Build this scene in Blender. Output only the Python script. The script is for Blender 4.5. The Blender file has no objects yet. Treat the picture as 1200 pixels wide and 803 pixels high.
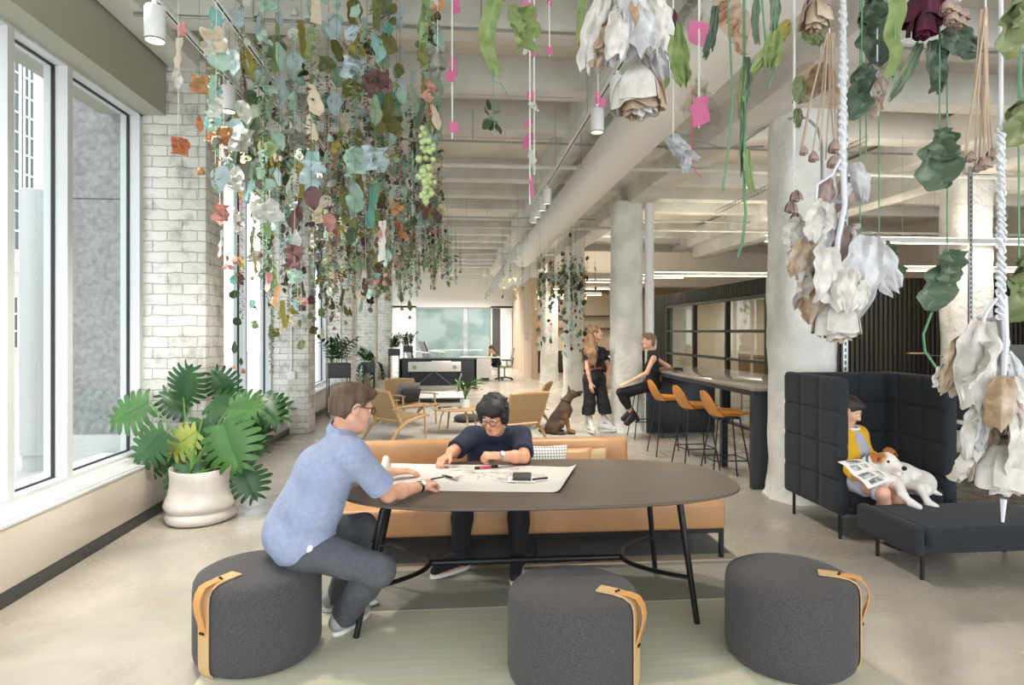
import bpy, bmesh, math, random
import numpy as np
from mathutils import Vector, Matrix, Euler
random.seed(7); np.random.seed(7)
C = bpy.context.scene
COL = C.collection
PI = math.pi
# ---------------------------------------------------------------- camera model (image taken as 1200 x 803)
H, F, Y0 = 1.63, 740.0, 389.0
YAW = math.atan(65/740); SN, CS = math.sin(YAW), math.cos(YAW)
def wt(px, py, t):                       # point at depth t in front of the lens
    l = (px-600)/F*t
    return Vector((l*CS+t*SN, t*CS-l*SN, H+(Y0-py)/F*t))
def wz(px, py, z): return wt(px, py, (z-H)*F/(Y0-py))
def wX(px, py, X): return wt(px, py, X/((px-600)/F*CS+SN))
def wY(px, py, Y): return wt(px, py, Y/(CS-(px-600)/F*SN))

cam = bpy.data.cameras.new('camera'); camo = bpy.data.objects.new('camera', cam); COL.objects.link(camo)
camo.location = (0, 0, H); camo.rotation_euler = (PI/2, 0, -YAW)
cam.lens = 36*F/1200; cam.sensor_width = 36; cam.shift_y = -(401.5-Y0)/1200; cam.clip_end = 300
C.camera = camo
C.cycles.transparent_max_bounces = 32
C.view_settings.view_transform = 'Standard'; C.view_settings.look = 'None'
C.view_settings.exposure = 0.4; C.view_settings.gamma = 1.0; C.view_settings.use_curve_mapping = False

# ---------------------------------------------------------------- materials
def lin(c):
    if isinstance(c, str):
        c = tuple(int(c[i:i+2], 16) for i in (0, 2, 4))
    return tuple(((v/255)/12.92 if v/255 <= .04045 else ((v/255+.055)/1.055)**2.4) for v in c)+(1.0,)
def mat(name, col, rough=.6, metal=0.0, col2=None, scale=8, detail=4, contrast=(.35, .65), bump=0, bscale=60, bdist=.004, trans=0, coat=0,
        emit=None, estr=0, sheen=0, stretch=None, alpha=None, sss=0):
    m = bpy.data.materials.new(name); m.use_nodes = True
    N, L = m.node_tree.nodes, m.node_tree.links
    b = N['Principled BSDF']
    b.inputs['Base Color'].default_value = lin(col); b.inputs['Roughness'].default_value = rough
    b.inputs['Metallic'].default_value = metal
    if trans: b.inputs['Transmission Weight'].default_value = trans
    if coat: b.inputs['Coat Weight'].default_value = coat
    if sheen:
        b.inputs['Sheen Weight'].default_value = sheen; b.inputs['Sheen Roughness'].default_value = .5
    if emit:
        b.inputs['Emission Color'].default_value = lin(emit); b.inputs['Emission Strength'].default_value = estr
    vec = None
    if col2 or bump:
        tc = N.new('ShaderNodeTexCoord'); mp = N.new('ShaderNodeMapping'); L.new(tc.outputs['Object'], mp.inputs['Vector'])
        if stretch: mp.inputs['Scale'].default_value = stretch
        vec = mp.outputs['Vector']
    if col2:
        n = N.new('ShaderNodeTexNoise'); n.inputs['Scale'].default_value = scale; n.inputs['Detail'].default_value = detail
        L.new(vec, n.inputs['Vector'])
        r = N.new('ShaderNodeValToRGB'); r.color_ramp.elements[0].position, r.color_ramp.elements[1].position = contrast
        r.color_ramp.elements[0].color = lin(col); r.color_ramp.elements[1].color = lin(col2)
        L.new(n.outputs['Fac'], r.inputs['Fac']); L.new(r.outputs['Color'], b.inputs['Base Color'])
    if bump:
        n2 = N.new('ShaderNodeTexNoise'); n2.inputs['Scale'].default_value = bscale; n2.inputs['Detail'].default_value = 3
        L.new(vec, n2.inputs['Vector'])
        bp = N.new('ShaderNodeBump'); bp.inputs['Strength'].default_value = bump; bp.inputs['Distance'].default_value = bdist
        L.new(n2.outputs['Fac'], bp.inputs['Height']); L.new(bp.outputs['Normal'], b.inputs['Normal'])
    return m
def glass_mat(name, tint=(250, 252, 252), refl=.08):
    m = bpy.data.materials.new(name); m.use_nodes = True
    N, L = m.node_tree.nodes, m.node_tree.links
    N.remove(N['Principled BSDF'])
    t = N.new('ShaderNodeBsdfTransparent'); t.inputs['Color'].default_value = lin(tint)
    g = N.new('ShaderNodeBsdfGlossy'); g.inputs['Roughness'].default_value = .02
    fr = N.new('ShaderNodeLayerWeight'); fr.inputs['Blend'].default_value = .15
    mu = N.new('ShaderNodeMath'); mu.operation = 'MULTIPLY'; mu.inputs[1].default_value = refl*1.6
    L.new(fr.outputs['Fresnel'], mu.inputs[0])
    mx = N.new('ShaderNodeMixShader'); L.new(mu.outputs[0], mx.inputs['Fac'])
    L.new(t.outputs[0], mx.inputs[1]); L.new(g.outputs[0], mx.inputs[2])
    L.new(mx.outputs[0], N['Material Output'].inputs['Surface'])
    return m
def thin_mat(name, col, col2=None, rough=.6, tl=.35, scale=14, bump=.25, bscale=40):
    """petal, leaf or paper: lets part of the light through"""
    m = mat(name, col, rough, col2=col2, scale=scale, bump=bump, bscale=bscale)
    N, L = m.node_tree.nodes, m.node_tree.links
    b = N['Principled BSDF']; t = N.new('ShaderNodeBsdfTranslucent'); mx = N.new('ShaderNodeMixShader')
    mx.inputs['Fac'].default_value = tl
    if b.inputs['Base Color'].is_linked: L.new(b.inputs['Base Color'].links[0].from_socket, t.inputs['Color'])
    else: t.inputs['Color'].default_value = lin(col)
    L.new(b.outputs[0], mx.inputs[1]); L.new(t.outputs[0], mx.inputs[2])
    L.new(mx.outputs[0], N['Material Output'].inputs['Surface'])
    return m

# ---------------------------------------------------------------- mesh builder
def basis(d, up=(0, 0, 1)):
    d = Vector(d).normalized(); u = Vector(up)
    if abs(d.dot(u.normalized())) > .98: u = Vector((1, 0, 0)) if abs(d.x) < .9 else Vector((0, 1, 0))
    x = u.cross(d).normalized(); y = d.cross(x).normalized()
    return x, y, d
class MB:
    def __init__(s): s.v, s.f = [], []
    def add(s, vs, fs):
        o = len(s.v); s.v += [tuple(p) for p in vs]; s.f += [tuple(i+o for i in f) for f in fs]; return s
    def bm(s, b, M=None):
        b.verts.index_update()
        vs = [(M @ v.co) if M else v.co.copy() for v in b.verts]
        s.add(vs, [[v.index for v in f.verts] for f in b.faces]); b.free(); return s
    def box(s, c, d, bev=0, rot=(0, 0, 0), seg=2):
        b = bmesh.new(); bmesh.ops.create_cube(b, size=1)
        for v in b.verts: v.co = Vector((v.co.x*d[0], v.co.y*d[1], v.co.z*d[2]))
        if bev: bmesh.ops.bevel(b, geom=b.edges[:], offset=min(bev, min(d)*.49), segments=seg, affect='EDGES', profile=.5)
        return s.bm(b, Matrix.Translation(c) @ Euler(rot).to_matrix().to_4x4())
    def b2(s, lo, hi, bev=0, seg=2):
        return s.box([(a+b)/2 for a, b in zip(lo, hi)], [abs(b-a) for a, b in zip(lo, hi)], bev, seg=seg)
    def tube(s, pts, r, n=8, cap=True, flat=None, up=(0, 0, 1)):
        pts = [Vector(p) for p in pts]; m = len(pts)
        rs = list(r) if hasattr(r, '__len__') else [r]*m
        vs, fs = [], []; px = None
        for i, p in enumerate(pts):
            d = pts[min(i+1, m-1)]-pts[max(i-1, 0)]
            if d.length < 1e-9: d = Vector((0, 0, 1))
            if px is None: x, y, _ = basis(d, up)
            else:
                d.normalize(); x = px-d*px.dot(d)
                if x.length < 1e-6: x, _, _ = basis(d, up)
                x.normalize(); y = d.cross(x)
            px = x
            for k in range(n):
                a = 2*PI*(k+.5)/n; ry = rs[i]*(flat or 1)
                vs.append(p+x*math.cos(a)*rs[i]+y*math.sin(a)*ry)
        for i in range(m-1):
            for k in range(n):
                fs.append((i*n+k, i*n+(k+1) % n, (i+1)*n+(k+1) % n, (i+1)*n+k))
        if cap:
            fs.append(tuple(range(n-1, -1, -1))); fs.append(tuple((m-1)*n+k for k in range(n)))
        return s.add(vs, fs)
    def cyl(s, a, b, r, r2=None, n=16, cap=True): return s.tube([a, b], [r, r if r2 is None else r2], n, cap)
    def bar(s, a, b, w, h, up=(0, 0, 1)):
        a, b = Vector(a), Vector(b); x, y, d = basis(b-a, up)
        vs = [p+x*sx*w/2+y*sy*h/2 for p in (a, b) for sx, sy in ((-1, -1), (1, -1), (1, 1), (-1, 1))]
        return s.add(vs, [(3, 2, 1, 0), (4, 5, 6, 7), (0, 1, 5, 4), (1, 2, 6, 5), (2, 3, 7, 6), (3, 0, 4, 7)])
    def lathe(s, prof, c=(0, 0, 0), n=32, sx=1, sy=1, caps=True):
        vs, fs = [], []; m = len(prof)
        for r, z in prof:
            for k in range(n):
                a = 2*PI*k/n; vs.append((c[0]+r*math.cos(a)*sx, c[1]+r*math.sin(a)*sy, c[2]+z))
        for i in range(m-1):
            for k in range(n): fs.append((i*n+k, i*n+(k+1) % n, (i+1)*n+(k+1) % n, (i+1)*n+k))
        if caps:
            fs.append(tuple(range(n-1, -1, -1))); fs.append(tuple((m-1)*n+k for k in range(n)))
        return s.add(vs, fs)
    def ball(s, c, r, n=12, m=8, rot=None):
        r = r if hasattr(r, '__len__') else (r, r, r)
        M = Euler(rot).to_matrix() if rot else Matrix.Identity(3); vs, fs = [], []
        for i in range(1, m):
            th = PI*i/m
            for k in range(n):
                a = 2*PI*k/n; vs.append(Vector(c)+M @ Vector((r[0]*math.sin(th)*math.cos(a), r[1]*math.sin(th)*math.sin(a), r[2]*math.cos(th))))
        vs += [Vector(c)+M @ Vector((0, 0, r[2])), Vector(c)+M @ Vector((0, 0, -r[2]))]
        t, b = len(vs)-2, len(vs)-1
        for i in range(m-2):
            for k in range(n): fs.append((i*n+k, (i+1)*n+k, (i+1)*n+(k+1) % n, i*n+(k+1) % n))
        for k in range(n): fs.append((t, k, (k+1) % n)); fs.append((b, (m-2)*n+(k+1) % n, (m-2)*n+k))
        return s.add(vs, fs)
    def grid(s, fn, nu, nv, closeu=False):
        vs = [fn(i/(nu if closeu else nu-1), j/(nv-1)) for j in range(nv) for i in range(nu)]; fs = []
        for j in range(nv-1):
            for i in range(nu if closeu else nu-1):
                i2 = (i+1) % nu; fs.append((j*nu+i, j*nu+i2, (j+1)*nu+i2, (j+1)*nu+i))
        return s.add(vs, fs)
    def prism(s, pts, z0, z1):                      # plan outline pushed up
        n = len(pts); vs = [(p[0], p[1], z0) for p in pts]+[(p[0], p[1], z1) for p in pts]
        fs = [tuple(range(n-1, -1, -1)), tuple(range(n, 2*n))]+[(i, (i+1) % n, n+(i+1) % n, n+i) for i in range(n)]
        return s.add(vs, fs)
    def thick(s, th):                               # give a sheet real thickness
        me = bpy.data.meshes.new('t'); me.from_pydata(s.v, [], s.f); b = bmesh.new(); b.from_mesh(me); bpy.data.meshes.remove(me)
        bmesh.ops.recalc_face_normals(b, faces=b.faces[:])
        if abs(th) >= .004: bmesh.ops.solidify(b, geom=b.faces[:], thickness=th)
        else:
            b.normal_update(); vs = list(b.verts); fs = list(b.faces); bd = [(e.verts[0], e.verts[1]) for e in b.edges if len(e.link_faces) == 1]
            nv = {v: b.verts.new(v.co-v.normal*th) for v in vs}
            for f in fs: b.faces.new([nv[v] for v in reversed(f.verts)])
            for p, q in bd:
                try: b.faces.new((p, q, nv[q], nv[p]))
                except ValueError: pass
            bmesh.ops.recalc_face_normals(b, faces=b.faces[:])
        s.v, s.f = [], []; return s.bm(b)
    def xf(s, M): s.v = [tuple(M @ Vector(p)) for p in s.v]; return s
    def mesh(s, name, m, smooth=True, angle=40):
        me = bpy.data.meshes.new(name); me.from_pydata(s.v, [], s.f); me.update()
        if m: me.materials.append(m)
        if smooth and len(me.polygons):
            me.polygons.foreach_set('use_smooth', [True]*len(me.polygons)); me.set_sharp_from_angle(angle=math.radians(angle))
        return me
    def obj(s, name, m, parent=None, smooth=True, angle=40): return link(name, s.mesh(name, m, smooth, angle), parent)
def link(name, me, parent=None):
    o = bpy.data.objects.new(name, me); COL.objects.link(o)
    if parent is not None: o.parent = parent
    return o
def tag(o, label, cat, group=None):
    o['label'] = label; o['category'] = cat
    if group: o['group'] = group
    return o
def thing(name, label, cat, loc=(0, 0, 0), rz=0, group=None):
    o = link(name, None); o.location = loc; o.rotation_euler = (0, 0, rz); o.empty_display_size = .1
    return tag(o, label, cat, group)
def struct(name, mb, m, parent=None, smooth=True, angle=40):
    o = mb.obj(name, m, parent, smooth, angle)
    if parent is None: o['kind'] = 'structure'
    return o
KIDS = {}
def kids(o): return [c for c in COL.objects if c.parent is o]
def dup(root, loc=None, rz=None, label=None, group=None, scale=None, parent=None):
    r = root.copy(); COL.objects.link(r)
    if parent is not None: r.parent = parent
    if loc is not None: r.location = loc
    if rz is not None: r.rotation_euler = (0, 0, rz)
    if scale: r.scale = (scale,)*3 if not hasattr(scale, '__len__') else scale
    if label: r['label'] = label
    if group: r['group'] = group
    for ch in list(root.children):
        c = ch.copy(); COL.objects.link(c); c.parent = r
        for g in ch.children:
            d = g.copy(); COL.objects.link(d); d.parent = c
    return r
def Rz(a): return Matrix.Rotation(a, 4, 'Z')
def Tr(*p): return Matrix.Translation(p)

# ---------------------------------------------------------------- implicit surfaces -> one smooth continuous mesh
def sdf_mesh(prims, vox, lap=1):
    """prims: dicts with kind cone/ell/box, smooth-min k, op '+' or '-'; returns verts, faces (surface nets)"""
    los, his = [], []
    for p in prims:
        if p.get('op', '+') == '+':
            lo, hi = p_bounds(p); los.append(lo); his.append(hi)
    lo = np.min(los, 0)-4*vox; hi = np.max(his, 0)+4*vox
    n = np.ceil((hi-lo)/vox).astype(int)+1
    D = np.full(n, 1.0, np.float32)
    ax = [lo[i]+vox*np.arange(n[i]) for i in range(3)]
    for p in prims:
        k = p.get('k', .01); a, b = p_bounds(p); pad = k*1.5+3*vox
        i0 = np.clip(np.floor((a-pad-lo)/vox).astype(int), 0, n); i1 = np.clip(np.ceil((b+pad-lo)/vox).astype(int)+1, 0, n)
        if np.any(i1 <= i0): continue
        sl = tuple(slice(i0[i], i1[i]) for i in range(3))
        P = np.stack(np.meshgrid(*[ax[i][sl[i]] for i in range(3)], indexing='ij'), -1)
        d = p_dist(p, P).astype(np.float32); cur = D[sl]
        if p.get('op', '+') == '+':
            h = np.clip(.5+.5*(cur-d)/k, 0, 1); D[sl] = cur*(1-h)+d*h-k*h*(1-h)
        elif p['op'] == '-':
            d = -d; h = np.clip(.5-.5*(cur-d)/k, 0, 1); D[sl] = cur*(1-h)+d*h+k*h*(1-h)
    for p in prims:                                  # half-space cuts at the very end
        if p.get('op') == 'cut':
            c = np.array(p['c']); nn = np.array(p['n'], float); nn /= np.linalg.norm(nn)
            P0 = (ax[0]-c[0])[:, None, None]*nn[0]+(ax[1]-c[1])[None, :, None]*nn[1]+(ax[2]-c[2])[None, None, :]*nn[2]
            if 'lim' in p:
                q = np.stack(np.meshgrid(*ax, indexing='ij'), -1)-np.array(p['at']); m = np.linalg.norm(q, axis=-1) < p['lim']
                D = np.where(m, np.maximum(D, P0), D)
            else: D = np.maximum(D, P0)
    return surf_nets(D, lo, vox, lap)
def p_bounds(p):
    if p['t'] == 'cone':
        a, b = np.array(p['a'], float), np.array(p['b'], float); r = max(p['ra'], p['rb'])
        return np.minimum(a, b)-r, np.maximum(a, b)+r
    if p['t'] == 'cut': return np.zeros(3)+1e6, np.zeros(3)+1e6
    c = np.array(p['c'], float); r = np.linalg.norm(p['r']) if p['t'] == 'box' else max(p['r']); return c-r, c+r
def p_dist(p, P):
    if p['t'] == 'cone':
        a, b = np.array(p['a'], float), np.array(p['b'], float); ba = b-a; L2 = max(ba.dot(ba), 1e-12)
        h = np.clip(((P-a) @ ba)/L2, 0, 1); q = P-a-h[..., None]*ba
        fl = p.get('fl')
        if fl: # flatten along axis fl[0] by factor fl[1]
            u = np.array(fl[0], float); u /= np.linalg.norm(u); s = q @ u; q = q+u*(s*(1/fl[1]-1))[..., None]
        d = np.linalg.norm(q, axis=-1)-(p['ra']+(p['rb']-p['ra'])*h)
        return d*(fl[1] if fl else 1)
    c = np.array(p['c'], float); q = P-c
    if 'R' in p: q = q @ np.array(p['R'], float)
    r = np.array(p['r'], float)
    if p['t'] == 'box':
        e = p.get('e', .01); a = np.abs(q)-(r-e)
        return np.linalg.norm(np.maximum(a, 0), axis=-1)+np.minimum(a.max(-1), 0)-e
    k0 = np.linalg.norm(q/r, axis=-1); k1 = np.linalg.norm(q/(r*r), axis=-1)
    return k0*(k0-1)/np.maximum(k1, 1e-9)
def surf_nets(D, lo, vox, lap):
    S = D < 0; n = np.array(D.shape)-1
    cnt = np.zeros(n, np.uint8)
    cs = [(i, j, k) for i in (0, 1) for j in (0, 1) for k in (0, 1)]
    def sub(A, o): return A[o[0]:o[0]+n[0], o[1]:o[1]+n[1], o[2]:o[2]+n[2]]
    for o in cs: cnt += sub(S, o)
    act = (cnt > 0) & (cnt < 8); idx = np.argwhere(act)
    vid = -np.ones(n, np.int64); vid[act] = np.arange(len(idx))
    acc = np.zeros((len(idx), 3)); w = np.zeros(len(idx))
    val = {o: D[idx[:, 0]+o[0], idx[:, 1]+o[1], idx[:, 2]+o[2]] for o in cs}
    for o in cs:
        for a in range(3):
            if o[a] == 0:
                o2 = list(o); o2[a] = 1; o2 = tuple(o2); d0, d1 = val[o], val[o2]
                x = (d0 < 0) != (d1 < 0); t = np.where(x, d0/np.where(x, d0-d1, 1), 0)
                pt = np.tile(np.array(o, float), (len(idx), 1)); pt[:, a] = t
                acc[x] += pt[x]; w[x] += 1
    V = (idx+acc/np.maximum(w, 1)[:, None])*vox+lo
    faces = []
    for a in range(3):
        b, c = (a+1) % 3, (a+2) % 3
        s0 = [slice(1, -1)]*3; s0[a] = slice(0, -1); s1 = [slice(1, -1)]*3; s1[a] = slice(1, None)
        x = S[tuple(s0)] != S[tuple(s1)]; e = np.argwhere(x); off = np.ones(3, int); off[a] = 0; e = e+off
        q = []
        for db, dc in ((0, 0), (-1, 0), (-1, -1), (0, -1)):
            g = e.copy(); g[:, b] += db; g[:, c] += dc; q.append(vid[g[:, 0], g[:, 1], g[:, 2]])
        q = np.stack(q, 1); flip = S[e[:, 0], e[:, 1], e[:, 2]]
        q[~flip] = q[~flip][:, ::-1]; faces.append(q)
    Fc = np.concatenate(faces); Fc = Fc[(Fc >= 0).all(1)]
    for _ in range(lap):
        s = np.zeros_like(V); ct = np.zeros(len(V))
        for i in range(4):
            j = (i+1) % 4; np.add.at(s, Fc[:, i], V[Fc[:, j]]); np.add.at(s, Fc[:, j], V[Fc[:, i]]); np.add.at(ct, Fc[:, i], 1); np.add.at(ct, Fc[:, j], 1)
        V = V*.5+.5*s/np.maximum(ct, 1)[:, None]
    return V, Fc
def sdf_obj(name, prims, vox, m, parent=None, lap=1, disp=None):
    V, Fc = sdf_mesh(prims, vox, lap)
    me = bpy.data.meshes.new(name); me.from_pydata(V.tolist(), [], Fc.tolist()); me.update()
    if disp: disp(me)
    me.materials.append(m); me.polygons.foreach_set('use_smooth', [True]*len(me.polygons))
    return link(name, me, parent)
def cone(a, b, ra, rb=None, k=.02, fl=None, op='+'):
    d = dict(t='cone', a=tuple(a), b=tuple(b), ra=ra, rb=ra if rb is None else rb, k=k, op=op)
    if fl: d['fl'] = fl
    return d
def ell(c, r, R=None, k=.02, op='+'):
    d = dict(t='ell', c=tuple(c), r=tuple(r) if hasattr(r, '__len__') else (r,)*3, k=k, op=op)
    if R is not None: d['R'] = np.array(R)
    return d
def sbox(c, r, R=None, e=.01, k=.01, op='+'):
    d = dict(t='box', c=tuple(c), r=tuple(r), e=e, k=k, op=op)
    if R is not None: d['R'] = np.array(R)
    return d
def cut(c, n, at=None, lim=None):
    d = dict(t='cut', c=tuple(c), n=tuple(n), op='cut')
    if lim: d['at'] = tuple(at); d['lim'] = lim
    return d
def rotR(x, y, z): return np.array(Matrix((x, y, z)).transposed())   # columns are local axes
# ================================================================ THE SETTING
M = {}
M['white'] = mat('white_paint', 'e9eae8', .5)
M['cream'] = mat('cream_metal', 'cfc6b8', .38)
M['cab'] = mat('cover_paint', 'ddd3c6', .22, coat=.3)
M['sill'] = mat('sill_white', 'e8ecee', .15, coat=.4)
M['dark'] = mat('dark_base', '45484a', .5)
M['alu'] = mat('window_alu', 'cfd2d2', .4)
M['soffit'] = mat('soffit_grey', 'aaa99a', .7)
M['black'] = mat('black_metal', '1d1e20', .42, metal=.3)
M['steel'] = mat('galvanised', 'a9adac', .35, metal=.8)
M['pipe'] = mat('pipe_paint', 'd3d1c8', .5)
M['gasket'] = mat('gasket', '222426', .6)
M['glass'] = glass_mat('clear_glass')
M['teal'] = glass_mat('office_glass', (236, 242, 240), .1)
M['plaster'] = mat('rough_plaster', 'e9e9e4', .85, col2='d3d3cd', scale=3, bump=.7, bscale=14, bdist=.03)
M['conc'] = mat('ceiling_concrete', 'e4ded1', .85, col2='cfcabf', scale=1.3, detail=8, contrast=(.3, .75), bump=.35, bscale=18, bdist=.01)
M['joist'] = mat('joist_paint', 'e0e0da', .8, col2='cbcac3', scale=2.2, detail=8, bump=.3, bscale=14, bdist=.01)
M['woodpanel'] = mat('oak_panel', 'd0b8a0', .5, col2='c4a88d', scale=2.5, stretch=(6, 6, .5), bump=.1)
M['beigewall'] = mat('beige_wall', 'cdbfa8', .7)
M['blackslat'] = mat('dark_slat', '3a332d', .6, col2='2a2521', scale=3, stretch=(3, 3, .3))
M['darkframe'] = mat('bronze_frame', '3b342e', .45, metal=.3)

def floor_mat():
    m = mat('polished_concrete', 'b5aca0', .32)
    N, L = m.node_tree.nodes, m.node_tree.links; b = N['Principled BSDF']
    tc = N.new('ShaderNodeTexCoord')
    def noise(sc, det, pos, c0, c1, rough=.55):
        n = N.new('ShaderNodeTexNoise'); n.inputs['Scale'].default_value = sc; n.inputs['Detail'].default_value = det; n.inputs['Roughness'].default_value = rough
        n.inputs['Distortion'].default_value = .4
        L.new(tc.outputs['Object'], n.inputs['Vector']); r = N.new('ShaderNodeValToRGB')
        r.color_ramp.elements[0].position, r.color_ramp.elements[1].position = pos
        r.color_ramp.elements[0].color = lin(c0); r.color_ramp.elements[1].color = lin(c1)
        L.new(n.outputs['Fac'], r.inputs['Fac']); return r, n
    base, _ = noise(.8, 9, (.32, .7), '968f86', 'c6beb2', .62)
    tan, _ = noise(1.6, 7, (.6, .72), '000000', 'ffffff', .6)
    gr, _ = noise(.55, 8, (.5, .62), '000000', 'ffffff', .65)
    def mix(a, col, fac, amt):
        mx = N.new('ShaderNodeMix'); mx.data_type = 'RGBA'; mu = N.new('ShaderNodeMath'); mu.operation = 'MULTIPLY'; mu.inputs[1].default_value = amt
        L.new(fac, mu.inputs[0]); L.new(mu.outputs[0], mx.inputs['Factor']); L.new(a, mx.inputs['A']); mx.inputs['B'].default_value = lin(col); return mx.outputs['Result']
    o = mix(base.outputs['Color'], 'c59d6a', tan.outputs['Color'], .45)
    o = mix(o, '8b8a86', gr.outputs['Color'], .45)
    fine, nf = noise(55, 3, (.35, .5), '000000', 'ffffff')
    o = mix(o, 'b0a79b', fine.outputs['Color'], .25)
    L.new(o, b.inputs['Base Color'])
    rr = N.new('ShaderNodeMapRange'); rr.inputs['To Min'].default_value = .24; rr.inputs['To Max'].default_value = .42
    L.new(gr.outputs['Color'], rr.inputs['Value']); L.new(rr.outputs['Result'], b.inputs['Roughness'])
    bp = N.new('ShaderNodeBump'); bp.inputs['Strength'].default_value = .06; bp.inputs['Distance'].default_value = .003
    L.new(nf.outputs['Fac'], bp.inputs['Height']); L.new(bp.outputs['Normal'], b.inputs['Normal'])
    return m
def brick_mat():
    m = mat('painted_brick', 'e4e4df', .75)
    N, L = m.node_tree.nodes, m.node_tree.links; b = N['Principled BSDF']
    tc = N.new('ShaderNodeTexCoord'); sp = N.new('ShaderNodeSeparateXYZ'); L.new(tc.outputs['Object'], sp.inputs[0])
    ad = N.new('ShaderNodeMath'); L.new(sp.outputs['X'], ad.inputs[0]); L.new(sp.outputs['Y'], ad.inputs[1])
    cb = N.new('ShaderNodeCombineXYZ'); L.new(ad.outputs[0], cb.inputs['X']); L.new(sp.outputs['Z'], cb.inputs['Y'])
    ns = N.new('ShaderNodeTexNoise'); ns.inputs['Scale'].default_value = 9; ns.inputs['Detail'].default_value = 5
    L.new(tc.outputs['Object'], ns.inputs['Vector'])
    va = N.new('ShaderNodeVectorMath'); va.operation = 'MULTIPLY_ADD'; va.inputs[1].default_value = (.035, .035, 0)
    L.new(ns.outputs['Color'], va.inputs[0]); L.new(cb.outputs[0], va.inputs[2])
    br = N.new('ShaderNodeTexBrick'); L.new(va.outputs[0], br.inputs['Vector'])
    br.inputs['Scale'].default_value = 1; br.inputs['Brick Width'].default_value = .27; br.inputs['Row Height'].default_value = .1
    br.inputs['Mortar Size'].default_value = .006; br.inputs['Mortar Smooth'].default_value = .6
    br.inputs['Color1'].default_value = lin('eceae5'); br.inputs['Color2'].default_value = lin('dedcd6'); br.inputs['Mortar'].default_value = lin('bdbab2')
    n2 = N.new('ShaderNodeTexNoise'); n2.inputs['Scale'].default_value = 4.5; n2.inputs['Detail'].default_value = 8; n2.inputs['Roughness'].default_value = .7
    L.new(tc.outputs['Object'], n2.inputs['Vector'])
    r = N.new('ShaderNodeValToRGB'); r.color_ramp.elements[0].position = .34; r.color_ramp.elements[1].position = .5
    r.color_ramp.elements[0].color = lin('b4b2ac'); r.color_ramp.elements[1].color = (1, 1, 1, 1)
    L.new(n2.outputs['Fac'], r.inputs['Fac'])
    mx = N.new('ShaderNodeMix'); mx.data_type = 'RGBA'; mx.blend_type = 'MULTIPLY'; mx.inputs['Factor'].default_value = .75
    L.new(br.outputs['Color'], mx.inputs['A']); L.new(r.outputs['Color'], mx.inputs['B']); L.new(mx.outputs['Result'], b.inputs['Base Color'])
    inv = N.new('ShaderNodeMath'); inv.operation = 'MULTIPLY_ADD'; inv.inputs[1].default_value = -1.0; inv.inputs[2].default_value = 1
    L.new(br.outputs['Fac'], inv.inputs[0])
    hs = N.new('ShaderNodeMath'); hs.operation = 'MULTIPLY_ADD'; hs.inputs[1].default_value = .9
    L.new(n2.outputs['Fac'], hs.inputs[0]); L.new(inv.outputs[0], hs.inputs[2])
    bp = N.new('ShaderNodeBump'); bp.inputs['Strength'].default_value = .7; bp.inputs['Distance'].default_value = .012
    L.new(hs.outputs[0], bp.inputs['Height']); L.new(bp.outputs['Normal'], b.inputs['Normal'])
    return m
M['brick'] = brick_mat()
M['floor'] = floor_mat()

struct('floor', MB().b2((-3.3, -3.5, -.2), (12.5, 30, 0)), M['floor'])
struct('ceiling', MB().b2((-3.3, -3.5, 4.55), (12.5, 30, 4.75)), M['conc'])
# joists and girders under the slab: each one a beam of the setting
XG = (-2.55, 1.55, 2.98, 6.6)
for y in (-2.6, -1.2, .2, 1.6, 2.9, 4.1, 5.3, 6.65, 7.95, 10.6, 11.9, 13.2, 16.6, 17.9, 19.2, 22.4, 23.7, 25.0, 28):
    struct('ceiling_beam', MB().b2((-3.2, y, 4.2), (12.4, y+.32, 4.56), .015), M['joist'])
struct('ceiling_beam', MB().b2((-2.7, -3.4, 4.12), (-2.42, 29.9, 4.56), .015), M['joist'])
struct('ceiling_beam', MB().b2((-2.2, -3.4, 4.3), (-1.98, 29.9, 4.56), .015), M['joist'])
struct('ceiling_beam', MB().b2((1.42, -3.4, 4.1), (1.72, 29.9, 4.56), .015), M['joist'])
for x, w in ((2.98, .42), (6.9, .4)):
    g = MB().b2((x-w/2, -3.4, 3.72), (x+w/2, 29.9, 4.3), .03); g.b2((x-w/2-.22, -3.4, 4.02), (x+w/2+.22, 29.9, 4.5), .06)
    struct('ceiling_beam', g, M['joist'])

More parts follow.
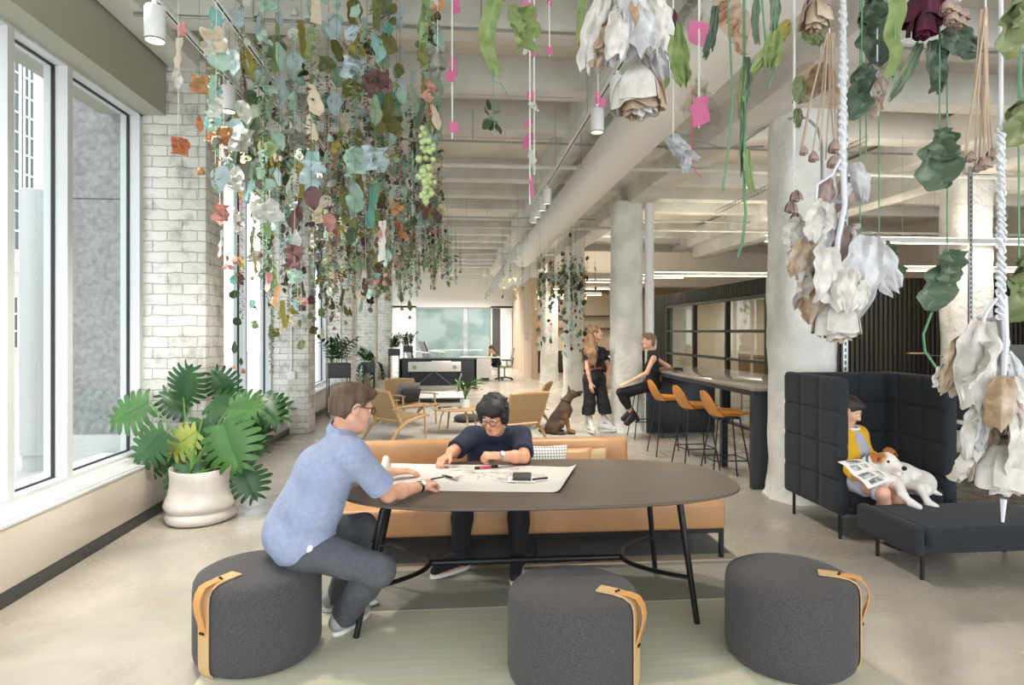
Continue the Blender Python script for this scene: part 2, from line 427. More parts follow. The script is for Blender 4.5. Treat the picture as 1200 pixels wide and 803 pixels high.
# ---- left side: soffit, piers, windows, heater covers
struct('ceiling_soffit', MB().b2((-3.3, -3.4, 3.66), (-2.72, 6.19, 4.2)), M['soffit'])
PIERS = [(6.2, 6.68), (10.35, 10.85), (14.6, 15.1), (18.85, 19.35), (23.1, 23.6)]
for a, b in PIERS:
    struct('wall_left', MB().b2((-3.05, a, 0), (-2.36, b, 4.2), .015), M['brick'])
struct('wall_left', MB().b2((-3.3, -3.4, 3.9), (-3.1, 29.9, 4.56)), M['white'])
bays = [(-3.4, 6.2), (6.68, 10.35), (10.85, 14.6), (15.1, 18.85), (19.35, 23.1), (23.6, 28.6)]
for i, (a, b) in enumerate(bays):
    w = thing('window', '', '', (0, 0, 0)); del w['label']; del w['category']; w['kind'] = 'structure'; w.name = 'window_%d' % (i+1)
    zt = 3.64 if i == 0 else 3.75
    cuts = [a+.02]
    if i == 0: muls = [-1.6, .2, 2.0, 3.4, 4.44, 5.08]; wd = {}
    else: muls = [a+(b-a)*k/3 for k in (1, 2)]; wd = {}
    fr = MB()
    fr.b2((-3.1, a, .5), (-2.93, b, .53)); fr.b2((-3.1, a, zt), (-2.93, b, zt+.06))
    fr.b2((-3.1, a, .5), (-2.93, a+.06, zt+.06)); fr.b2((-3.1, b-.06, .5), (-2.93, b, zt+.06))
    for y in muls:
        k = wd.get(y, .033); fr.b2((-3.1, y-k, .529), (-2.928, y+k, zt+.001))
    fr.obj('window_frame', M['alu'], w)
    gk = MB(); ed = [a+.06]+[q for y in muls for q in (y-.033, y+.033)]+[b-.06]
    for k in range(0, len(ed), 2):
        y0, y1 = ed[k], ed[k+1]
        for lo, hi in (((-3.042, y0, .53), (-3.018, y0+.01, zt)), ((-3.042, y1-.01, .53), (-3.018, y1, zt)), ((-3.042, y0, .53), (-3.018, y1, .54)), ((-3.042, y0, zt-.01), (-3.018, y1, zt))):
            gk.b2(lo, hi)
        MB().b2((-3.035, y0+.01, .54), (-3.027, y1-.01, zt-.01)).obj('pane', M['glass'], w)
    gk.obj('gasket', M['gasket'], w)
    MB().b2((-3.3, a, -.05), (-2.9, b, .5)).obj('sill_wall', M['white'], w)
    # white heater cover under the window
    if i < 5:
        c0, c1 = (a if i else -3.3), b
        rc = thing('heater_cover', ['long beige heater cover with grille below the nearest tall window', 'beige heater cover between the first and second brick piers', 'beige heater cover beyond the second brick pier',
                   'short beige heater cover beyond the third brick pier', 'farthest beige heater cover beside the far plant stands'][i], 'heater cover', group='heater covers under the windows')
        MB().b2((-2.9, c0, .1), (-2.65, c1, .47), .004).obj('front_panel', M['cab'], rc)
        MB().b2((-2.93, c0, .47), (-2.645, c1, .492), .003).obj('top_board', M['sill'], rc)
        ny = int((c1-c0-.2)/.012)
        sl = MB().grid(lambda u, v: (-2.77+.09*u, c0+.1+.012*round(v*(ny-1)), .4925 if round(v*(ny-1)) % 2 else .4965), 2, ny)
        if sl.v: sl.obj('grille', mat('grille_grey', 'c2c6c6', .4), rc)
        struct('baseboard_left', MB().b2((-2.9, c0, 0), (-2.655, c1, .1), .002), M['dark'])
        if i < 2: tag(MB().b2((-2.655, b-.13, .13), (-2.638, b-.06, .2), .004).obj('socket', M['white']), ['small white socket low on the heater cover behind the potted plant', 'small white socket on the heater cover beside the second pier'][i], 'socket')
# conduit and switch box on the second pier
tag(MB().tube([(-2.62, 10.33, 4.1), (-2.62, 10.33, 1.0)], .012).b2((-2.68, 10.30, .87), (-2.56, 10.36, 1.0), .008).obj('conduit', M['white']), 'thin white conduit with outlet box on the second brick pier', 'conduit')
tag(MB().tube([(-2.62, 14.58, 4.1), (-2.62, 14.58, .6)], .014).obj('conduit', M['white']), 'thin white conduit on the third brick pier', 'conduit')

# ---- far end
struct('wall_far', MB().b2((-3.3, 28.7, 2.72), (2.9, 28.9, 4.56)).b2((-3.3, 28.7, 0), (-1.8, 28.9, 2.8)).b2((1.55, 28.7, 0), (2.9, 28.9, 2.8)), M['white'])
gp = thing('window_7', '', ''); del gp['label']; del gp['category']; gp['kind'] = 'structure'
fr = MB()
for x in (-1.8, .28, .52, 1.53): fr.b2((x-.025, 28.68, 0), (x+.025, 28.76, 2.72))
fr.b2((-1.8, 28.68, 2.68), (1.55, 28.76, 2.74)).b2((-1.8, 28.68, 0), (1.55, 28.76, .05)); fr.obj('window_frame', M['steel'], gp)
for x0, x1 in ((-1.78, .26), (.54, 1.51)): MB().b2((x0, 28.71, .05), (x1, 28.725, 2.68)).obj('pane', M['teal'], gp)
MB().b2((-.6, 28.64, 1.28), (.2, 28.66, 1.31)).obj('handle', M['steel'], gp); MB().b2((.6, 28.64, 1.28), (1.2, 28.66, 1.31)).obj('handle', M['steel'], gp)
# meeting room behind the glass
struct('floor', MB().b2((-3.3, 30, -.2), (3, 34, 0)), M['floor']); struct('wall_far', MB().b2((-3.3, 33.6, 0), (3, 33.8, 4.5)), mat('teal_wall', 'aebdbb', .7, col2='d6dcdb', scale=.8, contrast=(.45, .55)))
struct('ceiling', MB().b2((-3.3, 28.9, 3.2), (3, 34, 3.4)), M['white'])
tag(MB().b2((-1.2, 30.8, .7), (1.3, 32, .74), .01).b2((-.9, 31.2, 0), (-.8, 31.6, .7)).b2((.9, 31.2, 0), (1.0, 31.6, .7)).obj('meeting_table', M['white']), 'white meeting table behind the far glass partition', 'table')
struct('door_1', MB().b2((1.62, 28.6, 0), (1.95, 28.72, 2.7)), mat('charcoal_panel', '4a4a4b', .6))
struct('door_2', MB().b2((2.0, 28.6, .05), (2.5, 28.7, 2.68)), M['white'])
# oak clad wall along the right of the far lounge
struct('wall_oak', MB().b2((2.55, 21.5, 0), (2.78, 28.6, 3.5)), M['woodpanel'])
struct('wall_oak', MB().b2((2.55, 21.5, 3.5), (2.78, 28.6, 4.56)), M['white'])
tr = MB()
for y in (22.4, 23.6, 24.8, 26, 27.2): tr.b2((2.542, y, 0), (2.55, y+.012, 3.5))
for z in (1.1, 2.35): tr.b2((2.542, 21.5, z), (2.55, 28.6, z+.012))
struct('trim_1', tr, M['cream'])
sg = thing('wall_sign', 'small grey square sign on the oak clad wall', 'sign', (2.535, 22.6, 1.32))
for dy in (0, .5):
    f = MB()
    for lo, hi in (((-.01, dy, 0), (.006, dy+.03, .3)), ((-.01, dy+.27, 0), (.006, dy+.3, .3)), ((-.01, dy, .27), (.006, dy+.3, .3)), ((-.01, dy, 0), (.006, dy+.3, .03)), ((-.01, dy+.1, .1), (.006, dy+.2, .2))): f.b2(lo, hi)
    f.obj('sign_frame', mat('sign_grey', 'd8cdc4', .5), sg)
struct('ceiling_bulkhead', MB().b2((2.75, 18.6, 3.0), (12.4, 19, 4.56)).b2((2.75, 17.5, 3.3), (12.4, 17.7, 3.9)), M['cream'])

# ---- right-hand side: meeting box with dark slats and a glazed sectional door
BX0, BY0, BY1, BZ = 4.6, 8.95, 14.4, 2.44
def slat_wall(name, a, b, z0, z1, axis, nrm, skip=None):
    mb = MB(); L = b-a; n = int(L/.055)
    return mb, n
GY0, GY1, GZ1 = 9.02, 13.48, 2.17
wl = MB()
for lo, hi in (((BX0, BY0, 0), (BX0+.12, GY0, BZ)), ((BX0, GY1, 0), (BX0+.12, BY1, BZ)), ((BX0, GY0, GZ1), (BX0+.12, GY1, BZ))): wl.b2(lo, hi)
y = BY0
while y < BY1:
    z0 = GZ1+.05 if GY0-.03 < y < GY1+.03 else 0
    wl.b2((BX0-.035, y, z0), (BX0, y+.04, BZ)); y += .075
struct('wall_slat', wl, M['blackslat'])
wl = MB().b2((BX0, BY0, 0), (12.4, BY0+.12, BZ)); x = BX0-.03
while x < 12.3:
    wl.b2((x, BY0-.035, 0), (x+.04, BY0, BZ)); x += .075
struct('wall_slat', wl, M['blackslat'])
struct('wall_slat', MB().b2((BX0, BY1, 0), (12.4, BY1+.1, BZ)).b2((9.5, BY0+.1, 0), (9.6, BY1, BZ)), M['beigewall'])
struct('ceiling', MB().b2((BX0+.02, BY0+.1, BZ-.05), (12.4, BY1, BZ-.001)), M['white'])
gd = thing('window_8', '', ''); del gd['label']; del gd['category']; gd['kind'] = 'structure'
fr = MB()
ys = [GY0, 10.42, 11.91, GY1]
for y in ys: fr.b2((BX0-.03, y-.032, .1), (BX0+.05, y+.032, GZ1))
for z in (.1, .72, 1.17, 1.64, GZ1): fr.b2((BX0-.03, GY0, z-.024), (BX0+.05, GY1, z+.024))
fr.obj('window_frame', M['darkframe'], gd)
for i in range(3):
    for z0, z1 in ((.1, .72), (.72, 1.17), (1.17, 1.64), (1.64, GZ1)):
        MB().b2((BX0+.005, ys[i]+.03, z0+.03), (BX0+.012, ys[i+1]-.03, z1-.03)).obj('pane', M['glass'], gd)
# inside the meeting room: back wall with shelf, chairs and a table
struct('wall_inner', MB().b2((7.4, BY0+.15, 0), (7.5, BY1, BZ-.05)), mat('warm_white', 'c9c5b0', .7))
sh = thing('wall_shelf', 'long shelf with small items inside the glazed meeting room', 'shelf', (7.36, 11.5, 1.6))
MB().b2((-.15, -2, 0), (.03, 2.2, .03)).obj('board', M['beigewall'], sh)
tag(MB().b2((6.0, 9.9, .7), (7.1, 13.2, .74), .01).b2((6.4, 10.3, 0), (6.5, 10.6, .7)).b2((6.4, 12.4, 0), (6.5, 12.7, .7)).obj('meeting_table', M['beigewall']), 'pale table inside the glazed meeting room', 'table')
tw = mat('tan_wood', 'c79a63', .5, col2='b88a55', scale=6)
for i in range(4):
    y = 9.75+i*.62
    c = thing('meeting_chair', 'tan chair at the table inside the glazed meeting room', 'chair', (5.7, y, 0), 0, 'tan chairs in the meeting room')
    MB().b2((-.25, -.24, .76), (-.21, .24, 1.22), .015).obj('backrest', tw, c); MB().b2((-.22, -.24, .43), (.22, .24, .47), .015).obj('seat', tw, c)
    for sx in (-.19, .19):
        for sy in (-.2, .2): MB().cyl((sx, sy, 0), (sx, sy, .8 if sx < 0 else .44), .014, n=6).obj('leg', M['black'], c)
struct('wall_right', MB().b2((12.4, -3.4, 0), (12.6, 30, 4.56)), M['cream'])
struct('wall_far', MB().b2((2.75, 27, 0), (12.4, 27.2, 4.56)), M['beigewall'])

# ---- columns of rough plaster
def column(x, y, w, d, top, seed, name='column'):
    rnd = np.random.RandomState(seed); mb = MB(); n = 40; prof = []
    zs = [0, .04, .1, .2, .35, .5]+[.5+(top-.5)*k/26 for k in range(1, 27)]
    ph = rnd.rand(8)*6.28
    vs, fs = [], []
    for z in zs:
        fl = 1+.18*math.exp(-z/.09)
        for k in range(n):
            a = 2*PI*k/n; ca, sa = math.cos(a), math.sin(a)
            rr = 1/(abs(ca)**3.2+abs(sa)**3.2)**(1/3.2)
            nz = .022*math.sin(3*a+z*2.1+ph[0])+.018*math.sin(5*a-z*5+ph[1])+.014*math.sin(8*a+z*9+ph[2])+.012*math.sin(2*a+z*13+ph[3])+rnd.randn()*.006
            if z < .4: nz += rnd.randn()*.02
            r = rr*fl*(1+nz); vs.append((x+ca*r*w/2, y+sa*r*d/2, z))
    for i in range(len(zs)-1):
        for k in range(n): fs.append((i*n+k, i*n+(k+1) % n, (i+1)*n+(k+1) % n, (i+1)*n+k))
    mb.add(vs, fs); o = mb.obj(name, M['plaster'], angle=80); o['kind'] = 'structure'; return o
column(3.40, 5.98, .56, .56, 3.75, 1)
column(2.80, 10.25, .5, .5, 3.75, 2)
column(2.92, 15.6, .5, .5, 3.75, 3); column(2.95, 20.0, .55, .55, 3.3, 4)
column(7.02, 8.15, .56, .5, 3.75, 5)
p = wt(761, 400, 10.28)
tag(MB().tube([(p.x, p.y, .0), (p.x, p.y, 3.85)], .075, 16).obj('standpipe', M['white']), 'white vertical pipe against the column by the seated bar guest', 'pipe')
for nm, px, t, lb in (('channel_strut', 991, 5.98, 'slotted steel channel running up the nearest rough column'), ('channel_strut', 1138, 7.9, 'slotted steel channel up the column behind the high backed sofa')):
    p = wt(px, 300, t); s = thing(nm, lb, 'channel', (p.x, p.y, 0), -YAW)
    MB().b2((-.022, 0, 0), (-.016, .03, 3.7)).b2((.016, 0, 0), (.022, .03, 3.7)).b2((-.022, .005, 0), (.022, .01, 3.7)).obj('rail', M['steel'], s)
    d = MB(); z = .6
    while z < 3.6: d.b2((-.006, .001, z), (.006, .006, z+.035)); z += .06
    d.obj('slot', M['gasket'], s)

# ---- outside the windows
M['street'] = mat('asphalt', 'b9b9b7', .8, col2='a9a9a7', scale=1.5)
g = struct('street', MB().b2((-60, -40, -.4), (-3.3, 60, -.15)), M['street'])
M['granite'] = mat('granite', '9a9a98', .8, col2='7d7e7e', scale=22, detail=6, bump=.2, bscale=60)
bl = MB().b2((-3.62, 6.3, -.15), (-3.06, 6.66, 2.88)).b2((-3.62, 6.3, 2.895), (-3.06, 6.66, 9)).b2((-3.61, 6.32, 2.8), (-3.07, 6.65, 3))
struct('exterior_pier', bl, M['granite'])
struct('exterior_plinth', MB().b2((-3.68, 6.24, -.15), (-3.11, 6.66, .66), .02), mat('pale_stone', 'b9bbba', .8))
fac = struct('exterior_facade', MB().b2((-24, -12, -.2), (-22, 60, 22)), mat('stone_facade', 'bbb8b0', .8, col2='b0aca3', scale=.6))
M['extglass'] = mat('facade_glass', '3a454d', .5)
def facwin(y, z, w, h, nx, nz):
    o = MB().b2((-22.05, y, z), (-21.95, y+w, z+h)).obj('facade_window', M['extglass'], fac)
    f = MB()
    for i in range(nx+1): f.b2((-21.95, y+w*i/nx-.04, z), (-21.9, y+w*i/nx+.04, z+h))
    for i in range(nz+1): f.b2((-21.95, y, z+h*i/nz-.04), (-21.9, y+w, z+h*i/nz+.04))
    f.obj('mullion', M['white'], o)
for y, w in ((14, .9), (18.5, .9), (23, .9), (27.5, .9), (31.2, .9), (33.0, .85), (34.2, .75), (36.0, .5), (38.2, .9), (42, .9)):
    facwin(y, 5.7, w, 10.9, 2, 11)
    facwin(y+.1, .8, w-.2, 2.6, 2, 3)
cn = MB()
for y in range(12, 50, 1): cn.b2((-21.95, y, 4.6), (-21.7, y+.5, 4.9))
cn.b2((-21.95, 10, 4.9), (-21.6, 50, 5.1)).obj('cornice', mat('cornice_stone', 'dcd8ce', .8), fac)
p = wt(44, 400, 8.2)
pb = thing('pillar_wrap', 'smooth white cylinder standing outside the nearest window', 'pillar', (p.x, p.y, -.15))
MB().lathe([(.16, 0), (.16, .2), (.19, .2), (.19, 3.6), (.18, 3.61)], n=40).obj('shaft', mat('pillar_paint', 'b4b4b4', .6), pb)
# dark car parked across the pavement
cr = thing('car', 'dark car parked in the street outside the nearest window', 'car', (-13.0, 14.8, -.15), math.radians(83))
def carsec():
    mb = MB(); xs = [-2.25, -2.15, -1.5, -.9, -.2, .6, 1.1, 1.7, 2.15, 2.28]
    top = [.62, .8, .92, .98, 1.0, 1.0, 1.0, .95, .85, .6]; bot = [.4, .28, .22, .22, .22, .22, .22, .22, .28, .4]; hw = [.7, .84, .9, .92, .92, .92, .92, .9, .84, .7]
    return mb.grid(lambda u, v: (lambda i: (xs[i], hw[i]*math.copysign(abs(math.cos(2*PI*u))**.35, math.cos(2*PI*u)), bot[i]+(top[i]-bot[i])*(.5+.5*math.copysign(abs(math.sin(2*PI*u))**.35, math.sin(2*PI*u)))))(int(round(v*9))), 24, 10, True)
cp = mat('car_paint', '33373c', .25, metal=.4, coat=.6)
carsec().obj('body', cp, cr)
MB().grid(lambda u, v: ((-.95+.35*v if u in (0, 1) else 0)+(.0 if u in (0, 1) else 0)+([-1.3, -.6, .9, 1.6][min(3, int(u*3.01))]) if False else ([-1.3, -.65, .85, 1.75][int(round(u*3))]+0*v), (-.8+1.6*v)*([.98, .84, .84, .95][int(round(u*3))]), [.96, 1.46, 1.5, .98][int(round(u*3))]), 4, 6).thick(.02).obj('cabin_glass', M['extglass'], cr)
for wx in (-1.4, 1.4):
    for sy in (-1, 1):
        w = MB().tube([(wx, sy*.72, .33), (wx, sy*.95, .33)], .34, 24).obj('wheel', M['gasket'], cr); MB().tube([(wx, sy*.94, .33), (wx, sy*.965, .33)], .22, 16).obj('rim', M['steel'], w)
MB().b2((-2.3, -.75, .6), (-2.2, -.4, .72), .03).b2((-2.3, .4, .6), (-2.2, .75, .72), .03).obj('headlight', M['white'], cr)

# ================================================================ CEILING SERVICES
dm = mat('duct_paint', 'eceae6', .45)
def duct():
    mb = MB(); x, z, r = 1.77, 3.62, .25; y0, y1 = -2.5, 16.9; n = 48; m = 500
    vs, fs = [], []
    for i in range(m):
        y = y0+(y1-y0)*i/(m-1); rr = r+(.0035 if i % 8 == 0 else 0)
        for k in range(n): a = 2*PI*k/n; vs.append((x+rr*math.cos(a), y, z+rr*math.sin(a)))
    for i in range(m-1):
        for k in range(n): fs.append((i*n+k, (i+1)*n+k, (i+1)*n+(k+1) % n, i*n+(k+1) % n))
    for e, rv in ((0, 0), (m-1, 1)):
        fs.append(tuple(e*n+k for k in (range(n) if not rv else range(n-1, -1, -1))))
    return mb.add(vs, fs)
dt = thing('air_duct', 'fat white spiral air duct running along the ceiling', 'duct', (1.77, -2.5, 3.62))
duct().xf(Tr(-1.77, 2.5, -3.62)).obj('duct_body', dm, dt)
pf = MB()
for a in (200, 207, 333, 340):
    aa = math.radians(a); y = 0.0
    while y < 19: pf.add([(.2515*math.cos(aa)+dx*-math.sin(aa), y+dy, .2515*math.sin(aa)+dx*math.cos(aa)) for dx, dy in ((-.004, -.004), (.004, -.004), (.004, .004), (-.004, .004))], [(0, 1, 2, 3)]); y += .09
pf.obj('perforation', mat('perforation_grey', '85837e', .8), dt)
for y in (1.5, 4.5, 7.6, 10.4, 13.4):
    MB().tube([(-.255, y+2.5, 0), (-.255, y+2.5, .6)], .005, 6).tube([(.255, y+2.5, 0), (.255, y+2.5, .6)], .005, 6).obj('hanger', M['steel'], dt)
d2 = tag(MB().tube([(1.7, 18.2, 3.45), (1.7, 22.5, 3.45)], .3, 32).ball((1.7, 18.2, 3.45), (.3, .12, .3), 24, 12).obj('air_duct', dm), 'far white duct end beyond the spiral duct', 'duct')
# pipes and conduits across the ceiling
for i, (y, z, x0, x1) in enumerate(((3.95, 4.1, -2.4, 2.7), (7.8, 3.685, -2.4, 1.5), (7.8, 3.685, 2.05, 12.3), (12.4, 3.685, -2.4, 1.5), (12.4, 3.685, 2.05, 12.3), (16.6, 3.685, -2.4, 2.6))):
    o = MB().tube([(x0, y, z), (x1, y, z)], .03, 10)
    for x in (-1.2, .6, 3.6, 5.5, 8):
        if x0 < x < x1: o.tube([(x, y, z), (x, y, 4.2)], .006, 6)
    tag(o.obj('sprinkler_pipe', M['pipe']), ['nearest white sprinkler pipe high across the ceiling', 'white sprinkler pipe across the hall, ending at the duct spotlights', 'white sprinkler pipe from the duct to the nearest column and beyond', 'second white sprinkler pipe across the hall beyond the duct spotlights',
        'white sprinkler pipe above the glazed meeting room', 'farthest white sprinkler pipe where the duct ends'][i], 'pipe')
for i, (y, z) in enumerate(((5.15, 4.1), (7.85, 4.0), (12.5, 3.9))):
    o = MB().tube([(-2.5, y, z), (6, y, z-.02)], .014, 8)
    for x in (-1.6, .2, 2.3): o.tube([(x, y, z), (x, y, 4.4)], .005, 5)
    tag(o.obj('hanging_rod', M['steel']), ['thin grey rod under the ceiling, nearest of three', 'thin grey rod under the ceiling, middle of three', 'thin grey rod under the ceiling, farthest of three'][i], 'rod')
for k_, (x_, z_) in enumerate(((-1.02, 3.95), (-.78, 4.0))):
    tag(MB().tube([(x_, 6.0, z_), (x_, 26, z_)], .055, 14).obj('main_pipe', M['pipe']), ['white main pipe running down the hall behind the garlands, window side', 'white main pipe running down the hall behind the garlands, aisle side'][k_], 'pipe')
tag(MB().b2((-2.3, 4.1, 3.9), (1.0, 4.16, 3.96)).tube([(-1.6, 4.13, 3.95), (-1.6, 4.13, 4.3)], .006).tube([(.3, 4.13, 3.95), (.3, 4.13, 4.3)], .006).obj('channel_strut', M['pipe']), 'pale channel strut across the ceiling over the garlands', 'strut')
cpts = [wt(780, 150, 6.6), wt(800, 158, 6.6), wt(840, 172, 6.6), wt(856, 174, 6.6), wt(870, 168, 6.6), wt(890, 152, 6.5), wt(912, 140, 6.3), wt(945, 138, 5.65), wt(958, 150, 5.62), wt(963, 170, 5.6), wt(964, 260, 5.6)]
tag(MB().tube(cpts, .012, 8).obj('conduit', M['steel']), 'bent grey conduit looping from the duct onto the nearest column', 'conduit')
tag(MB().tube([wt(895, 172, 6.4), wt(855, 174, 6.6), wt(780, 175, 6.9)], .012, 8).obj('conduit', M['steel']), 'straight grey conduit meeting the bent one by the nearest column', 'conduit')
tr_ = MB(); a, b = wt(842, 250, 8.2), wt(1010, 168, 6.2)
for k in (-.09, .09):
    for dz in (0, .05): tr_.tube([a+Vector((0, k, dz)), b+Vector((0, k, dz))], .004, 5)
for i in range(40):
    q = a+(b-a)*i/39; tr_.tube([q+Vector((0, -.09, .05)), q+Vector((0, -.09, 0)), q+Vector((0, .09, 0)), q+Vector((0, .09, .05))], .003, 4)
tag(tr_.obj('cable_tray', M['steel']), 'wire mesh cable tray slanting under the ceiling behind the nearest column', 'tray')

# track lights
tl = mat('spot_white', 'e2e4e2', .45); lampm = mat('lamp_face', 'fff3df', .5, emit='fff0d8', estr=2.2)
def track(x, y0, y1, z, lb):
    t = thing('light_track', lb, 'track', (x, y0, z)); MB().b2((-.018, 0, -.017), (.018, y1-y0, .017), .002).obj('rail', tl, t)
    MB().b2((-.006, 0, -.0185), (.006, y1-y0, -.0165)).obj('slot', M['gasket'], t)
    h = MB(); y = .4
    while y < y1-y0: h.tube([(0, y, 0), (0, y, 4.25-z)], .004, 5); y += 1.8
    h.obj('hanger', M['steel'], t)
    return t
track(-1.72, -1, 6.0, 3.55, 'white light track above the nearest window side garlands'); track(-1.38, 1.5, 9, 3.55, 'white light track just right of the window side track')
track(1.15, 1.5, 9.6, 3.52, 'white light track beside the long duct'); track(1.15, 11.5, 14.5, 3.3, 'white light track beyond the duct middle'); track(1.15, 15.5, 26, 3.2, 'farthest white light track')
SPOTS = []
def spot(x, y, z, lb, tilt=0, r=.055, grp=None, rz=0):
    s = thing('track_spotlight', lb, 'spotlight', (x, y, z), rz, grp)
    MB().tube([(0, 0, -.0), (0, 0, -.06)], .016, 12).b2((-.01, .03, -.16), (.01, .06, -.03), .004).obj('mount', tl, s)
    Mx = Tr(0, 0, -.06) @ Matrix.Rotation(tilt, 4, 'X')
    MB().lathe([(r*.9, 0), (r, -.01), (r, -.19), (r*.94, -.195), (r*.9, -.19), (r*.88, -.16)], n=24, caps=False).lathe([(.001, 0), (r*.9, 0)], n=24, caps=False).xf(Mx).obj('can', tl, s)
    MB().lathe([(r*1.005, -.188), (r*1.005, -.194)], n=24, caps=False).xf(Mx).obj('rim', M['gasket'], s)
    MB().lathe([(.001, -.165), (r*.86, -.165)], n=20, caps=False).xf(Mx).obj('lens', lampm, s)
    SPOTS.append((x, y, z))
    return s
p = wt(150, -20, 3.6); spot(p.x, p.y, 4.2, 'white spotlight cut by the top edge above the soffit')
spot(-1.72, 3.78, 3.55, 'white track spotlight hanging nearest the window beside orange petals')
spot(-1.72, 4.95, 3.55, 'white track spotlight half hidden by white paper leaves')
spot(-1.38, 5.6, 3.55, 'white track spotlight behind the densest garlands')
p = wt(695, 120, 5.2); spot(1.15, 5.1, 3.52, 'white track spotlight by the big dried rose'); spot(1.15, 4.45, 3.52, 'white track spotlight tucked behind the big dried rose')
for k, y in enumerate((8.0, 8.45, 8.95, 9.4)): spot(1.15, y, 3.52, ['first and largest', 'second', 'third', 'last'][k]+' of four white spotlights in a row left of the duct', grp='row of four spotlights')
for k, y in enumerate((11.8, 12.5, 13.2, 14)): spot(1.15, y, 3.3, 'small white spotlight in the row where the duct ends', grp='spotlights where the duct ends')
for k, y in enumerate((15.8, 16.6, 17.4, 18.2, 19, 21, 23, 25)): spot(1.15, y, 3.2, 'tiny white spotlight in the farthest row along the track', grp='farthest spotlights')

# linear pendants
led = mat('led_strip', 'fff1dc', .4, emit='ffe3bd', estr=9)
def linear(x0, x1, y, z, lb, both=True):
    o = thing('linear_light', lb, 'light', (x0, y, z)); L = x1-x0
    MB().b2((0, -.03, 0), (L, .03, .07), .004).obj('housing', tl, o)
    MB().b2((.01, -.028, -.006), (L-.01, .028, 0)).obj('diffuser', led, o)
    if both: MB().b2((.01, -.022, .07), (L-.01, .022, .075)).obj('uplight', led, o)
    h = MB()
    for u in (.18, .5, .92):
        if min(abs(x0+L*u-2.98), abs(x0+L*u-6.9)) > .5: h.tube([(L*u, 0, .07), (L*u, 0, 4.19-z)], .002, 4)
    h.obj('cable', M['steel'], o)
    return o
linear(3.9, 7.6, 7.7, 2.78, 'bright linear light nearest the columns, in front of the dark slats')
linear(4.0, 6.45, 12.6, 2.78, 'long linear light above the glazed meeting room'); linear(4.0, 5.0, 13.6, 2.82, 'short linear light behind the long one above the meeting room')
linear(6.9, 11.5, 9.6, 2.62, 'linear light along the top of the dark slat wall')
for k, (y, z) in enumerate(((16.5, 2.95), (19.2, 2.95), (21.5, 2.9), (24, 2.9))): linear(2.9+k*.05, 5.0, y, z, ['first', 'second', 'third', 'last'][k]+' linear light seen past the garland wrapped column', True)

# ================================================================ LIGHT
w = bpy.data.worlds.new('sky'); C.world = w; w.use_nodes = True
bg = w.node_tree.nodes['Background']; bg.inputs['Color'].default_value = (.93, .97, 1, 1); bg.inputs['Strength'].default_value = 3.0
def area(name, loc, rot, sx, sy, power, col=(1, 1, 1)):
    l = bpy.data.lights.new(name, 'AREA'); l.shape = 'RECTANGLE'; l.size = sx; l.size_y = sy; l.energy = power; l.color = col
    o = bpy.data.objects.new(name, l); COL.objects.link(o); o.location = loc; o.rotation_euler = rot; return o
def spotlamp(name, loc, power, size=110, col=(1, .92, .8), aim=None):
    l = bpy.data.lights.new(name, 'SPOT'); l.energy = power; l.spot_size = math.radians(size); l.spot_blend = .8; l.color = col; l.shadow_soft_size = .05
    o = bpy.data.objects.new(name, l); COL.objects.link(o); o.location = loc; return o
for i, (x, y, z) in enumerate(SPOTS): spotlamp('spot_lamp', (x, y, z-.27), 110)
for x0, x1, y, z, p in ((3.9, 7.6, 7.7, 2.76, 30), (4, 6.4, 12.6, 2.76, 22), (6.9, 11.5, 9.6, 2.6, 30), (2.9, 5, 16.5, 2.93, 40), (2.9, 5, 19.2, 2.93, 40), (2.9, 5, 21.5, 2.88, 40), (2.9, 5, 24, 2.88, 40)):
    area('linear_lamp', ((x0+x1)/2, y, z), (0, 0, 0), x1-x0, .06, p, (1, .91, .78))
    area('linear_lamp', ((x0+x1)/2, y, z+.1), (PI, 0, 0), x1-x0, .06, p*.4, (1, .93, .82))
area('meeting_room_lamp', (6.4, 11.5, 2.36), (0, 0, 0), 1.2, 4, 48, (1, .93, .8))
for k, x in enumerate((-1.6, -.2, 1.2)):  # added fill: downlights put in to brighten the far wall
    dl_ = thing('fill_downlight', ['left', 'middle', 'right'][k]+' of three white fill downlights added before the far glass partition', 'downlight', (x, 26.6, 4.0)); MB().lathe([(.14, .08), (.15, 0), (.13, 0), (.12, .04)], n=24, caps=False).tube([(0, 0, .05), (0, 0, .56)], .02, 8).obj('ring', tl, dl_); MB().lathe([(.001, .02), (.125, .02)], n=24, caps=False).obj('lens', lampm, dl_)
    spotlamp('far_wall_fill', (x, 26.6, 3.98), 420, 140, (1, .95, .88))
area('far_room_lamp', (0, 31.5, 3.15), (0, 0, 0), 4, 2, 50, (1, 1, 1))
# ================================================================ FURNITURE
M['felt'] = mat('charcoal_felt', '3d3b3d', .95, col2='504d4f', scale=160, detail=2, bump=.35, bscale=320, bdist=.002, sheen=.08)
M['strapwood'] = mat('ash_strip', 'd2b083', .5, col2='c7a274', scale=5, stretch=(14, 14, 1))
M['strap'] = mat('tan_strap', 'd39a58', .45, bump=.1, bscale=90)
M['oak'] = mat('oak', 'ccab82', .45, col2='be996e', scale=5, stretch=(1, 6, 6))
M['weave'] = mat('paper_cord', 'c2a47e', .75, bump=.6, bscale=120, bdist=.004, col2='ac8f69', scale=60)
M['leather'] = mat('tan_leather', 'bd9066', .42, col2='b08257', scale=3.5, detail=6, bump=.12, bscale=120)
M['orange'] = mat('orange_leather', 'cf8a3c', .42, col2='c47f31', scale=5, bump=.06, bscale=150)
M['sofa'] = mat('navy_grey_wool', '1f232a', .95, col2='2a2f37', scale=170, detail=2, bump=.3, bscale=300, bdist=.002, sheen=.06)
M['legs'] = mat('graphite_steel', '33363b', .45, metal=.4)
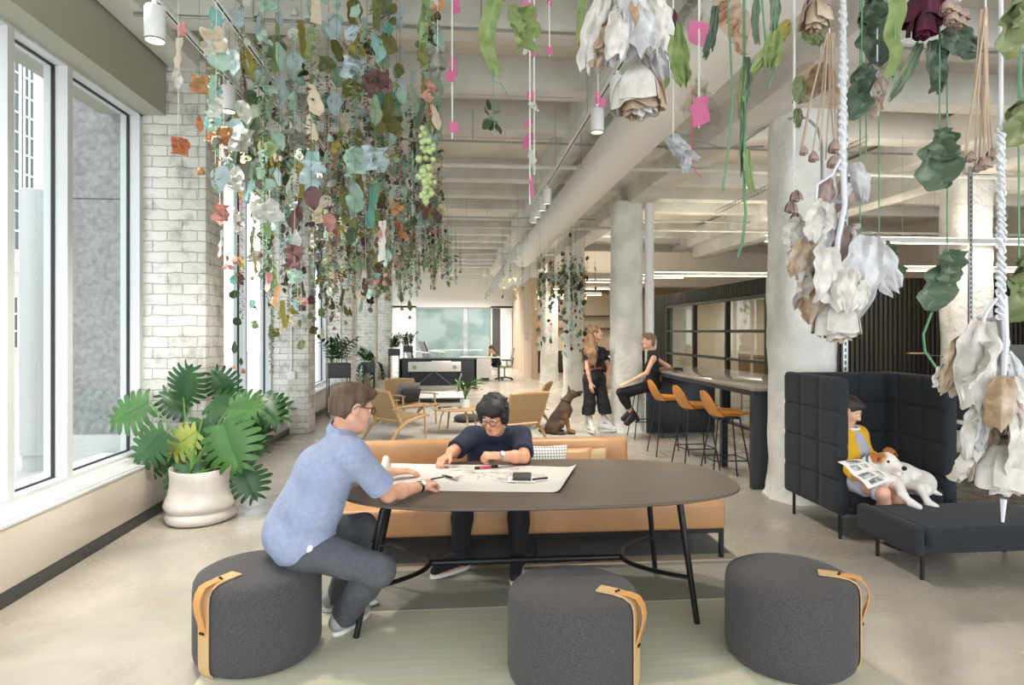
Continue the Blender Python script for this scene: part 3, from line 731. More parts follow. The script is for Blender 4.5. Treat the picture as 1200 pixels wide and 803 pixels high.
M['paper'] = mat('sheet_paper', 'e9e6e2', .7)
M['pot'] = mat('glazed_pot', 'dcd6d0', .3, col2='cfc8c1', scale=4, coat=.3, bump=.25, bscale=9, bdist=.02)
M['bartop'] = mat('grey_stone_top', '9d958c', .14, coat=.3)
M['barpanel'] = mat('dark_steel_panel', '33373d', .4, col2='3e434a', scale=1.4, metal=.3)
M['soil'] = mat('soil', '2a241e', .9)
M['leaf'] = mat('deep_leaf', '1d4421', .33, col2='2b5a29', scale=5)
M['leaf2'] = mat('bright_leaf', '305c24', .33, col2='416d2d', scale=5)
M['leafyellow'] = mat('yellow_leaf', '77862c', .4, col2='8f9640', scale=4)
M['stem'] = mat('stem_green', '56833c', .5)

def rug():
    m = mat('rug_weave', '9a968a', .95, bump=.5, bscale=90, bdist=.003)
    N, L = m.node_tree.nodes, m.node_tree.links; b = N['Principled BSDF']
    tc = N.new('ShaderNodeTexCoord'); sp = N.new('ShaderNodeSeparateXYZ'); L.new(tc.outputs['Object'], sp.inputs[0])
    mr = N.new('ShaderNodeMapRange'); mr.inputs['From Min'].default_value = 0; mr.inputs['From Max'].default_value = 3; L.new(sp.outputs['Y'], mr.inputs['Value'])
    r = N.new('ShaderNodeValToRGB'); r.color_ramp.interpolation = 'CONSTANT'; e = r.color_ramp.elements
    e[0].position = 0; e[0].color = lin('c9c5a6'); e[1].position = 1.14/3; e[1].color = lin('e8e6dc')
    for p, c in ((1.155/3, '8f8c80'), (1.76/3, 'c8b697'), (1.9/3, '767b7e')): x = e.new(p); x.color = lin(c)  # most of the beige band greyed: table's shade put into its colour
    L.new(mr.outputs['Result'], r.inputs['Fac'])
    wv = N.new('ShaderNodeTexNoise'); wv.inputs['Scale'].default_value = 6; mp = N.new('ShaderNodeMapping'); mp.inputs['Scale'].default_value = (.4, 14, 1)
    L.new(tc.outputs['Object'], mp.inputs[0]); L.new(mp.outputs[0], wv.inputs[0])
    mx = N.new('ShaderNodeMix'); mx.data_type = 'RGBA'; mx.blend_type = 'OVERLAY'; mx.inputs['Factor'].default_value = .35
    L.new(r.outputs['Color'], mx.inputs['A']); L.new(wv.outputs['Color'], mx.inputs['B'])
    hs = N.new('ShaderNodeHueSaturation'); hs.inputs['Saturation'].default_value = .75; L.new(mx.outputs['Result'], hs.inputs['Color']); L.new(hs.outputs[0], b.inputs['Base Color'])
    o = MB().b2((0, -.9, 0), (3.2, 2.75, .012), .004).obj('rug', m); o.location = (-1.2, 2.55, 0)
    tag(o, 'woven rug in sage, white, beige and grey bands under the table and stools', 'rug')
rug()

def pouf(x, y, off, lb, z=.012):
    base = math.atan2(-y, -x)+math.radians(off)
    t = thing('pouf', lb, 'pouf', (x, y, z), base, 'felt poufs around the oval table')
    R, Hh = .306, .43
    prof = [(.001, Hh-.004), (.1, Hh-.002), (R-.09, Hh), (R-.045, Hh-.006), (R-.015, Hh-.022), (R-.004, Hh-.045), (R, Hh-.08), (R, .06), (R-.006, .03), (R-.03, .004), (.001, 0)][::-1]
    MB().lathe(prof, n=72, caps=False).obj('body', M['felt'], t)
    path = [(.13, Hh+.003), (R-.09, Hh+.003), (R-.045, Hh-.002), (R-.012, Hh-.019), (R, Hh-.043), (R+.004, Hh-.08), (R+.004, .06), (R-.002, .03), (R-.02, .006)]
    MB().grid(lambda u, v: (path[round(v*8)][0], -.036+.072*u, path[round(v*8)][1]), 2, 9).thick(-.006).obj('wood_strip', M['strapwood'], t)
    sp = [(.19, Hh+.008), (.235, Hh+.010), (.28, Hh+.012), (.32, Hh+.004), (.342, Hh-.025), (.352, Hh-.07), (.345, Hh-.115), (.331, Hh-.16), (.32, Hh-.2), (.318, Hh-.23)]
    st = MB().grid(lambda u, v: (sp[round(v*9)][0], -.023+.046*u, sp[round(v*9)][1]), 2, 10).thick(.005).obj('strap', M['strap'], t)
    for dx in (-.009, .009):
        MB().cyl((.222+dx*.3, dx, Hh+.008), (.222+dx*.3, dx, Hh+.016), .006, n=10).obj('rivet', M['black'], st)
        MB().cyl((.316, dx, Hh-.212), (.327, dx, Hh-.212), .006, n=10).obj('rivet', M['black'], st)
pouf(-1.0, 3.31, -50, 'grey felt pouf the man in blue sits on, strap at its left front')
pouf(.545, 2.94, 66, 'grey felt pouf in front of the table middle, strap at its right')
pouf(1.655, 3.02, 92, 'grey felt pouf at the right end of the table, nobody on it')

# ---- oval table
TX, TY, TZ = .50, 3.77, .74
def sup(a, ex, hx, hy): 
    c, s = math.cos(a), math.sin(a); return (math.copysign(abs(c)**(2/ex), c)*hx, math.copysign(abs(s)**(2/ex), s)*hy)
tb = thing('oval_table', 'long dark oval table with black tube legs and bowed rails', 'table', (TX, TY, .012))
mtop = mat('table_laminate', '5a4f46', .36, col2='60554c', scale=2)
o = MB(); n = 120; rings = [(0, 0), (-.006, -.004), (-.006, -.014), (.02, -.026)]
vs = []; fs = []
for k, (ins, dz) in enumerate([(.004, 0), (0, -.004), (0, -.014), (.03, -.026)]):
    for i in range(n): p = sup(2*PI*i/n, 2.9, 1.165-ins, .59-ins); vs.append((p[0], p[1], TZ-.012+dz))
for k in range(3):
    for i in range(n): fs.append((k*n+i, (k+1)*n+i, (k+1)*n+(i+1) % n, k*n+(i+1) % n))
fs.append(tuple(range(n))); fs.append(tuple(3*n+i for i in range(n-1, -1, -1)))
o.add(vs, fs).obj('tabletop', mtop, tb)
MB().b2((-.75, -.2, TZ-.055), (.72, .2, TZ-.037)).obj('apron_plate', M['black'], tb)
def qb(a, b, c, n=16): a, b, c = map(Vector, (a, b, c)); return [a*(1-t)**2+b*2*t*(1-t)+c*t*t for t in [i/n for i in range(n+1)]]
for sx in (-1, 1):
    tops = {}
    for sy in (-1, 1):
        ft = Vector((sx*(.9 if sx > 0 else .96)-.07, sy*.37, 0)); tp = Vector((sx*.82-.07, sy*.3, TZ-.05))
        MB().tube([ft, tp+(ft-tp)*.06, tp+Vector((-sx*.02, 0, .005)), tp+Vector((-sx*.2, -sy*.06, .006))], [.016, .019, .019, .017], 12).obj('leg', M['black'], tb)
        tops[sy] = ft+(tp-ft)*.36
    bow = [tops[-1]]+qb(tops[-1]+(0.02*Vector((-sx, 0, 0))), Vector((sx*.28-.07, 0, tops[1].z)), tops[1])+[tops[1]]
    MB().tube(bow, .019, 10, flat=.62).obj('bow_rail', M['black'], tb)
    xm = bow[len(bow)//2].x
    if sx < 0: xl = xm
    else: MB().tube([(xl, 0, bow[8].z), (xm, 0, bow[8].z)], .02, 10).obj('centre_beam', M['black'], tb)

# ---- leather bench with a middle backrest
bn = thing('leather_bench', 'long tan leather bench with low middle backrest behind the oval table', 'bench', (0, 0, .012))
BXa, BXb, BYa, BYb = -.82, 1.92, 4.36, 5.62
MB().b2((BXa, BYa, .205), (BXb, BYb, .40), .03, 4).obj('seat', M['leather'], bn)
MB().grid(lambda u, v: Vector((-.74+2.05*u, 0, 0)), 2, 2)
bk = MB(); sec = [(4.98, .38), (4.955, .5), (4.93, .64), (4.92, .73), (4.935, .765), (4.97, .775), (5.02, .77), (5.045, .73), (5.06, .55), (5.07, .38)]
xs = [-.74, -.725, -.70]+[-.6+1.85*i/12 for i in range(13)]+[1.32, 1.345, 1.36]; sc = [.55, .85, .97]+[1]*13+[.97, .85, .55]
vs, fs = [], []
for x, s in zip(xs, sc):
    for y, z in sec: vs.append((x-.05*max(0, (.74-z))*(1 if x < 0 else -1), 5.0+(y-5.0)*s, .38+(z-.38)*(.96+.04*s)))
ns = len(sec)
for i in range(len(xs)-1):
    for k in range(ns-1): fs.append((i*ns+k, i*ns+k+1, (i+1)*ns+k+1, (i+1)*ns+k))
fs.append(tuple(range(ns-1, -1, -1))); fs.append(tuple((len(xs)-1)*ns+k for k in range(ns)))
bk.add(vs, fs).obj('backrest', M['leather'], bn, angle=60)
fr = MB()
for y in (BYa+.03, BYb-.03): fr.b2((BXa+.01, y-.014, .178), (BXb-.01, y+.014, .206))
for x in (BXa+.025, .35, BXb-.025): fr.b2((x-.014, BYa+.03, .178), (x+.014, BYb-.03, .206))
fr.obj('base_frame', M['black'], bn)
for x in (BXa+.025, .55, BXb-.025):
    for y in (BYa+.03, BYb-.03): MB().b2((x-.014, y-.014, 0), (x+.014, y+.014, .18)).obj('leg', M['black'], bn)
def cushion(name, lb, c, d, m, rz=0, tilt=0, cat='cushion'):
    t = MB().grid(lambda u, v: (0, 0, 0), 2, 2); n = 16; mb = MB(); vs = []; fs = []
    for s in (1, -1):
        for j in range(n+1):
            for i in range(n+1):
                u, v = i/n*2-1, j/n*2-1; h = ((1-u**4)*(1-v**4))**.45
                vs.append((u*d[0]/2*(1-.05*(1-abs(v))*abs(u)), s*h*d[1]/2, v*d[2]/2*(1-.05*(1-abs(u))*abs(v))))
    N1 = (n+1)**2
    for j in range(n):
        for i in range(n):
            a = j*(n+1)+i; fs.append((a, a+1, a+n+2, a+n+1)); fs.append((N1+a, N1+a+n+1, N1+a+n+2, N1+a+1))
    o = mb.add(vs, fs).obj(name, m, angle=180); o.location = c; o.rotation_euler = (tilt, 0, rz); return tag(o, lb, cat)
def grid_mat():
    m = mat('grid_cloth', 'eceae4', .9); N, L = m.node_tree.nodes, m.node_tree.links
    tc = N.new('ShaderNodeTexCoord'); mp = N.new('ShaderNodeMapping'); mp.inputs['Rotation'].default_value = (PI/2, 0, 0)
    br = N.new('ShaderNodeTexBrick'); L.new(tc.outputs['Object'], mp.inputs[0]); L.new(mp.outputs[0], br.inputs['Vector'])
    br.offset = 0; br.inputs['Scale'].default_value = 1; br.inputs['Brick Width'].default_value = .022; br.inputs['Row Height'].default_value = .022; br.inputs['Mortar Size'].default_value = .003
    for k, c in (('Color1', 'eeece6'), ('Color2', 'eeece6'), ('Mortar', '8a8a86')): br.inputs[k].default_value = lin(c)
    L.new(br.outputs['Color'], N['Principled BSDF'].inputs['Base Color']); return m
cushion('cushion', 'white grid patterned cushion leaning on the bench back', (.67, 4.79, .59), (.36, .13, .34), grid_mat(), 0, -.12)
cushion('cushion', 'tan leather cushion between the white grid and beige cushions', (.90, 4.82, .575), (.3, .12, .32), M['leather'], 0, -.12)
cushion('cushion', 'small beige cushion at the end of the bench back', (1.06, 4.84, .57), (.22, .11, .31), mat('beige_wool', 'b59c78', .95, bump=.3, bscale=150), 0, -.1)
M['sheet'] = mat('tracing_sheet', 'cbc8c4', .75)

# ---- things on the table
ZT = .7415
ps = [wz(446, 575, ZT), wz(661, 577.5, ZT), wz(679, 548, ZT), wz(452, 543, ZT)]
def sheet(u, v):
    a = ps[0].lerp(ps[1], u); b = ps[3].lerp(ps[2], u); p = a.lerp(b, v); z = ZT+.002+.002*math.sin(u*7)*math.sin(v*5)
    e = max(0, u-.93)/.07
    return (p.x-e*e*.02, p.y, z+e*e*.022)
pp = MB().grid(sheet, 40, 14).thick(.0012).obj('drawing_sheet', M['sheet']); tag(pp, 'big white drawing sheet unrolled across the dark table', 'paper')
ink = MB(); inkr = MB(); rn = random.Random(3)
def stroke(mb, pts, w):
    for a, b in zip(pts[:-1], pts[1:]):
        a3, b3 = sheet(*a), sheet(*b); a3 = Vector(a3)+Vector((0, 0, .0018)); b3 = Vector(b3)+Vector((0, 0, .0018)); d = (b3-a3); 
        if d.length < 1e-5: continue
        n = Vector((-d.y, d.x, 0)).normalized()*w; mb.add([a3-n, b3-n, b3+n, a3+n], [(0, 1, 2, 3)])
for k in range(26):
    u, v = rn.uniform(.34, .8), rn.uniform(.35, .92); pts = [(u, v)]
    for q in range(rn.randint(2, 5)): u = min(.86, max(.28, u+rn.uniform(-.07, .08))); v = min(.93, max(.3, v+rn.uniform(-.1, .1))); pts.append((u, v))
    stroke(inkr if k % 3 == 0 else ink, pts, .0014 if k % 4 else .0026)
for k in range(14): u, v = .14+.022*k, .88+rn.uniform(-.01, .01); stroke(ink, [(u, v), (u+.008, v+.012), (u+.014, v-.01)], .0008)
ink.obj('grey_line_drawing', mat('pencil', '8d8580', .8), pp); inkr.obj('red_line_drawing', mat('red_ink', 'b04a48', .7), pp)
p = wz(452, 552, ZT+.03); q = wz(444, 566, ZT+.03)
rl = MB(); ax = (ps[3]-ps[0]); a = ps[0]+Vector((.0, .03, .026)); b = ps[3]+Vector((-.0, .02, .026))
rl = MB().grid(lambda u, v: a.lerp(b, v)+Vector((math.cos(u*4.2*PI)*(.018+.008*u), 0, math.sin(u*4.2*PI)*(.018+.008*u))), 48, 3).thick(.001)
tag(rl.obj('paper_roll', M['sheet']), 'rolled up end of paper beside the arm of the man in blue', 'paper roll')
def rod(name, lb, cat, a, b, r, m, capm=None, f=.3):
    t = thing(name, lb, cat, a); a, b = Vector(a), Vector(b); d = b-a
    MB().tube([d*0, d*.02, d*.98, d], [r*.7, r, r, r*.7], 10).obj('barrel', m, t)
    if capm: MB().tube([d*(1-f), d*1.01], [r*1.12]*2, 10).tube([d*-.02, d*.18], [r*1.05, r*1.1], 10).obj('cap', capm, t)
pinkm = mat('pink_plastic', 'd8446a', .4)
zz = ZT+.013
rod('marker', 'pink and black marker pen lying by the forearm of the man in navy', 'pen', wz(557, 548.5, zz), wz(583, 546.5, zz), .0085, pinkm, M['black'])
rod('marker', 'black pen with silver clip lying on the sheet by the watch hand', 'pen', wz(519, 557, zz), wz(536, 562, zz), .007, M['black'], M['steel'])
c = wz(612, 562.5, ZT+.006)
wc = thing('note_card', 'small white card under the dark box on the sheet', 'card', (c.x, c.y, ZT+.0065), -.15)
MB().b2((-.085, -.06, -.001), (.085, .06, .0015)).obj('card_sheet', M['paper'], wc)
bx = thing('small_box', 'small dark grey box lying on the white card', 'box', (c.x, c.y+.01, ZT+.0085), -.12)
MB().b2((-.055, -.04, 0), (.055, .04, .03), .004).obj('box_base', mat('dark_box', '3c3836', .35), bx); MB().b2((-.056, -.041, .026), (.056, .041, .033), .003).obj('box_lid', mat('dark_box_lid', '47423f', .3), bx)
rod('marker', 'thin dark pen beside the small dark box', 'pen', (c.x+.06, c.y-.035, ZT+.016), (c.x+.15, c.y-.005, ZT+.016), .006, M['black'], M['black'])

# ---- bar with waterfall ends
bar = thing('bar_table', 'long dark bar table with stone top and solid end panels', 'bar', (3.05, 6.27, 0))
BW, BL = 1.12, 3.72
MB().b2((0, 0, 1.015), (BW, BL, 1.055), .004).obj('counter_top', M['bartop'], bar)
MB().b2((-.002, -.002, .965), (BW+.002, BL+.002, 1.016)).obj('edge_band', M['barpanel'], bar)
MB().b2((0, 0, 0), (BW, .09, .97), .003).obj('end_panel', M['barpanel'], bar); MB().b2((0, BL-.09, 0), (BW, BL, .97), .003).obj('end_panel', M['barpanel'], bar)
MB().b2((.55, .09, .86), (.6, BL-.09, .97)).obj('stretcher', M['barpanel'], bar)
MB().b2((.1, 1.0, .02), (.17, 1.07, .97)).obj('post', M['barpanel'], bar); MB().b2((.1, 1.0, 0), (.17, 1.07, .02)).obj('foot', M['steel'], bar)
MB().b2((.02, BL-.3, .93), (.05, BL-.25, .97), .004).obj('outlet', M['steel'], bar)
p = wz(795, 433, 1.056)
tag(MB().lathe([(.001, 0), (.055, 0), (.06, .012), (.05, .03), (.02, .035), (.001, .035)], n=20, sx=1.3, caps=False).obj('conference_speaker', M['black']), 'small dark rounded device lying on the bar top', 'device').location = (p.x, p.y, 1.055)
def stool_proto():
    t = thing('bar_stool', '', 'stool', (0, 0, 0))
    # shell faces +X; back on -X
    def sh(u, v):
        a = (u-.5)*2; w = .185+.02*math.sin(PI*min(1, v*1.2))
        if v < .55: s = v/.55; x = .21-.36*s; z = .715+.022*(1-s)**2-.012*math.sin(PI*s)
        else: s = (v-.55)/.45; x = -.15-.10*math.sin(s*PI/2*.9)-.02*s; z = .715+.04*s+.235*s**1.35
        edge = abs(a)**2.6
        cup = .06*edge*(1 if v > .3 else .35+.65*v/.3)
        wn = w*(1-.16*max(0, (v-.6)/.4)**4)*(1-.12*max(0, (.2-v)/.2)**2)
        if v > .7: z -= .075*abs(a)**2.6*((v-.7)/.3)
        if v >= .55: x += cup*.95*(1-.3*(v-.55)/.45); z += 0
        else: z += cup
        return (x, a*wn, z)
    MB().grid(sh, 15, 22).thick(.018).obj('seat_shell', M['orange'], t, angle=70)
    MB().b2((-.13, -.1, .69), (.12, .1, .712)).obj('mount', M['legs'], t)
    ft = {}
    for sx in (-1, 1):
        for sy in (-1, 1):
            a, b = Vector((sx*.12-.01, sy*.1, .70)), Vector((sx*.22-.01, sy*.2, 0)); MB().tube([b, a], .0085, 8).obj('leg', M['legs'], t); ft[sx, sy] = b+(a-b)*.36
    ft2 = [ft[-1, -1], ft[1, -1], ft[1, 1], ft[-1, 1], ft[-1, -1]]
    MB().tube(ft2[:2], .0075, 6).tube(ft2[1:3], .0075, 6).tube(ft2[2:4], .0075, 6).tube(ft2[3:], .0075, 6).obj('footrest', M['legs'], t)
    return t
st0 = stool_proto()
for i, (x, y, a, lb) in enumerate(((2.90, 9.58, PI, 'orange bar stool the seated woman in black sits on'), (2.82, 8.22, 0, 'orange bar stool right of the seated woman, farthest of the empty near row'), (2.86, 7.35, .04, 'orange bar stool, middle of the three empty ones along the bar'),
                                   (2.93, 6.66, -.03, 'orange bar stool nearest the end of the bar'), (4.36, 7.9, PI, 'orange bar stool on the far side of the bar'))):
    if i == 0: st0.location = (x, y, 0); st0.rotation_euler = (0, 0, a); st0['label'] = lb; st0['group'] = 'orange bar stools'
    else: dup(st0, (x, y, 0), a, lb)

# ---- high-backed booth sofa and ottoman
def qpanel(lo, hi, axis, nu, nv, puff=.02):
    """upholstered panel quilted into squares on both faces; axis = thin direction"""
    a1, a2 = [i for i in range(3) if i != axis]; SM = [0, .035, .11, .28, .5, .72, .89, .965]; n1, n2 = nu*8, nv*8; vs, fs = [], []
    for s in (0, 1):
        for j in range(n2+1):
            for i in range(n1+1):
                u, v = ((i//8)+SM[i % 8])/nu, ((j//8)+SM[j % 8])/nv; p = [0, 0, 0]
                du, dv = [min(q % 1, 1-q % 1) for q in (u*nu, v*nv)]; h = (1-max(0, 1-du/.11)**2)*(1-max(0, 1-dv/.11)**2)
                e = (min(u, 1-u)*(hi[a1]-lo[a1]), min(v, 1-v)*(hi[a2]-lo[a2])); r = .028
                ed = min(1, e[0]/r)*1.0, min(1, e[1]/r)*1.0
                rd = (1-math.sqrt(max(0, 1-(1-ed[0])**2)))*r+(1-math.sqrt(max(0, 1-(1-ed[1])**2)))*r
                p[a1] = lo[a1]+(hi[a1]-lo[a1])*u; p[a2] = lo[a2]+(hi[a2]-lo[a2])*v
                off = min(rd, (hi[axis]-lo[axis])/2)+puff*(.6-h)*min(ed)
                p[axis] = lo[axis]+off if s == 0 else hi[axis]-off
                vs.append(tuple(p))
    N1 = (n1+1)*(n2+1)
    for j in range(n2):
        for i in range(n1):
            q = j*(n1+1)+i; fs.append((q, q+1, q+n1+2, q+n1+1)); fs.append((N1+q, N1+q+n1+1, N1+q+n1+2, N1+q+1))
    bd = [j*(n1+1) for j in range(n2, 0, -1)]; 
    per = [i for i in range(n1)]+[j*(n1+1)+n1 for j in range(n2)]+[n2*(n1+1)+i for i in range(n1, 0, -1)]+[j*(n1+1) for j in range(n2, 0, -1)]
    for k in range(len(per)): a, b = per[k], per[(k+1) % len(per)]; fs.append((a, N1+a, N1+b, b))
    return MB().add(vs, fs)
sf = thing('booth_sofa', 'dark high backed quilted booth sofa beside the nearest column', 'sofa', (2.95, 4.66, 0))
SW, SD, SH = 1.0, .82, 1.27
qpanel((0, 0, .2), (.095, SD, SH), 0, 3, 4).obj('side_panel', M['sofa'], sf, angle=80)
qpanel((SW-.095, 0, .2), (SW, SD, SH), 0, 3, 4).obj('side_panel', M['sofa'], sf, angle=80)
qpanel((.06, SD-.1, .2), (SW-.06, SD, SH-.005), 1, 3, 4).obj('back_panel', M['sofa'], sf, angle=80)
MB().b2((.08, .0, .2), (SW-.08, SD-.08, .27), .02).obj('base', M['sofa'], sf)
MB().b2((.1, .01, .25), (SW-.1, SD-.1, .38), .035, 4).obj('seat_cushion', M['sofa'], sf)
for x in (.06, SW-.06):
    for y in (.07, SD-.07): MB().cyl((x, y, 0), (x, y, .21), .013, n=10).obj('leg', M['black'], sf)
ot = thing('ottoman', 'dark quilted ottoman bench in front of the booth sofa', 'ottoman', (2.97, 3.83, 0))
OW, OD = 1.15, .60
MB().b2((.0, .02, .18), (OW, OD, .24), .02).obj('base', M['sofa'], ot)
MB().b2((.06, -.01, .22), (OW, OD+.01, .355), .045, 4).obj('seat_cushion', M['sofa'], ot)
def wing(u, v):
    y = OD*v+0.0; z = [.17, .21, .26, .31, .345, .35][min(5, int(u*5.001))]; x = [.03, .0, -.015, -.02, .0, .05][min(5, int(u*5.001))]
    r = min(v, 1-v)*OD; k = .05
    return (x, y, z)
MB().b2((-.03, -.005, .17), (.055, OD+.005, .37), .036, 5).obj('side_wing', M['sofa'], ot, angle=70)
for x in (.08, OW-.45, OW-.08):
    for y in (.07, OD-.09):
        if x == OW-.45: continue
        MB().cyl((x, y, 0), (x, y, .21), .013, n=10).obj('leg', M['black'], ot)

# ---- woven lounge chairs
def lounge_proto():
    t = thing('lounge_chair', '', 'chair'); W2 = .33
    for sy in (-1, 1):
        y = sy*W2
        MB().tube([(.33, y, 0), (.31, y, .3), (.28, y, .53)], [.016, .02, .016], 8).obj('front_leg', M['oak'], t)
        MB().tube([(-.36, y, 0), (-.2, y, .2), (-.02, y, .30), (.3, y, .36), (.40, y*1.0, .36)], [.016, .022, .022, .02, .014], 8, flat=1.4).obj('rear_leg', M['oak'], t)
        MB().tube([(-.33, y*1.03, .505), (-.1, y*1.06, .525), (.2, y*1.06, .545), (.36, y*1.04, .535)], [.014, .024, .03, .02], 8, flat=.5).obj('armrest', M['oak'], t)
        MB().tube([(-.12, y*.93, .26), (-.25, y*.95, .5), (-.37, y*.96, .76)], [.02, .02, .016], 8, flat=1.3).obj('back_post', M['oak'], t)
    MB().tube([(.36, -W2, .355), (.36, W2, .355)], .018, 8).tube([(-.1, -W2, .285), (-.1, W2, .285)], .018, 8).obj('seat_rail', M['oak'], t)
    MB().tube([(-.37, -W2*1.0, .755), (-.385, 0, .77), (-.37, W2*1.0, .755)], [.016, .022, .016], 8, flat=1.4).obj('top_rail', M['oak'], t)
    def wv(u, v, a, b, sag, nrm): p = Vector(a).lerp(Vector(b), v); return p+Vector((0, (u-.5)*W2*1.86, 0))+Vector(nrm)*(-sag*math.sin(PI*v)*math.sin(PI*u))+Vector(nrm)*.0025*math.sin(v*160)
    MB().grid(lambda u, v: wv(u, v, (.36, 0, .372), (-.12, 0, .295), .02, (0, 0, 1)), 12, 90).thick(.012).obj('woven_seat', M['weave'], t, angle=60)
    MB().grid(lambda u, v: wv(u, v, (-.15, 0, .33), (-.37, 0, .755), .02, (.9, 0, .4)), 12, 90).thick(.012).obj('woven_back', M['weave'], t, angle=60)
    return t
lc = lounge_proto()
for i, (x, y, a, lb) in enumerate(((-.93, 9.72, math.radians(44), 'woven oak lounge chair just behind the head of the man in blue'), (-.82, 11.25, math.radians(-52), 'woven oak lounge chair holding two grey cushions'),
                                   (.86, 9.15, math.radians(118), 'woven oak lounge chair with its back right behind the man in navy'), (1.2, 10.7, math.radians(160), 'woven oak lounge chair standing nearest the shepherd dog'))):
    if i == 0: lc.location = (x, y, 0); lc.rotation_euler = (0, 0, a); lc['label'] = lb; lc['group'] = 'woven lounge chairs'
    else: dup(lc, (x, y, 0), a, lb)
def on_chair(x, y, a, lx, ly): return (x+lx*math.cos(a)-ly*math.sin(a), y+lx*math.sin(a)+ly*math.cos(a))
a = math.radians(-52); q = on_chair(-.82, 11.25, a, -.13, .04)
cushion('cushion', 'light grey cushion standing at the back of the woven lounge chair', (q[0], q[1], .56), (.46, .13, .36), mat('grey_wool', '8b8a88', .95, bump=.3, bscale=90), a+PI/2, .42)
q = on_chair(-.82, 11.25, a, -.0, .0); cushion('cushion', 'dark charcoal cushion in front of the light grey one on the lounge chair', (q[0], q[1], .5), (.42, .13, .26), mat('charcoal_wool', '45444a', .95), a+PI/2, .42)

# ---- coffee table, plant, books, floor cushion
ct = thing('coffee_table', 'round oak coffee table between the woven lounge chairs', 'table', (.02, 10.3, 0))
MB().lathe([(.001, .37), (.36, .37), (.41, .378), (.41, .39), (.4, .395), (.001, .395)], n=48, caps=False).obj('tabletop', M['oak'], ct)
for k in range(4):
    d = k*PI/2+.5; c_, s_ = math.cos(d), math.sin(d)
    MB().tube([(.36*c_, .36*s_, 0), (.3*c_, .3*s_, .28), (.26*c_, .26*s_, .35), (.16*c_, .16*s_, .372)], [.016, .02, .02, .014], 8, flat=.6).obj('leg', M['oak'], ct)
def potted(name, lb, loc, r, h, n, hgt, m, potm):
    t = thing(name, lb, 'plant', loc); MB().lathe([(.001, 0), (r*.85, 0), (r*.95, h*.05), (r, h*.9), (r, h), (r*.9, h), (r*.88, h*.85), (.001, h*.85)], n=28, caps=False).obj('pot', potm, t)
    rn = random.Random(5)
    for k in range(n):
        a = rn.uniform(0, 6.28); sp = rn.uniform(.2, 1); L = hgt*rn.uniform(.6, 1)
        p0 = Vector((0, 0, h*.85)); p1 = p0+Vector((math.cos(a)*sp*L*.3, math.sin(a)*sp*L*.3, L*.6)); dirv = Vector((math.cos(a)*sp, math.sin(a)*sp, .9-.8*sp)).normalized()
        st_ = MB().tube([p0, p0.lerp(p1, .5)+Vector((0, 0, .02)), p1], .004, 5).obj('stem', M['stem'], t)
        leaf_blade(p1, dirv, L*.6, L*.28).obj('leaf', m, t)
def leaf_blade(p, d, L, w, droop=.3, twist=0, nu=5, nv=9):
    x, y, d = basis(d); d = Vector(d)
    if abs(twist) > 0: R = Matrix.Rotation(twist, 3, d); x = R @ x; y = R @ y
    def fn(u, v):
        a = (u-.5)*2; ww = w*math.sin(PI*min(1, v*.94+.06)**.75)*.5 if v < .999 else 0
        return p+d*(L*v)+x*(a*ww)+y*(-.15*w*abs(a)**1.5*math.sin(PI*v)) + Vector((0, 0, -droop*L*v*v))
    return MB().grid(fn, nu, nv).thick(.0012)
potted('potted_plant', 'leafy green plant in a small white pot on the coffee table', (.14, 10.3, .395), .085, .14, 22, .46, M['leaf2'], M['white'])
for k, (dx, z, m_, lb) in enumerate(((-.2, .396, 'navy_book', 'dark blue book lying on the coffee table'), (-.09, .396, 'white_book', 'pale magazine lying on the coffee table'))):
    b_ = thing('book', lb, 'book', (.02+dx, 10.2+.06*k, z), .3-.5*k)
    cm = mat(m_, '2b3040' if k == 0 else 'd9d9d8', .5); MB().b2((-.1, -.07, 0), (.1, .07, .003)).b2((-.1, -.07, .022), (.1, .07, .025)).b2((-.1, -.07, 0), (-.097, .07, .025)).obj('cover', cm, b_); MB().b2((-.096, -.067, .003), (.096, .067, .022)).obj('pages', M['paper'], b_)
p = wz(548, 497, 0)
tag(MB().lathe([(.001, 0), (.2, 0), (.235, .03), (.25, .06), (.235, .09), (.2, .12), (.001, .125)], n=32, caps=False).obj('floor_cushion', M['felt']), 'flat round grey floor cushion under the coffee table edge', 'cushion').location = (p.x, p.y+.3, 0)
tag(MB().b2((-1.6, 8.9, 0), (2.1, 13.4, .008)).obj('area_rug', mat('lounge_rug', 'bcb8b0', .95, col2='adaaa3', scale=2)), 'pale grey rug under the lounge chairs', 'rug')

# ---- reception area
rd = thing('reception_desk', 'long dark reception desk in front of the glass partition', 'desk', (-1.68, 19.0, 0))
bd = mat('blue_black_panel', '2c333b', .45)
MB().b2((0, 0, .02), (2.28, .1, .80), .004).obj('front_panel', bd, rd); MB().b2((0, 0, .38), (2.28, -.004, .39)).obj('panel_joint', M['black'], rd)
MB().b2((0, 0, 0), (.06, .8, .80)).obj('side_panel', bd, rd); MB().b2((2.22, 0, 0), (2.28, .8, .80)).obj('side_panel', bd, rd)
MB().b2((-.01, -.01, .80), (2.3, .82, .825), .004).obj('desk_top', bd, rd)
wd_ = thing('work_desk', 'white topped desk with white drawer unit where the far man sits', 'desk', (.1, 20.9, 0))
MB().b2((0, 0, .76), (1.35, .75, .79), .004).obj('desk_top', M['white'], wd_)
pd = MB().b2((.5, .0, .1), (1.05, .6, .75), .004).obj('drawer_unit', M['white'], wd_)
for z in (.31, .53): MB().b2((.5, -.003, z), (1.05, .0, z+.006)).obj('drawer_gap', M['alu'], pd)
MB().b2((.02, .05, 0), (.06, .7, .76)).obj('leg_panel', M['black'], wd_); MB().b2((1.29, .05, 0), (1.33, .7, .76)).obj('leg_panel', M['black'], wd_)
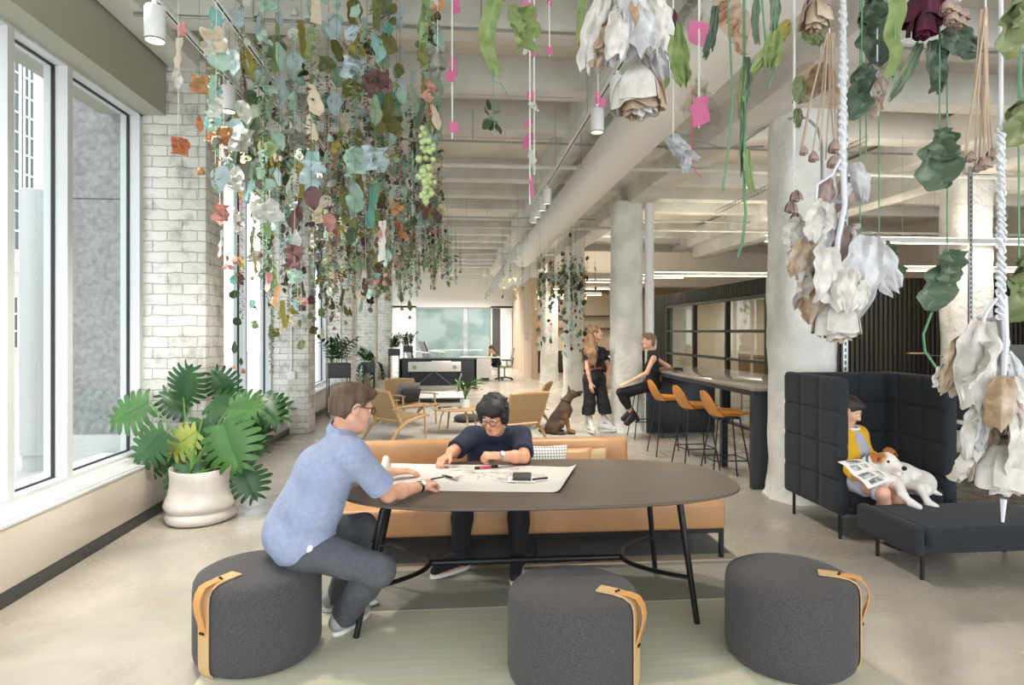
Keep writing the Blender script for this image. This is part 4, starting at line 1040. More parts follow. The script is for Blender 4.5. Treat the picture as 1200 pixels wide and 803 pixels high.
cs = thing('media_console', 'white console with two round speakers on black legs', 'console', (-1.30, 17.2, 0))
MB().b2((0, 0, .54), (1.42, .42, .80), .008).obj('cabinet', M['white'], cs); MB().b2((0, -.004, .54), (1.42, 0, .555)).obj('lower_edge', bd, cs)
for x in (.17, 1.25): s = MB().tube([(x, -.012, .67), (x, 0, .67)], .065, 24).obj('speaker', M['alu'], cs); MB().tube([(x, -.016, .67), (x, -.01, .67)], .05, 20).obj('speaker_mesh', mat('speaker_mesh', '9a9a98', .6), s)
for x in (.05, 1.36):
    for y in (.04, .38): MB().b2((x-.018, y-.018, 0), (x+.018, y+.018, .54)).obj('leg', M['black'], cs)
MB().tube([(.1, .4, .05), (.66, .4, .53)], .006, 5).tube([(1.3, .4, .05), (.7, .4, .53)], .006, 5).obj('brace', M['steel'], cs)
MB().b2((.62, .1, .80), (1.15, .32, .83), .006).obj('turntable', M['white'], cs)
lp = thing('low_platform', 'low pale platform with thin dark rails in front of the white console', 'platform', (-1.35, 14.6, 0))
MB().b2((0, 0, .1), (1.6, 1.5, .125), .004).obj('deck', M['white'], lp); MB().b2((0, -.01, .02), (1.6, .02, .04)).b2((0, 1.48, .02), (1.6, 1.5, .04)).obj('rail', M['black'], lp)
for x in (.1, .8, 1.5):
    for y in (.1, 1.4): MB().cyl((x, y, 0), (x, y, .1), .02, n=8).obj('foot', M['steel'], lp)
lb_ = thing('leaning_board', 'slim silver board leaning by the white console', 'board', (-.02, 16.3, 0))
MB().box((.05, 0, .28), (.03, .35, .58), .004, (0, .35, 0)).obj('board_panel', M['steel'], lb_); MB().b2((-.08, -.16, 0), (.0, .16, .02)).obj('foot', M['steel'], lb_)
def task_chair(lb, x, y, rz, m, grp=None, low=False):
    t = thing('office_chair', lb, 'chair', (x, y, 0), rz, grp); sh = .46
    for k in range(5):
        a = k*2*PI/5; c_, s_ = math.cos(a), math.sin(a); L = MB().tube([(0, 0, .1), (.3*c_, .3*s_, .06)], [.025, .015], 6).obj('base_arm', M['black'], t)
        MB().tube([(.3*c_-.02*s_, .3*s_+.02*c_, .03), (.3*c_+.02*s_, .3*s_-.02*c_, .03)], .03, 10).obj('caster', M['black'], L)
    MB().tube([(0, 0, .09), (0, 0, sh-.04)], .025, 10).obj('column_post', M['steel'], t)
    MB().grid(lambda u, v: (.25-.5*v, (u-.5)*.5*(1-.1*v), sh+.03*abs(u-.5)*2+(.015 if v < .9 else .05)-.02*math.sin(PI*v)), 9, 11).thick(.045).obj('seat', m, t, angle=70)
    MB().grid(lambda u, v: (-.22-.10*v**1.3-.06*(1-(2*u-1)**2)*.6, (u-.5)*.48*(1-.18*v), sh+.12+.5*v), 9, 12).thick(.03).obj('backrest', m, t, angle=70)
    MB().tube([(-.05, 0, sh-.03), (-.25, 0, sh+.02), (-.3, 0, sh+.3)], [.03, .03, .02], 8).obj('back_bracket', M['black'], t)
    for sy in (-1, 1): MB().tube([(-.08, sy*.2, sh-.02), (-.08, sy*.29, sh), (-.08, sy*.29, sh+.2)], .014, 6).tube([(-.2, sy*.29, sh+.21), (.12, sy*.29, sh+.21)], .025, 8, flat=.6).obj('armrest', M['black'], t)
    return t
def shell_chair(lb, x, y, rz):
    t = thing('shell_chair', lb, 'chair', (x, y, 0), rz, 'dark ribbed chairs by the far planters'); t.scale = (1.3, 1.3, 1.3)
    dk = mat('dark_ribbed', '2f3740', .35, coat=.3)
    MB().grid(lambda u, v: ((.32-.55*min(1, v/.5) if v < .5 else -.23-.22*(v-.5)/.5), (u-.5)*.62, (.42-.06*math.sin(PI*v) if v < .5 else .42+.55*(v-.5)/.5)+.012*math.sin(v*60)), 6, 60).thick(.04).obj('ribbed_shell', dk, t, angle=70)
    for sy in (-1, 1): MB().tube([(.25, sy*.33, .4), (.2, sy*.34, .6), (-.3, sy*.33, .65)], .018, 8).obj('armrest', M['steel'], t)
    MB().tube([(0, 0, .05), (0, 0, .4)], .03, 8).obj('column_post', M['steel'], t)
    for k in range(4): a = k*PI/2+.6; MB().tube([(0, 0, .06), (.3*math.cos(a), .3*math.sin(a), .02)], [.025, .015], 6).obj('base_arm', M['steel'], t)
p = wz(491, 436, 0); shell_chair('dark ribbed lounge chair, left one by the glass partition', p.x, p.y, math.radians(20)); shell_chair('dark ribbed lounge chair, right one by the glass partition', p.x+.62, p.y+.7, math.radians(20))
grey_mesh = mat('mesh_back', 'b3afa6', .8); dark_mesh = mat('mesh_dark', '4a4b4e', .8)
task_chair('grey mesh office chair the far man at the desk sits on', 1.62, 21.3, PI, grey_mesh)

# ---- plants
def monstera(L=.36, W=.44, seed=0):
    """one split leaf in the XY plane, stalk end at origin, tip along +X; fingers each side of the midrib"""
    rn = random.Random(seed); mb = MB(); nf = 7
    for s in (-1, 1):
        for k in range(nf):
            a0, a1 = k/nf, (k+1)/nf
            x0, x1 = L*(.05+.88*a0), L*(.05+.88*a1)
            fw = math.sin(PI*min(1, (.16+.80*(a0+a1)/2)))**.8
            out = W*.55*fw*rn.uniform(.92, 1.06); lean = L*(-.16+.46*(a0+a1)/2)*(.9 if k else 1.2)
            gap = .25
            def fn(u, v, x0=x0, x1=x1, out=out, lean=lean, s=s, gap=gap, k=k):
                xm = x0+(x1-x0)*(u*1.04-.02)
                c = (x0+x1)/2
                sp = 1+.2*math.sin(PI*v)-gap*min(1, max(0, (v-.40)/.12))
                if v > .8: sp *= math.sqrt(max(0, 1-((v-.8)/.2)**2))*.8+.2
                x = c+(xm-c)*sp*1.1+lean*v**1.2; y = s*(out*v)
                z = -.35*out*v*v*(.5)+.03*L*math.sin(PI*v)-.25*L*(x/L)**2*.5
                return (x, y, z)
            mb.grid(fn, 5, 16)
    def tipf(u, v): return (L*(.88+.22*v), (u-.5)*W*.2*(1-v)**.8, -.125*L*(.88+.22*v)**2)
    mb.grid(tipf, 4, 6)
    mb.thick(.0012)
    rib = MB().tube([(-.01, 0, .001), (L*.5, 0, -.03*L+.002), (L*1.0, 0, -.125*L)], [.0045, .0035, .001], 5)
    return mb, rib
LM = []
for i in range(4): a_, b_ = monstera(seed=i); LM.append((a_.mesh('leaf', M['leaf']), b_.mesh('midrib', M['leaf2'])))
def frame_to(d, up): 
    d = Vector(d).normalized(); u = Vector(up); u = (u-d*u.dot(d)).normalized(); y = u.cross(d); return Matrix((d, y, u)).transposed().to_4x4()
mp_ = thing('potted_monstera', 'big swiss cheese plant in a slumped pale pot by the brick pier', 'plant', (-2.14, 5.42, 0))
cp = wz(222, 620, 0); mp_.location = (cp.x-.02, cp.y+.28, 0)
def potpr(): return [(.001, 0), (.25, 0), (.285, .02), (.295, .05), (.28, .085), (.265, .10), (.285, .125), (.29, .15), (.27, .19), (.25, .24), (.245, .3), (.248, .38), (.255, .445), (.25, .455), (.235, .45), (.232, .4), (.001, .39)]
po = MB().lathe(potpr(), n=56, caps=False)
po.v = [(x*(1+.03*math.sin(3*math.atan2(y, x)+z*14)+.02*math.sin(5*math.atan2(y, x)-z*20)*(1 if z < .25 else .2)), y*(1+.03*math.sin(3*math.atan2(y, x)+z*14)), z+.006*math.sin(2*math.atan2(y, x)+1)*(1 if z > .2 else .0)) for x, y, z in po.v]
po.obj('pot', M['pot'], mp_, angle=80); MB().lathe([(.001, .405), (.23, .402)], n=28, caps=False).obj('soil', M['soil'], mp_)
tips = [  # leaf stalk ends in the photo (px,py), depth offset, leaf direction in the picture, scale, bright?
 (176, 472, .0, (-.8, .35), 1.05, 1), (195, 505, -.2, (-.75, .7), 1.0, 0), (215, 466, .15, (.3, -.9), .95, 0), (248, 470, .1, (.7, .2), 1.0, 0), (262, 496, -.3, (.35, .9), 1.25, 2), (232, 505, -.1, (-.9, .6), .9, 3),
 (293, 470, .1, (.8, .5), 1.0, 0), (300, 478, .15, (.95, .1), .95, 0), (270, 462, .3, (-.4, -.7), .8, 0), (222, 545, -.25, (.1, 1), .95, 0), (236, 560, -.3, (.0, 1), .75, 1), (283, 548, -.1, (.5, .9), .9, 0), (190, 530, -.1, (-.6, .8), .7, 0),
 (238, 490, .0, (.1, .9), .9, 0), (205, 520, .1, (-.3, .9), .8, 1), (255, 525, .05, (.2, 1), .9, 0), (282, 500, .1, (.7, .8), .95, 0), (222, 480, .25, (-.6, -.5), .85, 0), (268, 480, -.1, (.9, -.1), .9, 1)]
rn = random.Random(11); base = Vector(mp_.location)
for i, (px, py, dt_, dr, sc, br) in enumerate(tips):
    q = wt(px, py, 5.68+dt_)-base; p0 = Vector((rn.uniform(-.1, .1), rn.uniform(-.1, .1), .40))
    mid = p0.lerp(q, .55)+Vector((0, 0, .07)); MB().tube(qb(p0, mid, q, 6), [.009, .009, .008, .008, .007, .007, .006], 6).obj('stalk', M['stem'], mp_)
    d = Vector((dr[0], -.25+rn.uniform(-.15, .1), -dr[1])); up = Vector((rn.uniform(-.25, .25), -.9, .55+rn.uniform(-.2, .2)))
    me, rb = LM[i % 4]
    lf = link('leaf', me.copy() if br else me, mp_); lf.matrix_local = Tr(*q) @ frame_to(d, up) @ Matrix.Scale(sc*.92, 4)
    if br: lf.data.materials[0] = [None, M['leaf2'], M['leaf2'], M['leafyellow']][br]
    link('midrib', rb, lf)
def planter(lb, x, y, bw, bd_, bz0, bz1, kind, seed, rz=0):
    t = thing('plant_stand', lb, 'plant stand', (x, y, 0), rz, 'dark plant boxes on legs along the windows'); rn = random.Random(seed)
    gm = mat('planter_grey', '4b4d50', .5)
    b_ = MB(); 
    for lo, hi in (((-bw/2, -bd_/2, bz0), (bw/2, bd_/2, bz0+.02)), ((-bw/2, -bd_/2, bz0), (bw/2, -bd_/2+.012, bz1)), ((-bw/2, bd_/2-.012, bz0), (bw/2, bd_/2, bz1)), ((-bw/2, -bd_/2, bz0), (-bw/2+.012, bd_/2, bz1)), ((bw/2-.012, -bd_/2, bz0), (bw/2, bd_/2, bz1))): b_.b2(lo, hi)
    b_.obj('box', gm, t); MB().b2((-bw/2+.012, -bd_/2+.012, bz1-.06), (bw/2-.012, bd_/2-.012, bz1-.03)).obj('soil', M['soil'], t)
    for sx in (-1, 1):
        for sy in (-1, 1): MB().b2((sx*(bw/2-.02)-.01, sy*(bd_/2-.02)-.01, 0), (sx*(bw/2-.02)+.01, sy*(bd_/2-.02)+.01, bz0)).obj('leg', M['black'], t)
    ns = 17 if kind == 'zz' else 16
    for k in range(ns):
        p0 = Vector((rn.uniform(-.4, .4)*bw, rn.uniform(-.4, .4)*bd_, bz1-.04)); a = rn.uniform(0, 6.28); L = rn.uniform(.32, .52) if kind == 'zz' else rn.uniform(.2, .4); ld = rn.uniform(.15, .8) if kind == 'zz' else rn.uniform(.3, .9)
        if kind == 'trail' and k % 3 == 0: p2 = p0+Vector((math.cos(a)*.28, math.sin(a)*.28-.1, -.35)); p1 = p0+Vector((math.cos(a)*.25, math.sin(a)*.25, .15))
        else: p2 = p0+Vector((math.cos(a)*L*ld, math.sin(a)*L*ld, L)); p1 = p0+Vector((0, 0, L*.6))
        pts = qb(p0, p1, p2, 8); s_ = MB().tube(pts, [.006]*6+[.004]*3, 5)
        s_.obj('stem', M['stem'], t); lv = MB()
        for j in range(2, 9):
            d = (pts[j]-pts[j-1]).normalized(); sx_, sy_, _ = basis(d)
            for s in (-1, 1):
                dd = d*.5+sx_*s*.8*math.cos(k)+sy_*s*.8*math.sin(k); l_ = leaf_blade(pts[j], dd, rn.uniform(.11, .17) if kind == 'zz' else .13, .065 if kind == 'zz' else .085, .25, nu=3, nv=5); lv.add(l_.v, l_.f)
        o_ = lv.obj('leaves', [M['leaf'], M['leaf2']][(k % 3 == 0) if kind == 'zz' else (k % 2)], t)
    return t
planter('dark plant box on tall legs, nearest the second brick pier', -2.25, 12.3, .42, .42, .76, 1.03, 'zz', 1, .3)
planter('dark plant box with trailing light green leaves, second from the lounge', -2.28, 16.7, .32, .34, .56, .84, 'trail', 2, .2)
p = wt(462, 412, 21.0); planter('dark plant box with bushy plant, third along the windows', p.x, p.y, .36, .34, .84, 1.06, 'zz', 3); p = wt(475, 412, 23.0); planter('farthest dark plant box before the glass partition', p.x+.1, p.y, .34, .34, .9, 1.12, 'zz', 4)

# ---- office at the right edge
ofr = tag(MB().b2((4.7, 5.2, 0), (10, 8.6, .008)).obj('area_rug', mat('office_carpet', '4c4843', .95, col2='6b665f', scale=9, detail=6, contrast=(.42, .55))), 'dark mottled carpet under the office desk at the right edge', 'rug')
p = wz(1128, 540, 0.01); task_chair('dark mesh office chair on castors behind the booth sofa', p.x-.1, p.y-.45, math.radians(20), dark_mesh)
dk = thing('office_desk', 'wooden office desk behind the white dried rose at the right edge', 'desk', (5.75, 7.12, 0))
MB().b2((0, 0, .93), (2.2, .75, .965), .004).obj('desk_top', M['oak'], dk)
for x in (.15, 2.05): MB().b2((x-.03, .33, 0), (x+.03, .42, .93)).obj('leg', M['black'], dk); MB().b2((x-.03, .05, 0), (x+.03, .7, .03)).obj('foot', M['black'], dk)
mn = thing('monitor', 'grey monitor on the office desk at the right edge', 'monitor', (7.05, 7.4, .965), 0)
MB().b2((-.36, -.02, .12), (.36, .02, .5), .008).obj('screen_housing', mat('monitor_grey', '6b6d70', .5), mn); MB().tube([(0, .02, 0), (0, .02, .3)], .02, 8).obj('stand', M['black'], mn); MB().b2((-.12, -.09, 0), (.12, .1, .012), .004).obj('foot', M['black'], mn)
d2_ = thing('office_desk', 'dark topped desk with lamp just right of the booth sofa', 'desk', (4.86, 6.9, 0))
MB().b2((0, 0, 1.0), (.85, .7, 1.03), .004).obj('desk_top', M['black'], d2_)
for x in (.08, .77): MB().b2((x-.03, .3, 0), (x+.03, .4, 1.0)).obj('leg', M['black'], d2_)
p = wY(1118, 447, 7.1)
dl = thing('desk_lamp', 'thin black angled desk lamp behind the booth sofa', 'lamp', (p.x, 7.1, 1.03))
MB().lathe([(.001, 0), (.08, 0), (.08, .015), (.001, .02)], n=20, caps=False).obj('base', M['black'], dl)
q0, q1, q2 = Vector((0, 0, .02)), wY(1134, 421, 7.1)-Vector((p.x, 7.1, 1.03)), wY(1066, 414, 7.1)-Vector((p.x, 7.1, 1.03))
MB().tube([q0, q1], .008, 6).obj('lower_arm', M['black'], dl); MB().tube([q1, q2], .007, 6).obj('upper_arm', M['black'], dl); MB().b2((q2.x-.02, -.03, q2.z-.012), (q2.x+.22, .03, q2.z+.008), .003).obj('lamp_head', mat('brass_head', '8d7a5c', .4, metal=.5), dl)
tag(MB().lathe([(.001, 0), (.03, 0), (.04, .07), (.001, .07)], n=16, caps=False).obj('flower_pot', mat('terracotta', 'c27a4e', .8)), 'tiny terracotta pot on the dark desk right of the sofa', 'pot').location = (5.62, 7.1, 1.03)

# ---- kitchen glimpsed between the columns
kc = thing('kitchen_counter', 'pale counter with dark legs glimpsed between the columns', 'counter', (3.35, 18.2, 0))
MB().b2((0, 0, .86), (1.6, .7, .9), .004).obj('counter_top', M['white'], kc)
for x in (.1, 1.5): MB().b2((x-.03, .05, 0), (x+.03, .65, .86)).obj('leg', M['black'], kc)
struct('wall_kitchen', MB().b2((2.8, 25.6, 0), (9, 25.7, 3.2)), mat('kitchen_tile', 'c6baa4', .5))
ksh = thing('wall_shelf', 'dark kitchen shelf with a row of bottles glimpsed between columns', 'shelf', (3.0, 25.25, 1.75)); MB().b2((0, 0, 0), (4, .3, .04)).obj('board', M['darkframe'], ksh)
MB().b2((0, 0, .5), (4, .3, .54)).obj('board', M['darkframe'], ksh)
for k in range(12):
    b_ = MB().lathe([(.001, 0), (.04, 0), (.04, .18), (.015, .23), (.015, .28), (.001, .28)], n=10, caps=False).obj('bottle', [M['white'], M['orange'], M['leather']][k % 3]); tag(b_, 'bottle in the row on the kitchen shelf', 'bottle', 'bottles on the kitchen shelf'); b_.location = (3.15+.2*k, 25.4, 1.79)
kcab = thing('kitchen_cabinet', 'dark base cabinet along the kitchen back wall', 'cabinet', (2.9, 24.9, 0)); MB().b2((0, 0, .1), (5, .65, .88)).obj('body', M['darkframe'], kcab); MB().b2((.03, .05, 0), (4.97, .65, .1)).obj('plinth', M['black'], kcab); MB().b2((0, -.02, .88), (5, .65, .92)).obj('worktop', M['beigewall'], kcab)
# ================================================================ PEOPLE AND DOGS
def skinmat(name, c, c2): return mat(name, c, .5, col2=c2, scale=14, bump=.04, bscale=90)
SK1 = skinmat('fair_skin', 'd9a88e', 'cf987d'); SK2 = skinmat('warm_skin', 'd7a183', 'cb9272'); SK3 = skinmat('light_skin', 'e0b299', 'd6a388')
M['eye'] = mat('eye_white', 'e8e4df', .25); M['iris'] = mat('iris', '2d211a', .2); M['lip'] = mat('lips', 'b06a5d', .5)
def hairmat(n, a, b): return mat(n, a, .62, col2=b, scale=26, stretch=(1, 1, .15), bump=.5, bscale=70, bdist=.004)
def V3(*a): return Vector(a)
def fr3(f, up=(0, 0, 1)):
    f = Vector(f).normalized(); u = Vector(up); u = (u-f*u.dot(f)).normalized(); l = u.cross(f); return f, l, u
def head_prims(c, f, up=(0, 0, 1), s=1.0, neck=None, nr=.052, fem=False):
    F_, L_, U_ = fr3(f, up); R = rotR(F_, L_, U_)
    def P(x, y, z): return Vector(c)+(F_*x+L_*y+U_*z)*s
    E = lambda p, r, k=.02, op='+': ell(P(*p), [q*s for q in r], R, k*s, op)
    Cn = lambda a, b, ra, rb, k=.02, op='+': cone(P(*a), P(*b), ra*s, rb*s, k*s, op=op)
    j = .9 if fem else 1
    pr = [E((-.012, 0, .035), (.097, .077, .085)), E((.028, 0, -.03), (.066, .058*j, .086), .03), E((.066, 0, -.094), (.022, .026*j, .018), .035)]
    for y in (-1, 1):
        pr += [Cn((0, y*.052*j, -.045), (.055, y*.024, -.09), .022, .018, .03), E((.060, y*.036, -.022), (.026, .024, .026), .025)]
    pr += [Cn((.083, -.03, .030), (.083, .03, .030), .013, .013, .02)]
    for y in (-1, 1): pr += [E((.104, y*.031, .010), (.020, .019, .013), .012, '-')]
    pr += [Cn((.090, 0, .018), (.110, 0, -.018), .008, .0125, .012)]
    for y in (-1, 1): pr += [E((.099, y*.011, -.023), (.011, .008, .008), .008)]
    pr += [Cn((.088, -.017, -.052), (.088, .017, -.052), .0075, .0075, .01), Cn((.087, -.014, -.064), (.087, .014, -.064), .008, .008, .01), Cn((.099, -.02, -.058), (.099, .02, -.058), .003, .003, .004, '-')]
    for y in (-1, 1): pr += [E((-.004, y*.077, -.002), (.020, .009, .031), .008), E((.002, y*.086, .0), (.010, .005, .018), .006, '-')]
    if neck is not None: pr += [cone(P(-.018, 0, -.05), Vector(neck), nr*s, nr*1.12*s, .03)]
    return pr, P, R, (F_, L_, U_)
def head_extras(body, P, s=1, lipc=None, brow=None):
    for y in (-1, 1):
        MB().ball(P(.079, y*.031, .010), .0135*s, 12, 8).obj('eye', M['eye'], body)
        MB().ball(P(.0885, y*.031, .009), .0062*s, 10, 6).obj('iris', M['iris'], body)
        if brow: MB().tube([P(.093, y*.014, .034), P(.097, y*.03, .041), P(.086, y*.048, .034)], [.0035*s, .0045*s, .002*s], 6).obj('eyebrow', brow, body)
    MB().tube([P(.090, -.022, -.058), P(.098, -.008, -.051), P(.0985, 0, -.053), P(.098, .008, -.051), P(.090, .022, -.058)], [.002*s, .0045*s, .004*s, .0045*s, .002*s], 6).tube([P(.090, -.02, -.0595), P(.0975, 0, -.065), P(.090, .02, -.0595)], [.002*s, .0055*s, .002*s], 6).obj('lips', lipc or M['lip'], body)
def hand_prims(w, d, n, tside, curl=(.5, .6, .4), s=1.0, spread=1.0, thumb=None, point=None):
    """w wrist, d towards the knuckles, n back of the hand, tside +1/-1 picks the thumb's side"""
    d = Vector(d).normalized(); n = Vector(n); n = (n-d*n.dot(d)).normalized(); t = d.cross(n)*tside; w = Vector(w); pr = []
    for q, off in enumerate((.028, .0095, -.009, -.026)):
        kn = w+(d*(.088-.004*abs(q-1))+t*off*spread+n*(.004-.002*abs(q-1.4)))*s
        pr.append(cone(w+t*off*.55*s+d*.012*s, kn, .0145*s, .0105*s, .014*s))
        L = (.046, .05, .047, .037)[q]*s; a = 0; p = kn; r = .0095*s*(1, 1.02, .98, .88)[q]
        cc = curl if not (point and q in point) else point[q]
        for k in range(3):
            a += cc[k]; dd = d*math.cos(a)-n*math.sin(a)+t*off*.8*(1 if k == 0 else .3); dd.normalize(); p2 = p+dd*L*(1, .62, .5)[k]
            pr.append(cone(p, p2, r, r*.9, .004*s)); p = p2; r *= .9
    b = w+(d*.022+t*.024-n*.004)*s; td = thumb or (.62, .72, -.28); dd = (t*td[0]+d*td[1]+n*td[2]).normalized(); b2 = b+dd*.042*s; d2 = (dd+d*.5-t*.25-n*.15).normalized()
    pr += [cone(w+d*.01*s+t*.008*s, b, .015*s, .0145*s, .012*s), cone(b, b2, .0135*s, .0105*s, .006*s), cone(b2, b2+d2*.032*s, .0105*s, .008*s, .004*s)]
    return pr
def limb(J, k, a, b, c, r1, r2, r3, blend=.02): return [cone(J[a], J[b], r1, r2, blend), cone(J[b], J[c], r2*1.0, r3, blend)]
def body_prims(J, s=1.0, o=0.0, fem=False, legs=True, arms=True, hips=True, bellyx=0, torso=True):
    """o: extra thickness for clothing; J: dict of joints"""
    pr = []
    if torso:
        up = (J['nck']-J['pel']).normalized(); side = (J['shL']-J['shR']).normalized()
        w = (.052 if fem else .068)*s; r0 = (.098 if fem else .112)*s+o; r1 = (.088 if fem else .118)*s+o+bellyx*.5
        mid = J['pel'].lerp(J['che'], .5)
        for q in (-1, 1):
            pr += [cone(J['pel']+side*q*w*.95, mid+side*q*w*(.75 if fem else 1), r0, (.075 if fem else .102)*s+o+bellyx, .05), cone(mid+side*q*w*(.75 if fem else 1), J['che']+side*q*w*1.05, (.075 if fem else .102)*s+o+bellyx, r1*.96, .05)]
            sh = J['shL'] if q > 0 else J['shR']
            pr += [cone(J['che']+side*q*w, sh.lerp(J['che'], .18), r1*.86, .062*s+o, .05), cone(J['nck']-up*.02, sh-side*q*.015, .05*s+o*.8, .05*s+o, .045)]
        if fem:
            F_ = side.cross(up)
            for q in (-1, 1): pr.append(ell(J['che']+F_*.075*s+side*q*.055*s-up*.03, (.05*s+o,)*3, None, .04))
    if arms:
        for x in 'LR':
            pr += [cone(J['sh'+x], J['el'+x], (.046 if fem else .056)*s+o, (.035 if fem else .043)*s+o, .03), cone(J['el'+x], J['el'+x].lerp(J['wr'+x], .35), (.034 if fem else .042)*s+o, (.034 if fem else .043)*s+o, .02), cone(J['el'+x].lerp(J['wr'+x], .35), J['wr'+x], (.034 if fem else .043)*s+o, (.022 if fem else .028)*s+o, .02)]
    if hips:
        pr.append(cone(J['hpL'], J['hpR'], .1*s+o, .1*s+o, .05))
    if legs:
        for x in 'LR':
            pr += [cone(J['hp'+x], J['kn'+x], (.084 if fem else .088)*s+o, (.053 if fem else .06)*s+o, .04), cone(J['kn'+x], J['kn'+x].lerp(J['an'+x], .35), .054*s+o, .054*s+o, .03), cone(J['kn'+x].lerp(J['an'+x], .35), J['an'+x], .054*s+o, .034*s+o, .03)]
    return pr
def foot_prims(an, toe, r=.034, o=0):
    an, toe = Vector(an), Vector(toe); f = (toe-an); f.z = 0; f.normalize(); g = min(an.z, toe.z)
    heel = an-f*.035; heel.z = an.z-.055
    return [cone(an, heel, r+o, r*.95+o, .02), cone(an-Vector((0, 0, .03)), toe, r*.95+o, .024+o, .02), cone(heel, toe, .03+o, .026+o, .02)]
def shoe(name, an, toe, m, sole, parent, top=.02, heel=0.0, r=.046):
    an, toe = Vector(an), Vector(toe); f = toe-an; f.z = 0; f.normalize(); u = Vector((0, 0, 1)); sd = u.cross(f)
    z = toe.z; h = an-f*.045; h.z = z+heel; t2 = toe+f*.0
    pr = [cone(h+u*.035, t2+u*.012, .040, .033, .02), cone(an+u*top, h+u*.03, r, .042, .03), cone(an+u*top, toe.lerp(an, .35)+u*.025, r, .036, .03),
          dict(t='cut', c=tuple(an+u*(top+.012)), n=(0, 0, 1), op='cut'), dict(t='cut', c=(0, 0, z-.018), n=(0, 0, -1), op='cut')]
    o = sdf_obj(name, pr, .006, m, parent)
    n = 24; pts = []
    for k in range(n):
        a = 2*PI*k/n; x = math.cos(a); y = math.sin(a); c = h.lerp(t2, .5); hl = (t2-h).length/2+.038
        w = .043-.006*x*(x < 0); p = c+f*x*hl+sd*math.copysign(abs(y)**.8, y)*w; pts.append((p.x, p.y))
    MB().prism(pts, z-.03, z-.008).obj('sole', sole, o)
    if heel: MB().tube([h+u*(-.02), h+u*(-.03-heel)], [.03, .026], 10).obj('heel', sole, o)
    return o
def wrinkle(amp, sc, seed=0):
    def f(me):
        n = len(me.vertices); co = np.empty(n*3); me.vertices.foreach_get('co', co); co = co.reshape(-1, 3); nr = np.empty(n*3); me.vertices.foreach_get('normal', nr); nr = nr.reshape(-1, 3)
        rs = np.random.RandomState(seed); d = np.zeros(n)
        for k in range(9):
            v = rs.randn(3); v /= np.linalg.norm(v); q = co @ v*sc*(1+.35*k)+rs.rand()*6+1.5*np.sin(co @ rs.randn(3)*sc*.5); d += np.sin(q)/(1+.35*k)
        co += nr*(np.maximum(d, -.6)*amp)[:, None]; me.vertices.foreach_set('co', co.ravel()); me.update()
    return f
def hairtuft(amp, sc, seed=0): return wrinkle(amp, sc, seed)
def glasses(parent, P, m, s=1, r=.021, dz=.008, w=.0022):
    g = MB()
    for y in (-1, 1):
        g.tube([P(.106, y*.033+r*1.12*math.cos(a), dz+r*.9*math.sin(a)) for a in [2*PI*i/20 for i in range(21)]], w*s, 6)
        g.tube([P(.106, y*(.033+r*1.1), dz+.008), P(.085, y*.074, dz+.010), P(.0, y*.084, dz+.012), P(-.02, y*.083, dz-.008)], w*s, 6)
    g.tube([P(.106, -.011, dz+.005), P(.109, 0, dz+.008), P(.106, .011, dz+.005)], w*s, 6)
    o = g.obj('glasses', m, parent)
    ln = MB()
    for y in (-1, 1):
        ln.add([P(.106, y*.033+r*1.1*math.cos(a), dz+r*.88*math.sin(a)) for a in [2*PI*i/20 for i in range(20)]], [tuple(range(20))])
    ln.obj('lens', M['glass'], o)
def watch(parent, w, d, n, strap_m, r=.031):
    d = Vector(d).normalized(); x, y, _ = basis(d); n = Vector(n); n = (n-d*n.dot(d)).normalized(); w = Vector(w)
    o = MB().grid(lambda u, v: w+d*(v-.5)*.018+(x*math.cos(2*PI*u)+y*math.sin(2*PI*u))*r, 20, 2, True).thick(.004).obj('watch_strap', strap_m, parent)
    f = MB().tube([w+n*(r-.002), w+n*(r+.009)], .019, 20).obj('watch_case', M['steel'], o)
    MB().tube([w+n*(r+.009), w+n*(r+.0095)], .0155, 20).obj('watch_dial', M['white'], o)
